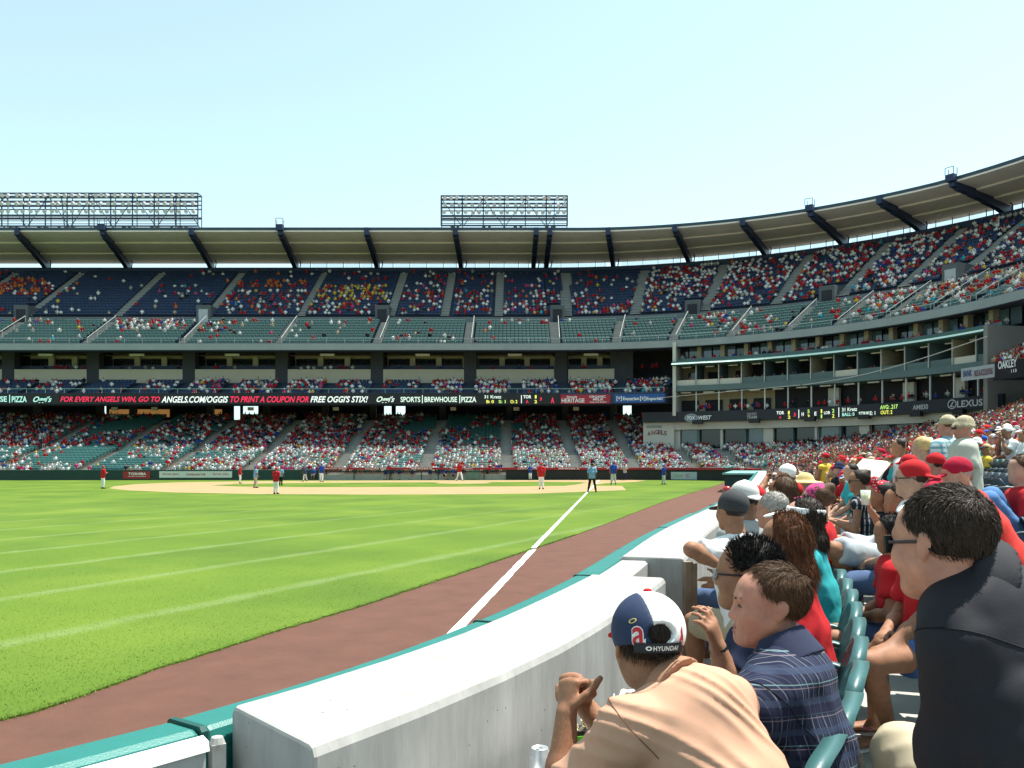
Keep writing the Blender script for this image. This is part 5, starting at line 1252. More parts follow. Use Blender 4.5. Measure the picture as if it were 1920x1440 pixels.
def strands(obj, n, L, wd, flow, m, parent, jitter=.5, seed=0, zmin=None):
    """fine tapered hair blades standing on the surface of a hair solid"""
    me = obj.data; r = np.random.default_rng(seed); nv = len(me.vertices); co = np.empty(nv * 3, np.float32); me.vertices.foreach_get('co', co); co = co.reshape(-1, 3)
    no = np.empty(nv * 3, np.float32); me.vertices.foreach_get('normal', no); no = no.reshape(-1, 3)
    i = r.integers(0, nv, n); p = co[i] + r.normal(0, .002, (n, 3)); fl_ = flow[1](no[i]) if callable(flow[1]) else np.asarray(flow[1])[None] + np.zeros((n, 1)); d = no[i] * flow[0] + fl_ + r.normal(0, jitter, (n, 3)); d /= np.linalg.norm(d, axis=1)[:, None]
    sd_ = np.cross(d, r.normal(0, 1, (n, 3))); sd_ /= np.linalg.norm(sd_, axis=1)[:, None]; Ls = L * r.uniform(.5, 1.2, (n, 1)); p = p - d * Ls * .25
    bend = d * .5 + fl_ * .6
    V = np.stack([p - sd_ * wd, p + sd_ * wd, p + d * Ls * .6 + sd_ * wd * .7, p + d * Ls * .6 - sd_ * wd * .7, p + d * Ls * .6 + bend * Ls * .45], 1).reshape(-1, 3)
    b = np.arange(n) * 5; Q4 = np.stack([b, b + 1, b + 2, b + 3], 1); T3 = np.stack([b + 3, b + 2, b + 4], 1)
    loops = np.concatenate([Q4.ravel(), T3.ravel()]); st = np.concatenate([np.arange(n) * 4, n * 4 + np.arange(n) * 3])
    o = link('hair_strands', raw_mesh('hair_strands', V, loops, st, [m]), parent); o['kind'] = 'stuff'; return o
def seam_ring(J, k, m, root, t0=.10, rad=.13, r=.0016):
    """stitched armhole seam laid on the shirt surface"""
    from mathutils.bvhtree import BVHTree
    me = J['shirt'].data; bv = BVHTree.FromPolygons([v.co for v in me.vertices], [p.vertices for p in me.polygons]); b = J['base']
    c = J['sh' + k] + (J['nb'] - J['sh' + k]) * t0 - b; ax = U(J['sh' + k] - J['nb'] + (J['el' + k] - J['sh' + k]) * .35); u = U(np.cross(ax, UPV)); v = np.cross(ax, u); mb = MB(); pts = []
    for i in range(41):
        a = 2 * math.pi * i / 40; d = Vector(u * math.cos(a) + v * math.sin(a)); h = bv.ray_cast(Vector(c) + d * .30, -d)
        pts.append(h[0] + h[1] * r * .4 if h[0] is not None else None)
    for p, q in zip(pts[:-1], pts[1:]):
        if p is not None and q is not None and (p - q).length < .05: mb.tube(p, q, r, n=5)
    return mb.build('seam', m, root) if mb.v else None
def person(J, o, label, group=None, hb=.012, hc=.014, fine=False, name='person', base=None):
    """builds one figure: body (one skin mesh) plus clothing, hair and headgear as its parts"""
    s = J['s']; base = np.array([J['pel'][0], J['pel'][1], J['floor']]) if base is None else np.asarray(base, float)
    t = empty(name, base); tag(t, label, 'person', group); seed = abs(hash(label)) % 1000 if False else sum(map(ord, label)) % 997
    t['s'] = s; del t['s']
    bulk, fat = o.get('bulk', 1.0), o.get('fat', 1.0)
    J['base'] = base; J['root'] = t
    pr = body_prims(J, fine, bulk * .91, o.get('feet', True), fat, o.get('nohands', ())) + o.get('extra', [])
    J['body'] = solid_obj('body', pr, hb, SK[o.get('skin', 'fair')], t, base)
    if o.get('shirt') is not None: J['shirt'] = solid_obj('shirt', shirt_prims(J, o.get('sleeve', .62), o.get('g', .016), bulk, o.get('hem', .08), o.get('neck', True), fat) + o.get('shirt_extra', []), hc, o['shirt'], t, base, o.get('foldf') or folds(seed, o.get('fold', .006), o.get('foldwl', .09)))
    if o.get('pants') is not None: solid_obj('trousers' if o.get('plen', .8) > 1 else 'shorts', pants_prims(J, o.get('plen', .8), .016, bulk), hc, o['pants'], t, base, folds(seed + 1, .006))
    if o.get('shoes') is not None: solid_obj('shoes', shoe_prims(J), hc, o['shoes'], t, base)
    if o.get('hair'):
        hm = HR[o['hair'][1]]; J['hair'] = solid_obj('hair', hair_prims(J, o['hair'][0]), min(hb, .009) if hb < .02 else hb, hm, t, base, folds(seed + 2, .004 if o['hair'][0] != 'short' else .0015, .03))
        if o.get('strand') and (not o.get('cap') or o['cap'][0] == 'visor'): strands(J['hair'], 2600, .07 if o['hair'][0] == 'long' else .022, .0011, (.2, (0, 0, -1.0)) if o['hair'][0] == 'long' else (.25, combed(J['F'])), hm, t, .14, seed)
    if o.get('cap'):
        J['cap'] = solid_obj({'straw': 'straw_hat', 'visor': 'visor', 'bucket': 'hat'}.get(o['cap'][0], 'cap'), cap_prims(J, o['cap'][0], o['cap'][2] if len(o['cap']) > 2 else False), (.007 if o['cap'][0] == 'visor' else min(hb, .009)) if hb < .02 else hb, o['cap'][1], t, base)
    if o.get('glasses'):
        T = lambda x, y, z: J['head'] - base + s * (x * J['F'][0] + y * J['F'][1] + z * J['F'][2]); mb = MB()
        for d in (-1, 1):
            mb.tube(T(d * .062, .082, .002), T(d * .079, -.012, .006), .0035 * s, n=6); mb.tube(T(d * .079, -.012, .006), T(d * .079, -.035, -.010), .0035 * s, n=6)
        gl_ = mb.build('glasses', black_m, t)
        for d in (-1, 1): mb = MB(); mb.box(Vector(T(d * .034, .098, -.003)), (.05 * s, .006, .038 * s), M=Matrix(J['F'].T.tolist())); mb.build('lens', glass_dk if o['glasses'] == 'sun' else mat('clear_lens', (.3, .34, .36), .05, 0, alpha=.5), gl_)
    return t
# ================================================================ people in the near rows, one by one
FGP = []                                         # head positions, to keep the filled crowd clear of them
def fg(px, py, D, f, lean, o, label, yaw=0., pitch=0., arms='lap', hb=.011, hc=.013, legs='sit', s=None, fine=False, over=None, group=None, roll=0., floor=None):
    H = P(px, py, D); fl = floor_at(H[0] - .1 * f[0], H[1] - .1 * f[1])[0] if floor is None else floor
    J = auto_joints(H, fl, f, lean, yaw, pitch, arms, s, legs, roll)
    if over: over(J)
    FGP.append(H[:2]); FGP.append(J['pel'][:2]); o['strand'] = .006 < hb < .012 and D < 9
    hb, hc = max(hb, min(.026, .0030 * D)), max(hc, min(.028, .0038 * D))       # finer surface on nearer people
    person(J, o, label, group, hb, hc, fine); return J
def collar(J, root, base, m, k=1.0):
    """folded shirt collar standing round the neck, dipping to an opening in front"""
    a = U(J['head'] - J['F'][2] * .07 - J['nb']); f = J['f']; n0 = J['nb'] - base; top = n0 + a * .085 - f * .006
    q = [es(n0 - a * .01, top, (.128 * k, .120 * k), (.098 * k, .092 * k), J['r'], .01, (True, True)), es(n0 - a * .06, n0 + a * .16, (.083 * k, .079 * k), (.083 * k, .079 * k), J['r'], .004, None, True), half(n0 + a * .075 + f * .02, U(f * .9 + a * .6)), ell(n0 + f * .12 + a * .03, (.05, .05, .07), k=.01, sub=True)]
    return solid_obj('collar', q, .006, m, root)
def plaid_mat(name, c0, lines, ru, rv):
    """woven stripes along two body directions; lines: (axis, period, offset, width, colour)"""
    m = mat(name, c0, .9, 0, spec=.15, bump=.15, bscale=14); ns, ln, b = nodes_of(m); tc = ns.new('ShaderNodeTexCoord'); cur = None
    dots = []
    for v in (ru, rv):
        d = ns.new('ShaderNodeVectorMath'); d.operation = 'DOT_PRODUCT'; d.inputs[1].default_value = tuple(v); ln.new(tc.outputs['Object'], d.inputs[0]); dots.append(d.outputs['Value'])
    for ax, per, off, wd, c in lines:
        def mth(op, a, bb=None):
            n = ns.new('ShaderNodeMath'); n.operation = op
            for i, v in enumerate((a, bb)):
                if v is None: continue
                if isinstance(v, (int, float)): n.inputs[i].default_value = v
                else: ln.new(v, n.inputs[i])
            return n.outputs[0]
        fr = mth('FRACT', mth('ADD', mth('DIVIDE', dots[ax], per), off)); k = mth('LESS_THAN', fr, wd / per); k = mth('MULTIPLY', k, .8)
        x = ns.new('ShaderNodeMix'); x.data_type = 'RGBA'; ln.new(k, x.inputs['Factor']); x.inputs['B'].default_value = (*c, 1)
        if cur is None: x.inputs['A'].default_value = (*c0, 1)
        else: ln.new(cur, x.inputs['A'])
        cur = x.outputs['Result']
    ln.new(cur, b.inputs['Base Color']); return m
# ---- man in the two-tone cap, hands clasped, turned away
f_ = U([-.45, .89, 0]); r_ = np.array([f_[1], -f_[0], 0])
H = P(1214, 1208, 2.29); J = auto_joints(H, .65, f_, .2, -.42, -.10, 'lap', 1.06)
J['nb'] = np.array([.43, 2.215, 1.70]); J['pel'] = np.array([.66, 2.05, 1.20]); J['t'] = U(J['nb'] - J['pel'])
J['shL'] = np.array([.290, 2.125, 1.625]); J['shR'] = np.array([.590, 2.325, 1.635])
J['elL'] = P(1050, 1515, 2.38); J['wrL'] = P(1062, 1338, 2.44); J['elR'] = np.array([.37, 2.50, 1.40]); J['wrR'] = P(1094, 1322, 2.55)
for d, k in ((-1, 'L'), (1, 'R')):
    J['hip' + k] = J['pel'] + d * r_ * .1; J['kn' + k] = J['hip' + k] + np.array([-.40, .20, 0]); J['kn' + k][2] = 1.2; J['an' + k] = J['kn' + k] + np.array([.02, -.02, 0]); J['an' + k][2] = .74; J['toe' + k] = J['an' + k] + np.array([-.15, .08, -.045])
ex = hand_prims(J['wrR'], U([-.42, -.12, .9]), U([-.6, -.75, -.1]), np.array([.5, -.6, .3]), 1.16, (1.70, .55, .2), .16, .9)
ex += hand_prims(J['wrL'], U([.12, .38, .92]), U([.7, .55, .1]), np.array([.6, -.75, .2]), 1.08, (1.25, 1.1, .7), .04, .5)
salmon = wrinkle(mat('salmon_jersey', (.50, .285, .19), .9, .08, 6., 0, spec=.15), 3.6, .75, .022)
o = dict(skin='tan', shirt=salmon, sleeve=.74, g=.015, bulk=1.0, foldf=ridges(4, .0062, r_ * .55 + UPV * .8 + f_ * .1, r_ * .8 - UPV * .55, .085), pants=CL['khaki'], plen=.85, shoes=rubber, hair=('short', 'dark'), nohands=('L', 'R'), extra=ex, fat=1.04, hem=.02)
FGP += [H[:2], J['pel'][:2]]; J['hair_low'] = -.088
person(J, o, 'man in salmon T-shirt and navy and white cap leaning forward with clasped hands', None, .006, .0066, True)
root, base, F, s = J['root'], J['base'], J['F'], J['s'] * 1.03
T = lambda x, y, z: J['head'] + s * (x * F[0] + y * F[1] + z * F[2]); Vv = lambda x, y, z: x * F[0] + y * F[1] + z * F[2]
dome = [ell(T(0, -.013, .036), np.array((.090, .110, .094)) * s, F, .01), half(T(0, 0, -.006), Vv(0, -.18, -1)), ell(T(.012, -.122, .036), np.array((.036, .03, .027)) * s, F, .006, True),
        ell(T(0, .125, .012), np.array((.078, .085, .010)) * s, np.stack([F[0], rot(F[1], F[0], -.25), rot(F[2], F[0], -.25)]), .01)]
capn, capw, capr = mat('cap_navy_twill', (.02, .032, .075), .75, .08, 20., .12, 300, spec=.25), mat('cap_white_twill', (.74, .74, .72), .8, .04, 20., .12, 300, spec=.2), CL['red']
def cfm(c):
    d = (c - J['head']) / s; x, y, z = d @ F[0], d @ F[1], d @ F[2]
    return np.where(y > .085, 2, np.where(x + .25 * z < .012, 0, 1))
seamn = U(Vv(1, 0, .25)); seamp = T(.006, -.1, 0)
capo = solid_obj('cap', dome[:3] + [half(seamp, seamn)], .004, capn, root, base)
solid_obj('cap_panel', dome[:3] + [half(seamp, -seamn)], .004, capw, root, base); solid_obj('brim', dome[3:], .004, capr, root, base)
solid_obj('cap_button', [ell(T(0, -.013, .131), np.array((.011, .011, .006)) * s, F, .004)], .003, capr, root, base)
mb = MB(); n = 22; band = []
for i in range(n + 1):
    a = -.62 + 1.35 * i / n
    for zz in (-.006, .016): band.append(T(.0925 * math.sin(a), -.013 - .1125 * math.cos(a), zz) - base)
mb.add(band, [(2 * i, 2 * i + 2, 2 * i + 3, 2 * i + 1) for i in range(n)]); mb.build('strap', black_m, capo).parent = root
def cap_text(body, az, z, wd, ht, m, lift=1.03, bold=.02, sp=1.):
    V, Fc = text_arrays(body, 0, bold, sp); W = []
    for u, v in V:
        zz = z + (v - .5) * ht; k = math.sqrt(max(.05, 1 - ((zz - .036) / .094) ** 2)) * lift; a = az + (u - .5) * wd / .1
        W.append(T(.090 * k * math.sin(a), -.013 - .110 * k * math.cos(a), zz) - base)
    mb = MB(); mb.add(W, Fc); return mb.build('lettering', m, root)
cap_text('HYUNDAI', .20, .0045, .066, .0115, wl, 1.12, .02, 1.1)
cap_text('o', -.24, .0045, .016, .011, wl, 1.12)
cap_text('a', -.50, .030, .037, .050, wl, 1.025, .06); cap_text('a', -.50, .030, .032, .045, mat('cap_red', (.5, .02, .03), .7, 0), 1.04, .012)
cap_text('A', .78, .030, .026, .045, mat('cap_red', (.5, .02, .03)), 1.03, .02)
mb = MB(); ring_ = []
for i in range(18):
    a = 2 * math.pi * i / 18
    for q in (1.0, .7):
        zz = .066 + .0055 * q * math.sin(a) + .25 * .011 * q * math.cos(a); k = math.sqrt(max(.05, 1 - ((zz - .036) / .094) ** 2)) * 1.04; aa = -.66 + .011 * q * math.cos(a) / .1
        ring_.append(T(.090 * k * math.sin(aa), -.013 - .110 * k * math.cos(aa), zz) - base)
mb.add(ring_, [(2 * i, 2 * ((i + 1) % 18), 2 * ((i + 1) % 18) + 1, 2 * i + 1) for i in range(18)]); mb.build('halo', mat('gold_thread', (.6, .45, .12), .5, 0), root)
strands(J['hair'], 6000, .030, .0007, (.18, (.1, 0, -.9)), HR['dark'], root, .15, 1)
hemm = mat('salmon_hem', (.34, .17, .10), .9, .08, 30., .2, 60)
nax = U(J['head'] - J['F'][2] * .07 - J['nb']); nbk = solid_obj('neckband', [es(J['nb'] + nax * .005, J['nb'] + nax * .052, (.098, .094), (.080, .077), J['r'], .004, (True, True))], .005, hemm, root, base)
for k in 'LR': seam_ring(J, k, mat('seam_thread', (.20, .09, .05), .9, 0), root)
for k in 'LR':
    e_ = J['sh' + k] + (J['el' + k] - J['sh' + k]) * .74; d_ = U(J['el' + k] - J['sh' + k]); solid_obj('sleeve_hem', [cap(e_ - d_ * .024, e_ + d_ * .003, .0885, .0895, .004, (True, True))], .007, hemm, root, base)
mb = MB(); co = [v for v in (J['elL'] * (1 - t_) + J['wrL'] * t_ for t_ in rng.uniform(.05, .95, 500))]
for q_, ax_ in ((0, ('elL', 'wrL')), (1, ('elR', 'wrR'))):
    A_, B_ = J[ax_[0]], J[ax_[1]]
    for _ in range(420):
        t_ = rng.uniform(.1, .97); c_ = A_ * (1 - t_) + B_ * t_; d_ = U(B_ - A_); n_ = U(np.cross(d_, rng.normal(0, 1, 3))); rr = (.043 * (1 - t_) + .031 * t_) * J['s'] * 1.02; p_ = c_ + n_ * rr - base; e_ = p_ + (n_ * .4 + d_ * .9 + rng.normal(0, .3, 3)) * .013; sd_ = np.cross(n_, d_) * .0005
        mb.add([p_ - sd_, p_ + sd_, e_], [(0, 1, 2)])
hr_ = mb.build('arm_hair', HR['blonde'], root); hr_['kind'] = 'stuff'
# ---- young man in the plaid shirt, profile
fp = U([-.85, .53, 0]); rp = np.array([fp[1], -fp[0], 0])
plaid = plaid_mat('plaid_cotton', (.017, .021, .046), [(0, .042, .1, .003, (.17, .19, .22)), (0, .042, .45, .007, (.035, .045, .08)), (0, .042, .62, .002, (.16, .18, .2)), (0, .120, .8, .018, (.02, .022, .05)), (1, .085, .0, .018, (.04, .055, .10)), (1, .085, .34, .003, (.15, .26, .26)), (1, .085, .46, .0025, (.2, .16, .18)), (1, .21, .7, .03, (.02, .022, .05))], rp, (0, .1, 1))
def ov(J):
    J['nb'] = P(1474, 1240, 2.62); J['elL'] = J['shL'] + np.array([-.16, .02, -.22]); J['wrL'] = J['elL'] + np.array([-.2, .1, -.02])
J = fg(1443, 1135, 2.66, fp, .16, dict(skin='pink', shirt=plaid, sleeve=.8, g=.024, bulk=1.12, fold=.009, pants=CL['denim'], plen=1.9, shoes=rubber, hair=('short', 'brown'), shirt_extra=[]), 'young man in blue plaid shirt with short brown hair, face in profile', .46, .05, hb=.0048, hc=.008, s=1.10, fine=True, over=ov)
root, base, F, s = J['root'], J['base'], J['F'], J['s']; T = lambda x, y, z: J['head'] - base + s * (x * F[0] + y * F[1] + z * F[2])
strands(J['hair'], 12000, .026, .0006, (.22, combed(F)), HR['brown'], root, .14, 2)
for d in (-1, 1):
    mb = MB(); mb.tube(T(d * .015, .0985, .017), T(d * .047, .0865, .021), .0042, .003, 6); mb.build('eyebrow', HR['dark'], root)
    mb = MB(); mb.tube(T(d * .019, .0895, -.003), T(d * .045, .0800, -.004), .0040, .0030, 6); mb.build('eye', mat('eye_dark', (.03, .02, .015), .2, 0), root)
for k in 'LR': seam_ring(J, k, mat('seam_thread_navy', (.006, .007, .018), .9, 0), root)
mb = MB(); mb.tube(T(-.019, .0925, -.0665), T(.019, .0925, -.0665), .0055, n=8); mb.tube(T(-.016, .0925, -.0795), T(.016, .0925, -.0795), .006, n=8); mb.build('lips', mat('lip_skin', (.34, .12, .10), .45, .05, 30.), root)
collar(J, root, base, mat('cloth_collar_navy', (.014, .02, .05), .9, .08, 9., .15, 14))
# ---- spiky-haired man with glasses, hand raised
def ov(J):
    J['elL'] = P(1372, 1300, 3.02); J['wrL'] = P(1346, 1215, 3.0); J['hdL'] = U(P(1318, 1120, 2.95) - J['wrL']); J['pnL'] = U(np.array([-.6, .7, .1])); J['shL'] = P(1410, 1215, 3.08)
J = fg(1403, 1078, 3.2, U([-.8, .6, 0]), .30, dict(skin='tan', shirt=CL['navy'], pants=CL['black'], plen=.85, shoes=rubber, hair=('short', 'black'), glasses='clear', bulk=1.05), 'dark spiky haired man with thin glasses and navy T-shirt raising his hand', .08, .03, hb=.0058, hc=.010, s=1.14, fine=True, over=ov)
root, base, F = J['root'], J['base'], J['F']
strands(J['hair'], 5200, .042, .0014, (1.0, tuple(F[2] * .45)), HR['black'], root, .28, 3)
q = J['wrL'] - base; mb = MB(); d_ = J['hdL']; mb.tube(q - d_ * .022, q + d_ * .004, .033, n=14); mb.build('wristband', black_m, root)
# ---- the rest of the front row
J = fg(1470, 1012, 4.2, U([-.88, .47, 0]), .22, dict(skin='tan', shirt=CL['red'], pants=CL['denim'], plen=1.8, shoes=rubber, hair=('long', 'auburn'), bulk=.9), 'woman with long auburn hair and red shirt in the front row', .1, hb=.008, hc=.011)
strands(J['hair'], 4200, .10, .0012, (.25, (.15, -.05, -1.0)), HR['auburn'], J['root'], .12, 4)
J = fg(1506, 972, 5.3, U([-.9, .43, 0]), .2, dict(skin='fair', shirt=CL['teal'], sleeve=0, pants=CL['denim'], plen=.8, shoes=rubber, hair=('long', 'dark'), cap=('visor', CL['white']), bulk=.92, glasses='sun', neck=False), 'woman in white sun visor and teal tank top with bare shoulders', .05, hb=.008, hc=.011)
def ov(J): J['elL'] = P(1296, 1030, 5.35); J['wrL'] = P(1352, 1062, 5.4)
fg(1373, 958, 5.6, U([-.35, .94, 0]), .35, dict(skin='tan', shirt=CL['white'], sleeve=.62, g=.014, pants=CL['khaki'], plen=.85, shoes=rubber, hair=('short', 'black'), cap=('cap', mat('cloth_charcoal', (.03, .032, .034), .85, .08, 20., .1, 200), False), bulk=1.1), 'man in charcoal cap and loose white T-shirt resting an elbow on the wall', 0, 0, 'fold', .008, .011, over=ov)
fg(1448, 957, 5.9, U([-.5, .87, 0]), .25, dict(skin='pink', shirt=CL['lightgrey'], pants=CL['khaki'], plen=.85, shoes=rubber, hair=('short', 'grey'), bulk=1.12), 'grey haired man in pale grey shirt between a charcoal cap and a white visor', .1, hb=.009, hc=.012)
fg(1393, 936, 6.5, U([-.5, .87, 0]), .3, dict(skin='brown', shirt=CL['grey'], pants=CL['denim'], plen=1.8, shoes=rubber, hair=('short', 'black'), cap=('cap', CL['lightgrey'], True)), 'man in pale grey cap behind the charcoal cap', .1)
fg(1411, 940, 7.3, U([-.5, .87, 0]), .4, dict(skin='tan', shirt=CL['lightgrey'], pants=CL['khaki'], plen=.85, shoes=rubber, hair=('short', 'dark'), cap=('cap', CL['red'])), 'man in red cap leaning to the wall by the charcoal cap', .1)
fg(1466, 923, 7.6, U([-.8, .6, 0]), .3, dict(skin='tan', shirt=CL['cyan'], pants=CL['denim'], plen=.8, shoes=rubber, hair=('long', 'brown')), 'brown haired woman in bright turquoise shirt shading her brow', 0, 0, 'brow')
fg(1532, 938, 6.7, U([-.85, .5, 0]), .12, dict(skin='fair', shirt=CL['red'], pants=CL['denim'], plen=.8, shoes=rubber, hair=('bun', 'brown'), cap=('cap', CL['pink'])), 'woman in bright pink cap and red top behind the visor', .1)
fg(1507, 910, 10.4, U([-.85, .5, 0]), .2, dict(skin='fair', shirt=CL['white'], pants=CL['khaki'], plen=.8, shoes=rubber, hair=('short', 'grey'), cap=('straw', mat('straw_weave', (.62, .46, .2), .85, .2, 60., .4, 250))), 'person under a wide yellow straw hat')
fg(1474, 890, 11.8, U([-.8, .6, 0]), .15, dict(skin='pink', shirt=CL['white'], pants=CL['khaki'], plen=.8, shoes=rubber, hair=('short', 'white'), cap=('cap', CL['white'])), 'older man in white cap past the straw hat', .2)
fg(1362, 922, 19.5, U([-.6, .8, 0]), .1, dict(skin='tan', shirt=CL['red'], pants=CL['white'], plen=1.9, shoes=CL['black'], hair=('short', 'dark'), cap=('beanie', mat('helmet_red', (.4, .015, .02), .2, 0, spec=.6))), 'ball attendant in red helmet and red jersey on the field side of the wall', .6, floor=.0, s=1.05, legs='stand')
# ---- second row: man in the black polo shirt
fq = U([-.6, .8, 0])
def ov(J):
    J['nb'] = P(1828, 1102, 2.0); J['pel'] = np.array([1.22, 1.82, 1.43]); J['t'] = U(J['nb'] - J['pel'])
    J['shL'] = P(1806, 1224, 1.90); J['shR'] = np.array([1.24, 2.14, 1.885]); J['elL'] = P(1795, 1460, 1.92); J['wrL'] = P(1760, 1570, 2.1); J['elR'] = J['shR'] + np.array([.02, .08, -.3]); J['wrR'] = J['elR'] + np.array([-.06, .12, -.22])
    for d, k in ((-1, 'L'), (1, 'R')):
        J['hip' + k] = J['pel'] + d * J['r'] * .1; J['kn' + k] = P(1697, 1415, 2.42) if k == 'L' else np.array([1.35, 2.40, 1.46]); J['an' + k] = J['kn' + k].copy() + np.array([-.02, -.02, 0]); J['an' + k][2] = .95; J['toe' + k] = J['an' + k] + np.array([-.12, .12, -.05])
J = fg(1768, 1018, 2.0, fq, .28, dict(skin='pink', shirt=wrinkle(mat('cloth_black_polo', (.009, .0095, .014), .75, .06, 9., 0, spec=.3), 3.2, .8, .03), sleeve=.92, g=.018, bulk=1.05, hem=.25, fold=.008, foldwl=.16, pants=CL['khaki'], plen=1.4, shoes=rubber, hair=('short', 'dark'), glasses='sun', fat=1.0), 'man in black polo shirt and dark glasses seen from behind in the second row', -.22, -.06, hb=.0068, hc=.0105, s=1.12, fine=True, over=ov, floor=.85)
root, base, F = J['root'], J['base'], J['F']
strands(J['hair'], 16000, .014, .0006, (.35, combed(F)), mat('hair_dark_brown', (.04, .026, .018), .55, .3, 40., spec=.22), root, .18, 5)
collar(J, root, base, mat('cloth_black_polo', (.012, .013, .020)), 1.06)
for k in 'LR': seam_ring(J, k, mat('seam_thread_black', (.002, .002, .003), .9, 0), root)
# ---- girl in denim shorts and sandals behind him
def ov(J):
    J['knL'] = P(1626, 1243, 4.02); J['anL'] = G(1668, 1368, .94); J['toeL'] = G(1606, 1394, .888); J['knR'] = P(1640, 1228, 4.25); J['anR'] = G(1640, 1345, .94); J['toeR'] = G(1590, 1362, .888)
    J['wrL'] = P(1668, 1212, 4.1); J['elL'] = P(1725, 1165, 4.15); J['hdL'] = U(P(1635, 1222, 4.08) - J['wrL'])
    J['hipL'] = P(1742, 1232, 4.15); J['hipR'] = P(1738, 1212, 4.33); J['pel'] = (J['hipL'] + J['hipR']) / 2
J = fg(1752, 985, 4.25, U([-.97, -.1, 0]), .05, dict(skin='tan', shirt=CL['red'], sleeve=.7, pants=mat('cloth_blue_denim', (.05, .12, .32), .9, .3, 20., .3, 60), plen=.36, hair=('long', 'dark'), bulk=.9), 'girl in red top, blue denim shorts and pink sandals beside the black polo shirt', hb=.007, hc=.010, s=.93, over=ov, floor=.85)
root, base = J['root'], J['base']; pkm = mat('pink_sandal', (.55, .2, .24), .6, .1, 20.)
for k in 'LR':
    d_ = U((J['toe' + k] - J['an' + k]) * np.array([1, 1, 0])); a_ = J['an' + k] - d_ * .05; a_[2] = .858; b_ = J['toe' + k] + d_ * .04; b_[2] = .858
    so = solid_obj('sandal', [es(a_, b_, (.042, .010), (.048, .010), np.cross(UPV, d_), .01)], .006, mat('sandal_sole', (.6, .55, .52), .7, .1, 20.), root, base)
    mb = MB(); tp = J['toe' + k] + UPV * .012 - base; sd_ = np.cross(UPV, d_)
    for e in (-1, 1): mb.tube(tp, J['an' + k] - base + sd_ * .05 * e + d_ * .03 - UPV * .05, .006, n=6)
    mb.build('strap', pkm, root)
# ---- others in the second and third rows
fg(1668, 1000, 4.9, U([-.9, .3, 0]), .12, dict(skin='tan', shirt=CL['red'], pants=CL['denim'], plen=.7, shoes=rubber, hair=('long', 'black'), bulk=.9), 'girl with long black hair and red top in dark denim shorts', .2, -.2, hb=.008, hc=.011, floor=.85)
def ov(J):
    J['knL'] = P(1562, 1030, 6.35); J['anL'] = P(1600, 1092, 6.5); J['toeL'] = P(1576, 1106, 6.45); J['knR'] = P(1575, 1020, 6.7); J['anR'] = P(1612, 1090, 6.9); J['toeR'] = P(1590, 1102, 6.85); J['hipL'] = P(1668, 1052, 6.55); J['hipR'] = P(1660, 1040, 6.8); J['pel'] = (J['hipL'] + J['hipR']) / 2
fg(1684, 940, 6.9, U([-.95, .2, 0]), .0, dict(skin='tan', shirt=CL['red'], pants=CL['greyshort'], plen=.92, shoes=CL['lightgrey'], hair=('short', 'dark')), 'man in pale blue grey shorts with raised knees and grey shoes', hb=.009, hc=.011, s=1.08, over=ov, floor=.85)
mpol = mat('red_polka_cloth', (.5, .02, .03), .85, 0); ns, ln, b = nodes_of(mpol); tc_ = ns.new('ShaderNodeTexCoord'); vo = ns.new('ShaderNodeTexVoronoi'); vo.inputs['Scale'].default_value = 42; vo.inputs['Randomness'].default_value = .25; ln.new(tc_.outputs['Object'], vo.inputs['Vector']); lt = ns.new('ShaderNodeMath'); lt.operation = 'LESS_THAN'; lt.inputs[1].default_value = .28; ln.new(vo.outputs['Distance'], lt.inputs[0]); mx = ns.new('ShaderNodeMix'); mx.data_type = 'RGBA'; mx.inputs['A'].default_value = (.48, .015, .03, 1); mx.inputs['B'].default_value = (.75, .72, .7, 1); ln.new(lt.outputs[0], mx.inputs['Factor']); ln.new(mx.outputs['Result'], b.inputs['Base Color'])
def ov(J): J['elL'] = P(1660, 995, 6.9); J['wrL'] = P(1632, 958, 6.85); J['hdL'] = U(np.array([-.2, .1, .95]))
J = fg(1652, 928, 7.1, U([-.9, .43, 0]), .1, dict(skin='tan', shirt=CL['black'], pants=CL['black'], plen=.6, shoes=rubber, hair=('long', 'black'), cap=('beanie', mpol), bulk=.92), 'woman in red polka dot headscarf and black top lifting a drink', .1, over=ov, hb=.009, hc=.011)
F, H, root, base = J['F'], J['head'], J['root'], J['base']; T = lambda x, y, z: H + J['s'] * (x * F[0] + y * F[1] + z * F[2])
solid_obj('bow', [ell(T(.05, .05, .13), (.05, .022, .038), F, .01), ell(T(-.05, .05, .13), (.05, .022, .038), F, .01), ell(T(0, .05, .125), (.02, .022, .02), F, .01)], .008, mpol, root, base)
q = J['wrL'] + J['hdL'] * .07; t = empty('drink_cup', q + np.array([-.03, -.02, -.02])); tag(t, 'clear cup of pale drink held up by the woman in the polka dot scarf', 'cup'); mb = MB(); lathe(mb, [(.03, 0), (.04, .12), (.038, .12), (.029, .005)], (0, 0, 0), 16); mb.build('cup_wall', mat('clear_plastic', (.8, .85, .8), .1, 0, alpha=.4), t, True); mb = MB(); lathe(mb, [(.028, .006), (.036, .08)], (0, 0, 0), 16); mb.build('drink', mat('lemonade', (.6, .6, .25), .2, 0), t, True)
fg(1610, 902, 9.0, U([-.9, .43, 0]), .08, dict(skin='tan', shirt=plaid_mat('floral_print', (.02, .02, .025), [(0, .05, .2, .015, (.4, .4, .4)), (1, .07, .1, .015, (.02, .02, .03))], (1, 0, 0), (0, 0, 1)), sleeve=0, pants=CL['black'], plen=.5, hair=('bun', 'dark'), glasses='sun', neck=False, bulk=.92), 'woman in black and white print dress and sunglasses, hair in a bun', .1, arms='hold')
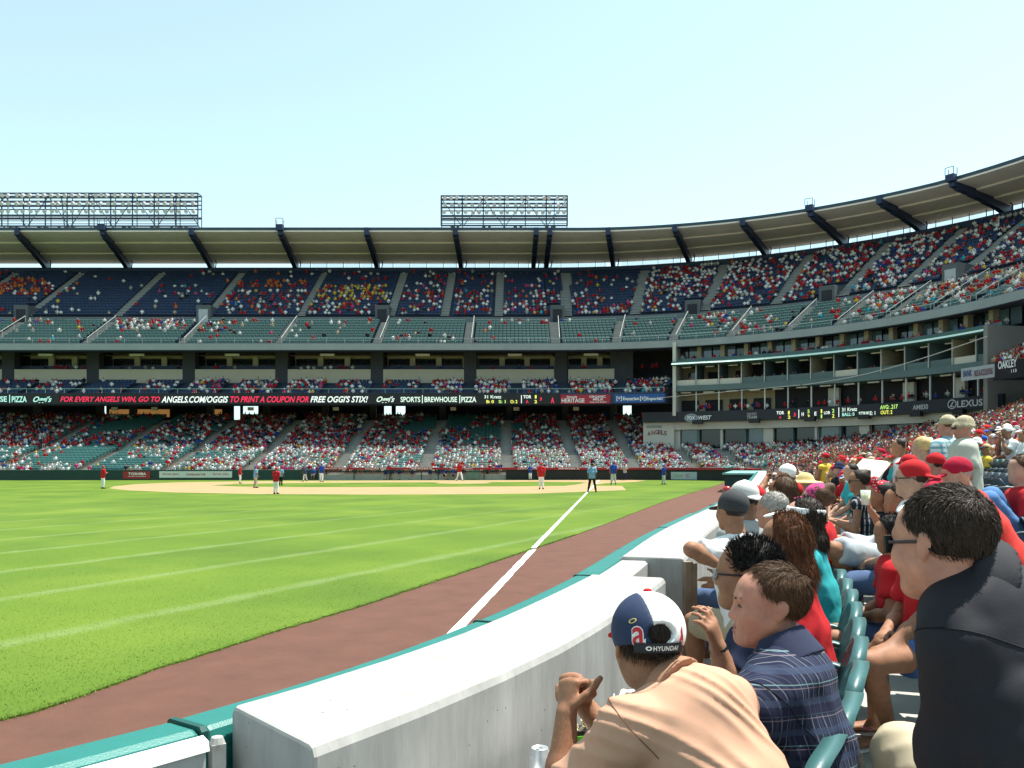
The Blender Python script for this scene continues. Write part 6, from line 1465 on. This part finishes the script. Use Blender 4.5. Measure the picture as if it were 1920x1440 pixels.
fg(1709, 897, 6.2, U([-.85, .5, 0]), .05, dict(skin='fair', shirt=CL['white'], pants=CL['denim'], plen=1.8, shoes=rubber, hair=('short', 'dark'), cap=('cap', CL['red'], True), glasses='clear'), 'young man with glasses in backward red cap and white shirt', .05, hb=.009, hc=.011)
def ov(J): J['wrL'] = J['shL'] + np.array([-.22, .1, -.28]); J['elL'] = J['shL'] + np.array([-.02, .05, -.3])
fg(1794, 890, 6.2, U([-.9, .25, 0]), .52, dict(skin='fair', shirt=mat('cloth_scarlet', (.55, .03, .02), .9, .06, 9., .15, 12), pants=CL['khaki'], plen=.85, shoes=rubber, hair=('short', 'grey'), cap=('cap', CL['crimson']), bulk=1.22), 'heavy man in scarlet T-shirt and crimson cap bending forward', .0, -.25, over=ov, hb=.009, hc=.011)
fg(1752, 872, 8.4, U([-.8, .6, 0]), .12, dict(skin='pink', shirt=CL['crimson'], pants=CL['denim'], plen=1.8, shoes=rubber, hair=('short', 'dark'), cap=('cap', CL['red']), bulk=1.1), 'man in red cap and dark crimson shirt behind the bending man', -.5)
fg(1771, 852, 10.0, U([-.9, .43, 0]), .1, dict(skin='fair', shirt=CL['white'], pants=CL['denim'], plen=1.8, shoes=rubber, hair=('short', 'dark'), cap=('cap', CL['royal'])), 'man in royal blue cap in front of the two standing men', .1)
fg(1702, 872, 9.6, U([-.85, .5, 0]), .1, dict(skin='fair', shirt=CL['navy'], pants=CL['denim'], plen=1.8, shoes=rubber, hair=('short', 'dark'), cap=('cap', CL['red'])), 'person in round red cap and navy shirt by the white shirt', .0)
tealplaid = plaid_mat('teal_check', (.55, .62, .62), [(0, .06, .2, .025, (.12, .32, .36)), (1, .06, .1, .025, (.10, .26, .32)), (0, .12, .6, .012, (.5, .55, .5))], (.8, .6, 0), (0, 0, 1))
camo = mat('camo_cap', (.36, .31, .2), .85, .5, 45.)
fg(1775, 798, 9.9, U([-.55, .83, 0]), .08, dict(skin='pink', shirt=tealplaid, g=.024, pants=CL['khaki'], plen=.85, shoes=rubber, hair=('short', 'brown'), cap=('cap', camo), bulk=1.15), 'standing man in teal checked shirt and khaki cap', -.3, arms='side', legs='stand', hb=.009, hc=.011)
def ov(J): J['elL'] = J['shL'] + np.array([-.02, -.05, -.29]); J['wrL'] = J['elL'] + np.array([-.26, .04, .05]); J['hdL'] = U(J['wrL'] - J['elL'])
fg(1806, 801, 9.1, U([-.97, .2, 0]), .03, dict(skin='pink', shirt=mat('cloth_sage', (.43, .45, .37), .9, .06, 9., .2, 10), g=.028, pants=CL['khaki'], plen=.85, shoes=rubber, hair=('short', 'grey'), cap=('bucket', camo), bulk=1.2, glasses='sun'), 'standing man in loose sage shirt, camouflage hat and dark glasses', .05, arms='hold', legs='stand', over=ov, hb=.009, hc=.011)
fg(1727, 838, 11.5, U([-.6, .8, 0]), .1, dict(skin='fair', shirt=CL['grey'], pants=CL['denim'], plen=1.8, shoes=rubber, hair=('pony', 'blonde')), 'blonde woman with ponytail in grey T-shirt', .0)
fg(1687, 838, 14.0, U([-.9, .43, 0]), .1, dict(skin='tan', shirt=CL['white'], pants=CL['denim'], plen=1.8, shoes=rubber, hair=('short', 'dark')), 'dark haired man in clean white shirt near the blonde ponytail', .0)
fg(1547, 858, 20.0, U([-.6, .8, 0]), .05, dict(skin='tan', shirt=CL['yellow'], sleeve=0, pants=CL['black'], plen=.7, shoes=rubber, hair=('short', 'dark'), cap=('cap', CL['red'])), 'person in yellow vest and red cap with one arm raised', .0, arms='up', legs='stand')
def ov(J): J['knL'] = P(1853, 938, 6.7); J['anL'] = P(1835, 1005, 6.6); J['toeL'] = P(1818, 1012, 6.6); J['knR'] = P(1860, 930, 6.95); J['anR'] = P(1845, 1000, 6.9); J['toeR'] = P(1830, 1008, 6.9)
fg(1914, 880, 7.0, U([-.95, .2, 0]), .08, dict(skin='fair', shirt=CL['red'], pants=mat('cloth_bright_denim', (.07, .17, .36), .9, .1, 12., .15, 40), plen=1.9, shoes=rubber, hair=('bun', 'brown')), 'woman in red top and blue jeans stretching her legs over empty chairs', .0, over=ov)
# ---- clothes left on chairs
def draped(row, y0, m, label, seed, drop=.30, wd=.20):
    """a jacket hung over the back of the chair of that row nearest to distance y0"""
    c = [i for i in range(len(SEATS)) if int(SEATS[i, 4]) == row]; i = min(c, key=lambda i: abs(SEATS[i, 1] - y0)); x, y, z, h, k, px = SEATS[i]
    L = lambda lx, ly, lz: np.array([x + lx * math.cos(h) - ly * math.sin(h), y + lx * math.sin(h) + ly * math.cos(h), z + lz]); rr = np.array([math.cos(h), math.sin(h), 0])
    q = [es(L(0, -.115, .885), L(0, -.14, .885 - drop), (wd, .016), (wd * .85, .03), rr, .02), es(L(0, -.06, .89), L(0, .02, .885 - drop * .6), (wd, .016), (wd * .9, .02), rr, .02), es(L(wd * .8, -.12, .86), L(wd * .95, -.15, .885 - drop * 1.3), (.05, .03), (.04, .03), rr, .02)]
    o = solid_obj('draped_jacket', q, .010, m, None, disp=folds(seed, .006, .05)); tag(o, label, 'jacket', 'jackets hung on chairs'); return o
draped(1, 3.9, CL['red'], 'bright red jacket hung over a chair behind the black polo shirt', 3, .4, .22)
# ---- sun shade held over heads further up the row
mb = MB(); a, b_, c, d = P(1588, 893, 13.5), P(1618, 862, 14.2), P(1672, 868, 14.0), P(1648, 897, 13.2); up = np.array([0, 0, .02])
mb.add([a, b_, c, d, a + up, b_ + up, c + up, d + up], [(0, 1, 2, 3), (7, 6, 5, 4), (0, 4, 5, 1), (1, 5, 6, 2), (2, 6, 7, 3), (3, 7, 4, 0)]); tag(mb.build('paper_sign', mat('cream_paper', (.7, .58, .42), .8, .15, 4.)), 'large cream paper sheet held as a sun shade over red caps', 'sign')
# ---------------------------------------------------------------- players and officials on the field
def player(px, fy, hy, shirt, pants, label, f=(0, 1), arms='side', cap_=None, lean=.08, skin='tan', crouch=False, wide=0., shoes=None):
    b = G(px, fy); h = (fy - hy) / FPX * b[1]; s = h / 1.80; fl = 0.03
    H = np.array([b[0], b[1], fl + (h - .125 * s)]); J = auto_joints(H, fl, f, lean, 0, 0, arms, s, 'stand')
    for d, k in ((-1, 'L'), (1, 'R')):
        J['hip' + k][2] = fl + .92 * s
        for q, w_ in (('kn', .5), ('an', 1.0), ('toe', 1.0)): J[q + k] = J[q + k] + d * J['r'] * wide * w_ * s
    J['pel'] = (J['hipL'] + J['hipR']) / 2
    person(J, dict(skin=skin, shirt=CL[shirt] if isinstance(shirt, str) else shirt, sleeve=.85, g=.03, pants=CL[pants], plen=1.95, shoes=CL[shoes or 'black'], hair=('short', 'dark'), cap=('cap', CL[cap_] if cap_ else CL['red'])), label, 'players and officials on the field', .028, .028, base=(b[0], b[1], fl))
skyb = cloth('sky_blue', (.16, .30, .42))
player(194, 917, 874, 'red', 'white', 'outfielder in red jersey standing at the tip of the infield dirt', (.6, .8), 'hold')
player(451, 907, 872, 'red', 'white', 'infielder in red jersey at the far base', (.9, .4), 'side')
player(480, 915.5, 874, skyb, 'khaki', 'coach in sky blue shirt and khaki trousers walking on the dirt', (.8, .6), 'side', 'blue', wide=.14)
player(518, 927, 877, 'red', 'white', 'infielder in red jersey standing on the near edge of the dirt', (.3, .95), 'hold')
player(527, 911, 876, skyb, 'black', 'umpire in sky blue shirt half hidden by the near infielder', (.3, .95), 'side', 'black')
player(570, 903, 874, 'navy', 'lightgrey', 'runner in navy jersey striding before the dugout', (-.9, .4), 'side', 'blue', .25, wide=.22)
player(603, 904, 869, 'blue', 'white', 'player in blue jersey standing before the dugout rail', (.2, .95), 'side', 'blue')
player(862, 902.5, 867, 'red', 'white', 'pitcher in red jersey with legs apart on the mound', (.3, .95), 'hold', wide=.2)
player(994, 900.5, 872, 'blue', 'white', 'batter on deck in blue jersey by the backstop wall', (-.4, -.9), 'hold', 'blue')
player(1015, 918, 868, 'red', 'white', 'infielder in red jersey with back turned near the foul line', (.1, .99), 'side')
player(1110, 923.5, 869, skyb, 'black', 'umpire in sky blue shirt and black trousers astride the foul line', (.05, .99), 'side', 'black', wide=.13)
player(1150, 909, 866, 'blue', 'lightgrey', 'runner in blue jersey and grey trousers near home plate', (.1, .99), 'side', 'blue', wide=.06)
player(1146, 903, 879, 'red', 'white', 'catcher in red crouching behind the runner in blue', (-.5, -.8), 'hold', 'red', .5)
player(1171, 901, 871, 'grey', 'navy', 'home plate umpire in grey shirt', (-.4, -.9), 'hold', 'black', .3)
player(1245, 909, 872, 'blue', 'lightgrey', 'base coach in blue jersey walking on the foul grass', (.9, .3), 'side', 'blue', wide=.12)
# ================================================================ spectators built from a few seated prototypes (copied one by one)
PROTO = []
def proto(o, lean, arms, yaw, s=1.0):
    J = auto_joints((0, .17 + .50 * math.sin(lean) + .19 * math.sin(lean * .7), 0), 0, (0, 1), lean, yaw, 0, arms, s)
    z = s * (.53 + .50 * math.cos(lean) + .19 * math.cos(lean * .7)); dz = np.array([0, 0, z])
    for k, v in J.items():
        if k in ('head', 'nb', 'pel') or k[:2] in ('sh', 'el', 'wr') or k[:3] == 'hip': J[k] = v + dz
    for k in 'LR':
        J['kn' + k] = J['hip' + k] + np.array([0, .43 * s, 0]) + (np.array([.04 * s, 0, 0]) if k == 'R' else np.array([-.04 * s, 0, 0])); J['kn' + k][2] = .50 * s
        J['an' + k] = J['kn' + k] + np.array([0, -.03, 0]); J['an' + k][2] = .085; J['toe' + k] = J['an' + k] + np.array([0, .17, -.05])
        J['wr' + k] = J['hip' + k] + np.array([0, .27, .12]) if arms == 'lap' else J['wr' + k]
        if arms == 'knees': J['wr' + k] = J['kn' + k] + np.array([0, -.02, .08])
        J['hd' + k] = U(J['wr' + k] - J['el' + k])
    t = person(J, o, 'prototype of a seated spectator', None, .021, .024, base=(0, 0, 0))
    PROTO.append((t, [(c.name.split('.')[0], c.data) for c in t.children], o))
    for c in list(t.children): bpy.data.objects.remove(c)
    bpy.data.objects.remove(t)
base_o = dict(skin='fair', shirt=CL['red'], pants=CL['denim'], plen=.85, shoes=rubber, hair=('short', 'dark'))
proto({**base_o, 'cap': ('cap', CL['red'])}, .1, 'lap', .3)
proto({**base_o, 'bulk': 1.12}, .2, 'knees', .1)
proto({**base_o, 'hair': ('long', 'dark'), 'bulk': .9}, .08, 'lap', -.2, .95)
proto({**base_o, 'cap': ('cap', CL['red']), 'bulk': 1.15}, .05, 'fold', .5)
proto({**base_o, 'hair': ('pony', 'dark'), 'cap': ('visor', CL['white']), 'bulk': .9}, .1, 'hold', .2, .95)
proto({**base_o, 'cap': ('bucket', CL['khaki'])}, .25, 'knees', .2)
proto({**base_o, 'cap': ('cap', CL['red'])}, .12, 'up', .3, .97)
proto({**base_o, 'cap': ('cap', CL['red'], True)}, .32, 'face', .1)
SHIRTS = ['red'] * 9 + ['crimson'] * 3 + ['white'] * 7 + ['grey', 'lightgrey', 'lightgrey', 'black', 'black', 'navy', 'blue', 'royal', 'yellow', 'pink', 'cyan', 'khaki', 'teal', 'orange']
CAPS = ['red'] * 8 + ['crimson'] * 2 + ['white'] * 3 + ['navy', 'royal', 'black', 'grey', 'khaki']
PANTS = ['denim', 'khaki', 'black', 'greyshort', 'lightgrey', 'navy', 'paledenim']
nm_c = dict(greyshort='blue grey', lightgrey='pale grey', royal='royal blue', paledenim='pale denim')
HAIRS = ['black', 'dark', 'brown', 'auburn', 'blonde', 'grey', 'white']
def spectator(i, x, y, z, rz, place, group, sc=1.0, shirt=None, capc=None):
    _, parts, o = PROTO[i]; sh = shirt or SHIRTS[rng.integers(len(SHIRTS))]; cp = capc or CAPS[rng.integers(len(CAPS))]; pa = PANTS[rng.integers(len(PANTS))]; ha = HAIRS[rng.integers(len(HAIRS))]; sk = ['fair', 'fair', 'pink', 'tan', 'tan', 'brown'][rng.integers(6)]
    t = empty('person', (x, y, z), rz); t.scale = (sc, sc, sc)
    what = {'cap': nm_c.get(cp, cp) + ' cap', 'visor': nm_c.get(cp, cp) + ' visor', 'bucket': nm_c.get(cp, cp) + ' bucket hat'}.get(o['cap'][0]) if o.get('cap') else ha + ' hair'
    pose = ['hands in lap', 'elbows on knees', 'long loose hair', 'arms folded', 'hands together', 'leaning on knees', 'one arm raised', 'chin on hands'][i]
    tag(t, f'spectator in {nm_c.get(sh, sh)} shirt with {what}, {pose}, {place}', 'person', group)
    for nm, me in parts:
        ob = link(nm, me, t); sl = ob.material_slots[0]; sl.link = 'OBJECT'
        sl.material = dict(body=SK[sk], shirt=CL[sh], shorts=CL[pa], trousers=CL[pa], shoes=rubber if rng.random() < .6 else CL['black'], hair=HR[ha], cap=CL[cp], visor=CL[cp], hat=CL[cp]).get(nm, me.materials[0])
    return t
taken = set(); N_IND = 0
FP = np.array(FGP)
order = np.argsort(np.hypot(SEATS[:, 0], SEATS[:, 1]))
def dens_near(x, y, px, k):
    if px > 1835 and y < 16 or px > 1790 and y < 9.5: return 0.0
    return .86
for i in order:
    x, y, z, h, k, px = SEATS[i]
    if y < 8.3 or px < 1330 or px > 1960 or y > 60: 
        continue
    if N_IND >= 225: break
    if np.min(np.hypot(FP[:, 0] - x, FP[:, 1] - y)) < .42: taken.add(i); continue
    if rng.random() > dens_near(x, y, px, k): taken.add(i); continue
    place = 'front rows' if k < 2 else 'near stand middle rows' if k < 6 else 'near stand upper rows'
    pi = rng.choice(8, p=[.27, .13, .14, .16, .08, .07, .03, .12])
    spectator(int(pi), x, y, z, h + rng.normal(.12, .25), place, 'spectators in the near stand', float(rng.uniform(.9, 1.06))); taken.add(i); N_IND += 1
# players on the dugout benches
for p_, off in ((583, -.1), (716, .6), (727, .55), (747, .6), (766, .6), (771, .62), (805, .6), (819, .55), (832, -.1), (845, -.2)):
    q = w_at(wl_px(p_), off); spectator(int(rng.integers(0, 2)), q[0], q[1], .05, math.pi + rng.normal(0, .3), 'on the far dugout bench', 'players in the dugout', 1.0, 'blue', 'royal')
# ---------------------------------------------------------------- the far crowd as one mass of small figures
def ring_solid(levels, n, cx=0., cy=0.):
    v = [(cx + rx * math.cos(2 * math.pi * i / n), cy + dy + ry * math.sin(2 * math.pi * i / n), z) for z, rx, ry, dy in levels for i in range(n)]
    q = [(k * n + i, k * n + (i + 1) % n, (k + 1) * n + (i + 1) % n, (k + 1) * n + i) for k in range(len(levels) - 1) for i in range(n)]
    return v, q
def crowd_base(legs):
    V, Q, Pm = [], [], []
    def put(v, q, m):
        b = len(V); V.extend(v)
        for k, f in enumerate(q): Q.append([b + a for a in f]); Pm.append(m[k] if isinstance(m, list) else m)
    v, q = ring_solid([(.50, .14, .10, .0), (.90, .20, .11, .05), (1.03, .07, .05, .06)], 6, 0, .15); put(v, q, 0)
    v, q = ring_solid([(1.02, .045, .05, 0), (1.11, .070, .082, .01), (1.17, .070, .086, 0), (1.265, .02, .025, -.01)], 6, 0, .22); put(v, q, [1] * 12 + [2] * 6)
    for d in (-1, 1):
        bv, bq = boxes_q([((d * .21, .22, .80), (.09, .16, .26), .05, ('l', 'r', 'front')), ((d * .17, .36, .64), (.08, .22, .08), 0, ('top', 'l', 'r'))]); put(bv.tolist(), bq.tolist(), [0] * 3 + [1] * 3)
        if legs: bv, bq = boxes_q([((d * .11, .36, .52), (.15, .44, .14), 0, ('top', 'front')), ((d * .11, .55, .26), (.11, .12, .44), 0, ('front',))]); put(bv.tolist(), bq.tolist(), [3] * 2 + [3 if d > 0 else 1])
    return np.array(V, float), np.array(Q), np.array(Pm)
pal = ['red', 'crimson', 'white', 'lightgrey', 'grey', 'black', 'navy', 'blue', 'yellow', 'orange', 'pink', 'cyan', 'khaki', 'denim', 'green']
mats_c = [CL[k] for k in pal] + [SK['fair'], SK['tan'], SK['brown']] + [HR[k] for k in ('black', 'dark', 'brown', 'blonde')]
ix = {k: i for i, k in enumerate(pal)}; NS = len(pal)
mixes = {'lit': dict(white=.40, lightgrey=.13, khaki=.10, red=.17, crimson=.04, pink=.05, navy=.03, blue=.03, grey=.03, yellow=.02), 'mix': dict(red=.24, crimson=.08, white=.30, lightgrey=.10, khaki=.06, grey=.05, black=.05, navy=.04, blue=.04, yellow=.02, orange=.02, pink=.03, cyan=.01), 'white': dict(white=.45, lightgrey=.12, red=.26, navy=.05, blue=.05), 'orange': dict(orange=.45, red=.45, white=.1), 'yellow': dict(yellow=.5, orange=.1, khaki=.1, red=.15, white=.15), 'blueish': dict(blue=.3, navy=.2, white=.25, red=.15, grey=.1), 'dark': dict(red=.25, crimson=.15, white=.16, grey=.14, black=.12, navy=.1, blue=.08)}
def colours(kind):
    d = mixes[kind]; k = list(d); p = np.array([d[a] for a in k]); return np.array([ix[a] for a in k]), p / p.sum()
def blotch(x, y, sc, seed):
    r = np.random.default_rng(seed); o = 0
    for _ in range(5): a = r.normal(0, 1, 2) / sc; o = o + np.sin(a[0] * x + a[1] * y + r.uniform(0, 6))
    return o / 5 ** .5
folk = []                                       # x, y, z, rz, kind, legs
for i in range(len(SEATS)):
    if i in taken: continue
    x, y, z, h, k, px = SEATS[i]
    if y < 14: continue
    if y > 78 or px < 1330:                     # far side of the field
        d = .92 if k < 14 else .80
        bl = blotch(x, k * .9, 4.0, 11)
        if px < 120: d = .45 + .45 * (k < 6) + (.3 if k > 12 else 0)
        elif px < 240: d = .25 + (.65 if k < 6 else 0) + (.5 if k > 12 else 0)
        elif px < 340: d = .85
        elif px < 500: d = .42 + (.48 if k < 6 else 0) + (.45 if k > 12 else 0)
        elif px < 640: d = .75
        d += .20 * bl
        if bl < -1.25: d -= .5
        kind = 'lit' if k < 14 else 'dark'  # sun and shade put into clothing: paler mix in sunlit rows, darker in shaded
    else: d, kind = .88 + .15 * blotch(x, y, 3, 5), 'mix'
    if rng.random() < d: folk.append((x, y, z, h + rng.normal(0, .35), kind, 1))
ux = 960 + FPX * UPS[:, 0] / UPS[:, 1]
b1_, b2_ = blotch(UPS[:, 0] * 1.0, UPS[:, 2] * 3.2, 5.0, 21), blotch(UPS[:, 0], UPS[:, 2] * 3, 2.2, 31)
for i in range(len(UPS)):
    x, y, z, h, k, o_ = UPS[i]; px = ux[i]
    if px < -60 or px > 1990: continue
    kind = 'mix'
    if o_ < 0:
        d = .30 if px < 340 else .62 if px < 800 else .85
        d += .25 * b2_[i]
        if k < 1: d *= .6
    elif o_ < 10:
        d = .05 + .12 * max(0, b1_[i] - .4) + (.18 if k > 6 else 0) * (b2_[i] > -.3)
        if 195 < px < 350 and k > 4: d, kind = .8, 'white'
        if 360 < px < 420 and k > 3: d = .45
        if px > 1330: d += .10 + .25 * (b1_[i] > .2)
        if px > 1620: d += .2
    else:
        d = .04 + .16 * (b1_[i] > .3)
        if px < 95 and 6 < k < 14: d, kind = .7, 'orange'
        elif 420 < px < 575 and k > 9: d, kind = (.55 if 9 < k < 13 else .05), 'orange'
        elif 420 < px < 575: d = .42 if k < 9 else .05
        elif 580 < px < 725 and 4 < k < 11: d, kind = .62, 'yellow'
        elif 580 < px < 1195: d = (.48 if k < 9 else .12) + .22 * b1_[i]
        elif px >= 1195: d, kind = .68 + .14 * b1_[i] - (.12 if k < 4 else 0), ('white' if k > 8 and b2_[i] > -.6 else 'mix')
    if rng.random() < d: folk.append((x, y, z, h + rng.normal(0, .3), kind, 0))
for p_ in list(range(60, 1250, 14)):              # standing fans along the concourse and behind the club seats
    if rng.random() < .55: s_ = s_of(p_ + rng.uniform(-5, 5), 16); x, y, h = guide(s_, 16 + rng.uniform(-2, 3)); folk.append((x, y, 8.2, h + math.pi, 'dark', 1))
    if rng.random() < .5: s_ = s_of(p_ + rng.uniform(-5, 5), 7.2); 
    if rng.random() < .5: x, y, h = guide(s_of(p_ + rng.uniform(-5, 5), 7.0), 7.0); folk.append((x, y, 14.2, h + math.pi, 'dark', 0))
for _ in range(150):
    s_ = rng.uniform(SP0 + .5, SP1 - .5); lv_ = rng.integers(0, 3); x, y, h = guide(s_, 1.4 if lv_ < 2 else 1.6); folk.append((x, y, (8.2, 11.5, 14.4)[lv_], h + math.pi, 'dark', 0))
for p_ in range(1868, 1925, 3):
    for o__ in (-1, 0.2, 1.4, 2.6):
        if rng.random() < .8: x, y, h = guide(s_of(p_, o__), o__); folk.append((x, y, 10.5 + .45 * (o__ + 1), h + math.pi, 'mix', 0))
VV, QQ, MM, nb_ = [], [], [], 0
for legs in (0, 1):
    fl = [f for f in folk if f[5] == legs]
    if not fl: continue
    bv, bq, bm = crowd_base(legs); A = np.array([(a[0], a[1], a[2], a[3]) for a in fl]); n = len(A)
    v, q = stamp(bv, bq, A[:, :3] + np.column_stack([rng.normal(0, .04, n), rng.normal(0, .04, n), np.zeros(n)]), A[:, 3], rng.uniform(.78, 1.0, n))
    shirt = np.empty(n, int); hat = np.empty(n, int); kinds = np.array([a[4] for a in fl])
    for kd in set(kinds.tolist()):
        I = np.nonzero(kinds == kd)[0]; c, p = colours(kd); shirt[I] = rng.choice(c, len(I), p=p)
    hc_ = np.array([ix[k] for k in ('red', 'crimson', 'white', 'navy', 'blue', 'black', 'khaki')]); hp_ = np.array([.40, .12, .13, .13, .09, .07, .06]); capm = rng.random(n) < .42
    hat = np.where(capm, rng.choice(hc_, n, p=hp_), NS + 3 + rng.choice(4, n, p=[.35, .3, .25, .1])); skin = NS + rng.choice(3, n, p=[.5, .37, .13]); leg = rng.choice([ix['denim'], ix['khaki'], ix['black'], ix['lightgrey'], NS, NS + 1], n)
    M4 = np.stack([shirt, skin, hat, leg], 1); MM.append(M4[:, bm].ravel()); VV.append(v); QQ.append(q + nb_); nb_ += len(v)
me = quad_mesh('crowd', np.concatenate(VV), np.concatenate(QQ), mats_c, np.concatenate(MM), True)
tag(link('crowd', me), 'crowd of spectators in red and white filling the far stands', 'crowd', kind='stuff')
print('FOLK', len(folk), 'IND', N_IND, 'SEATS', len(SEATS), len(UPS))
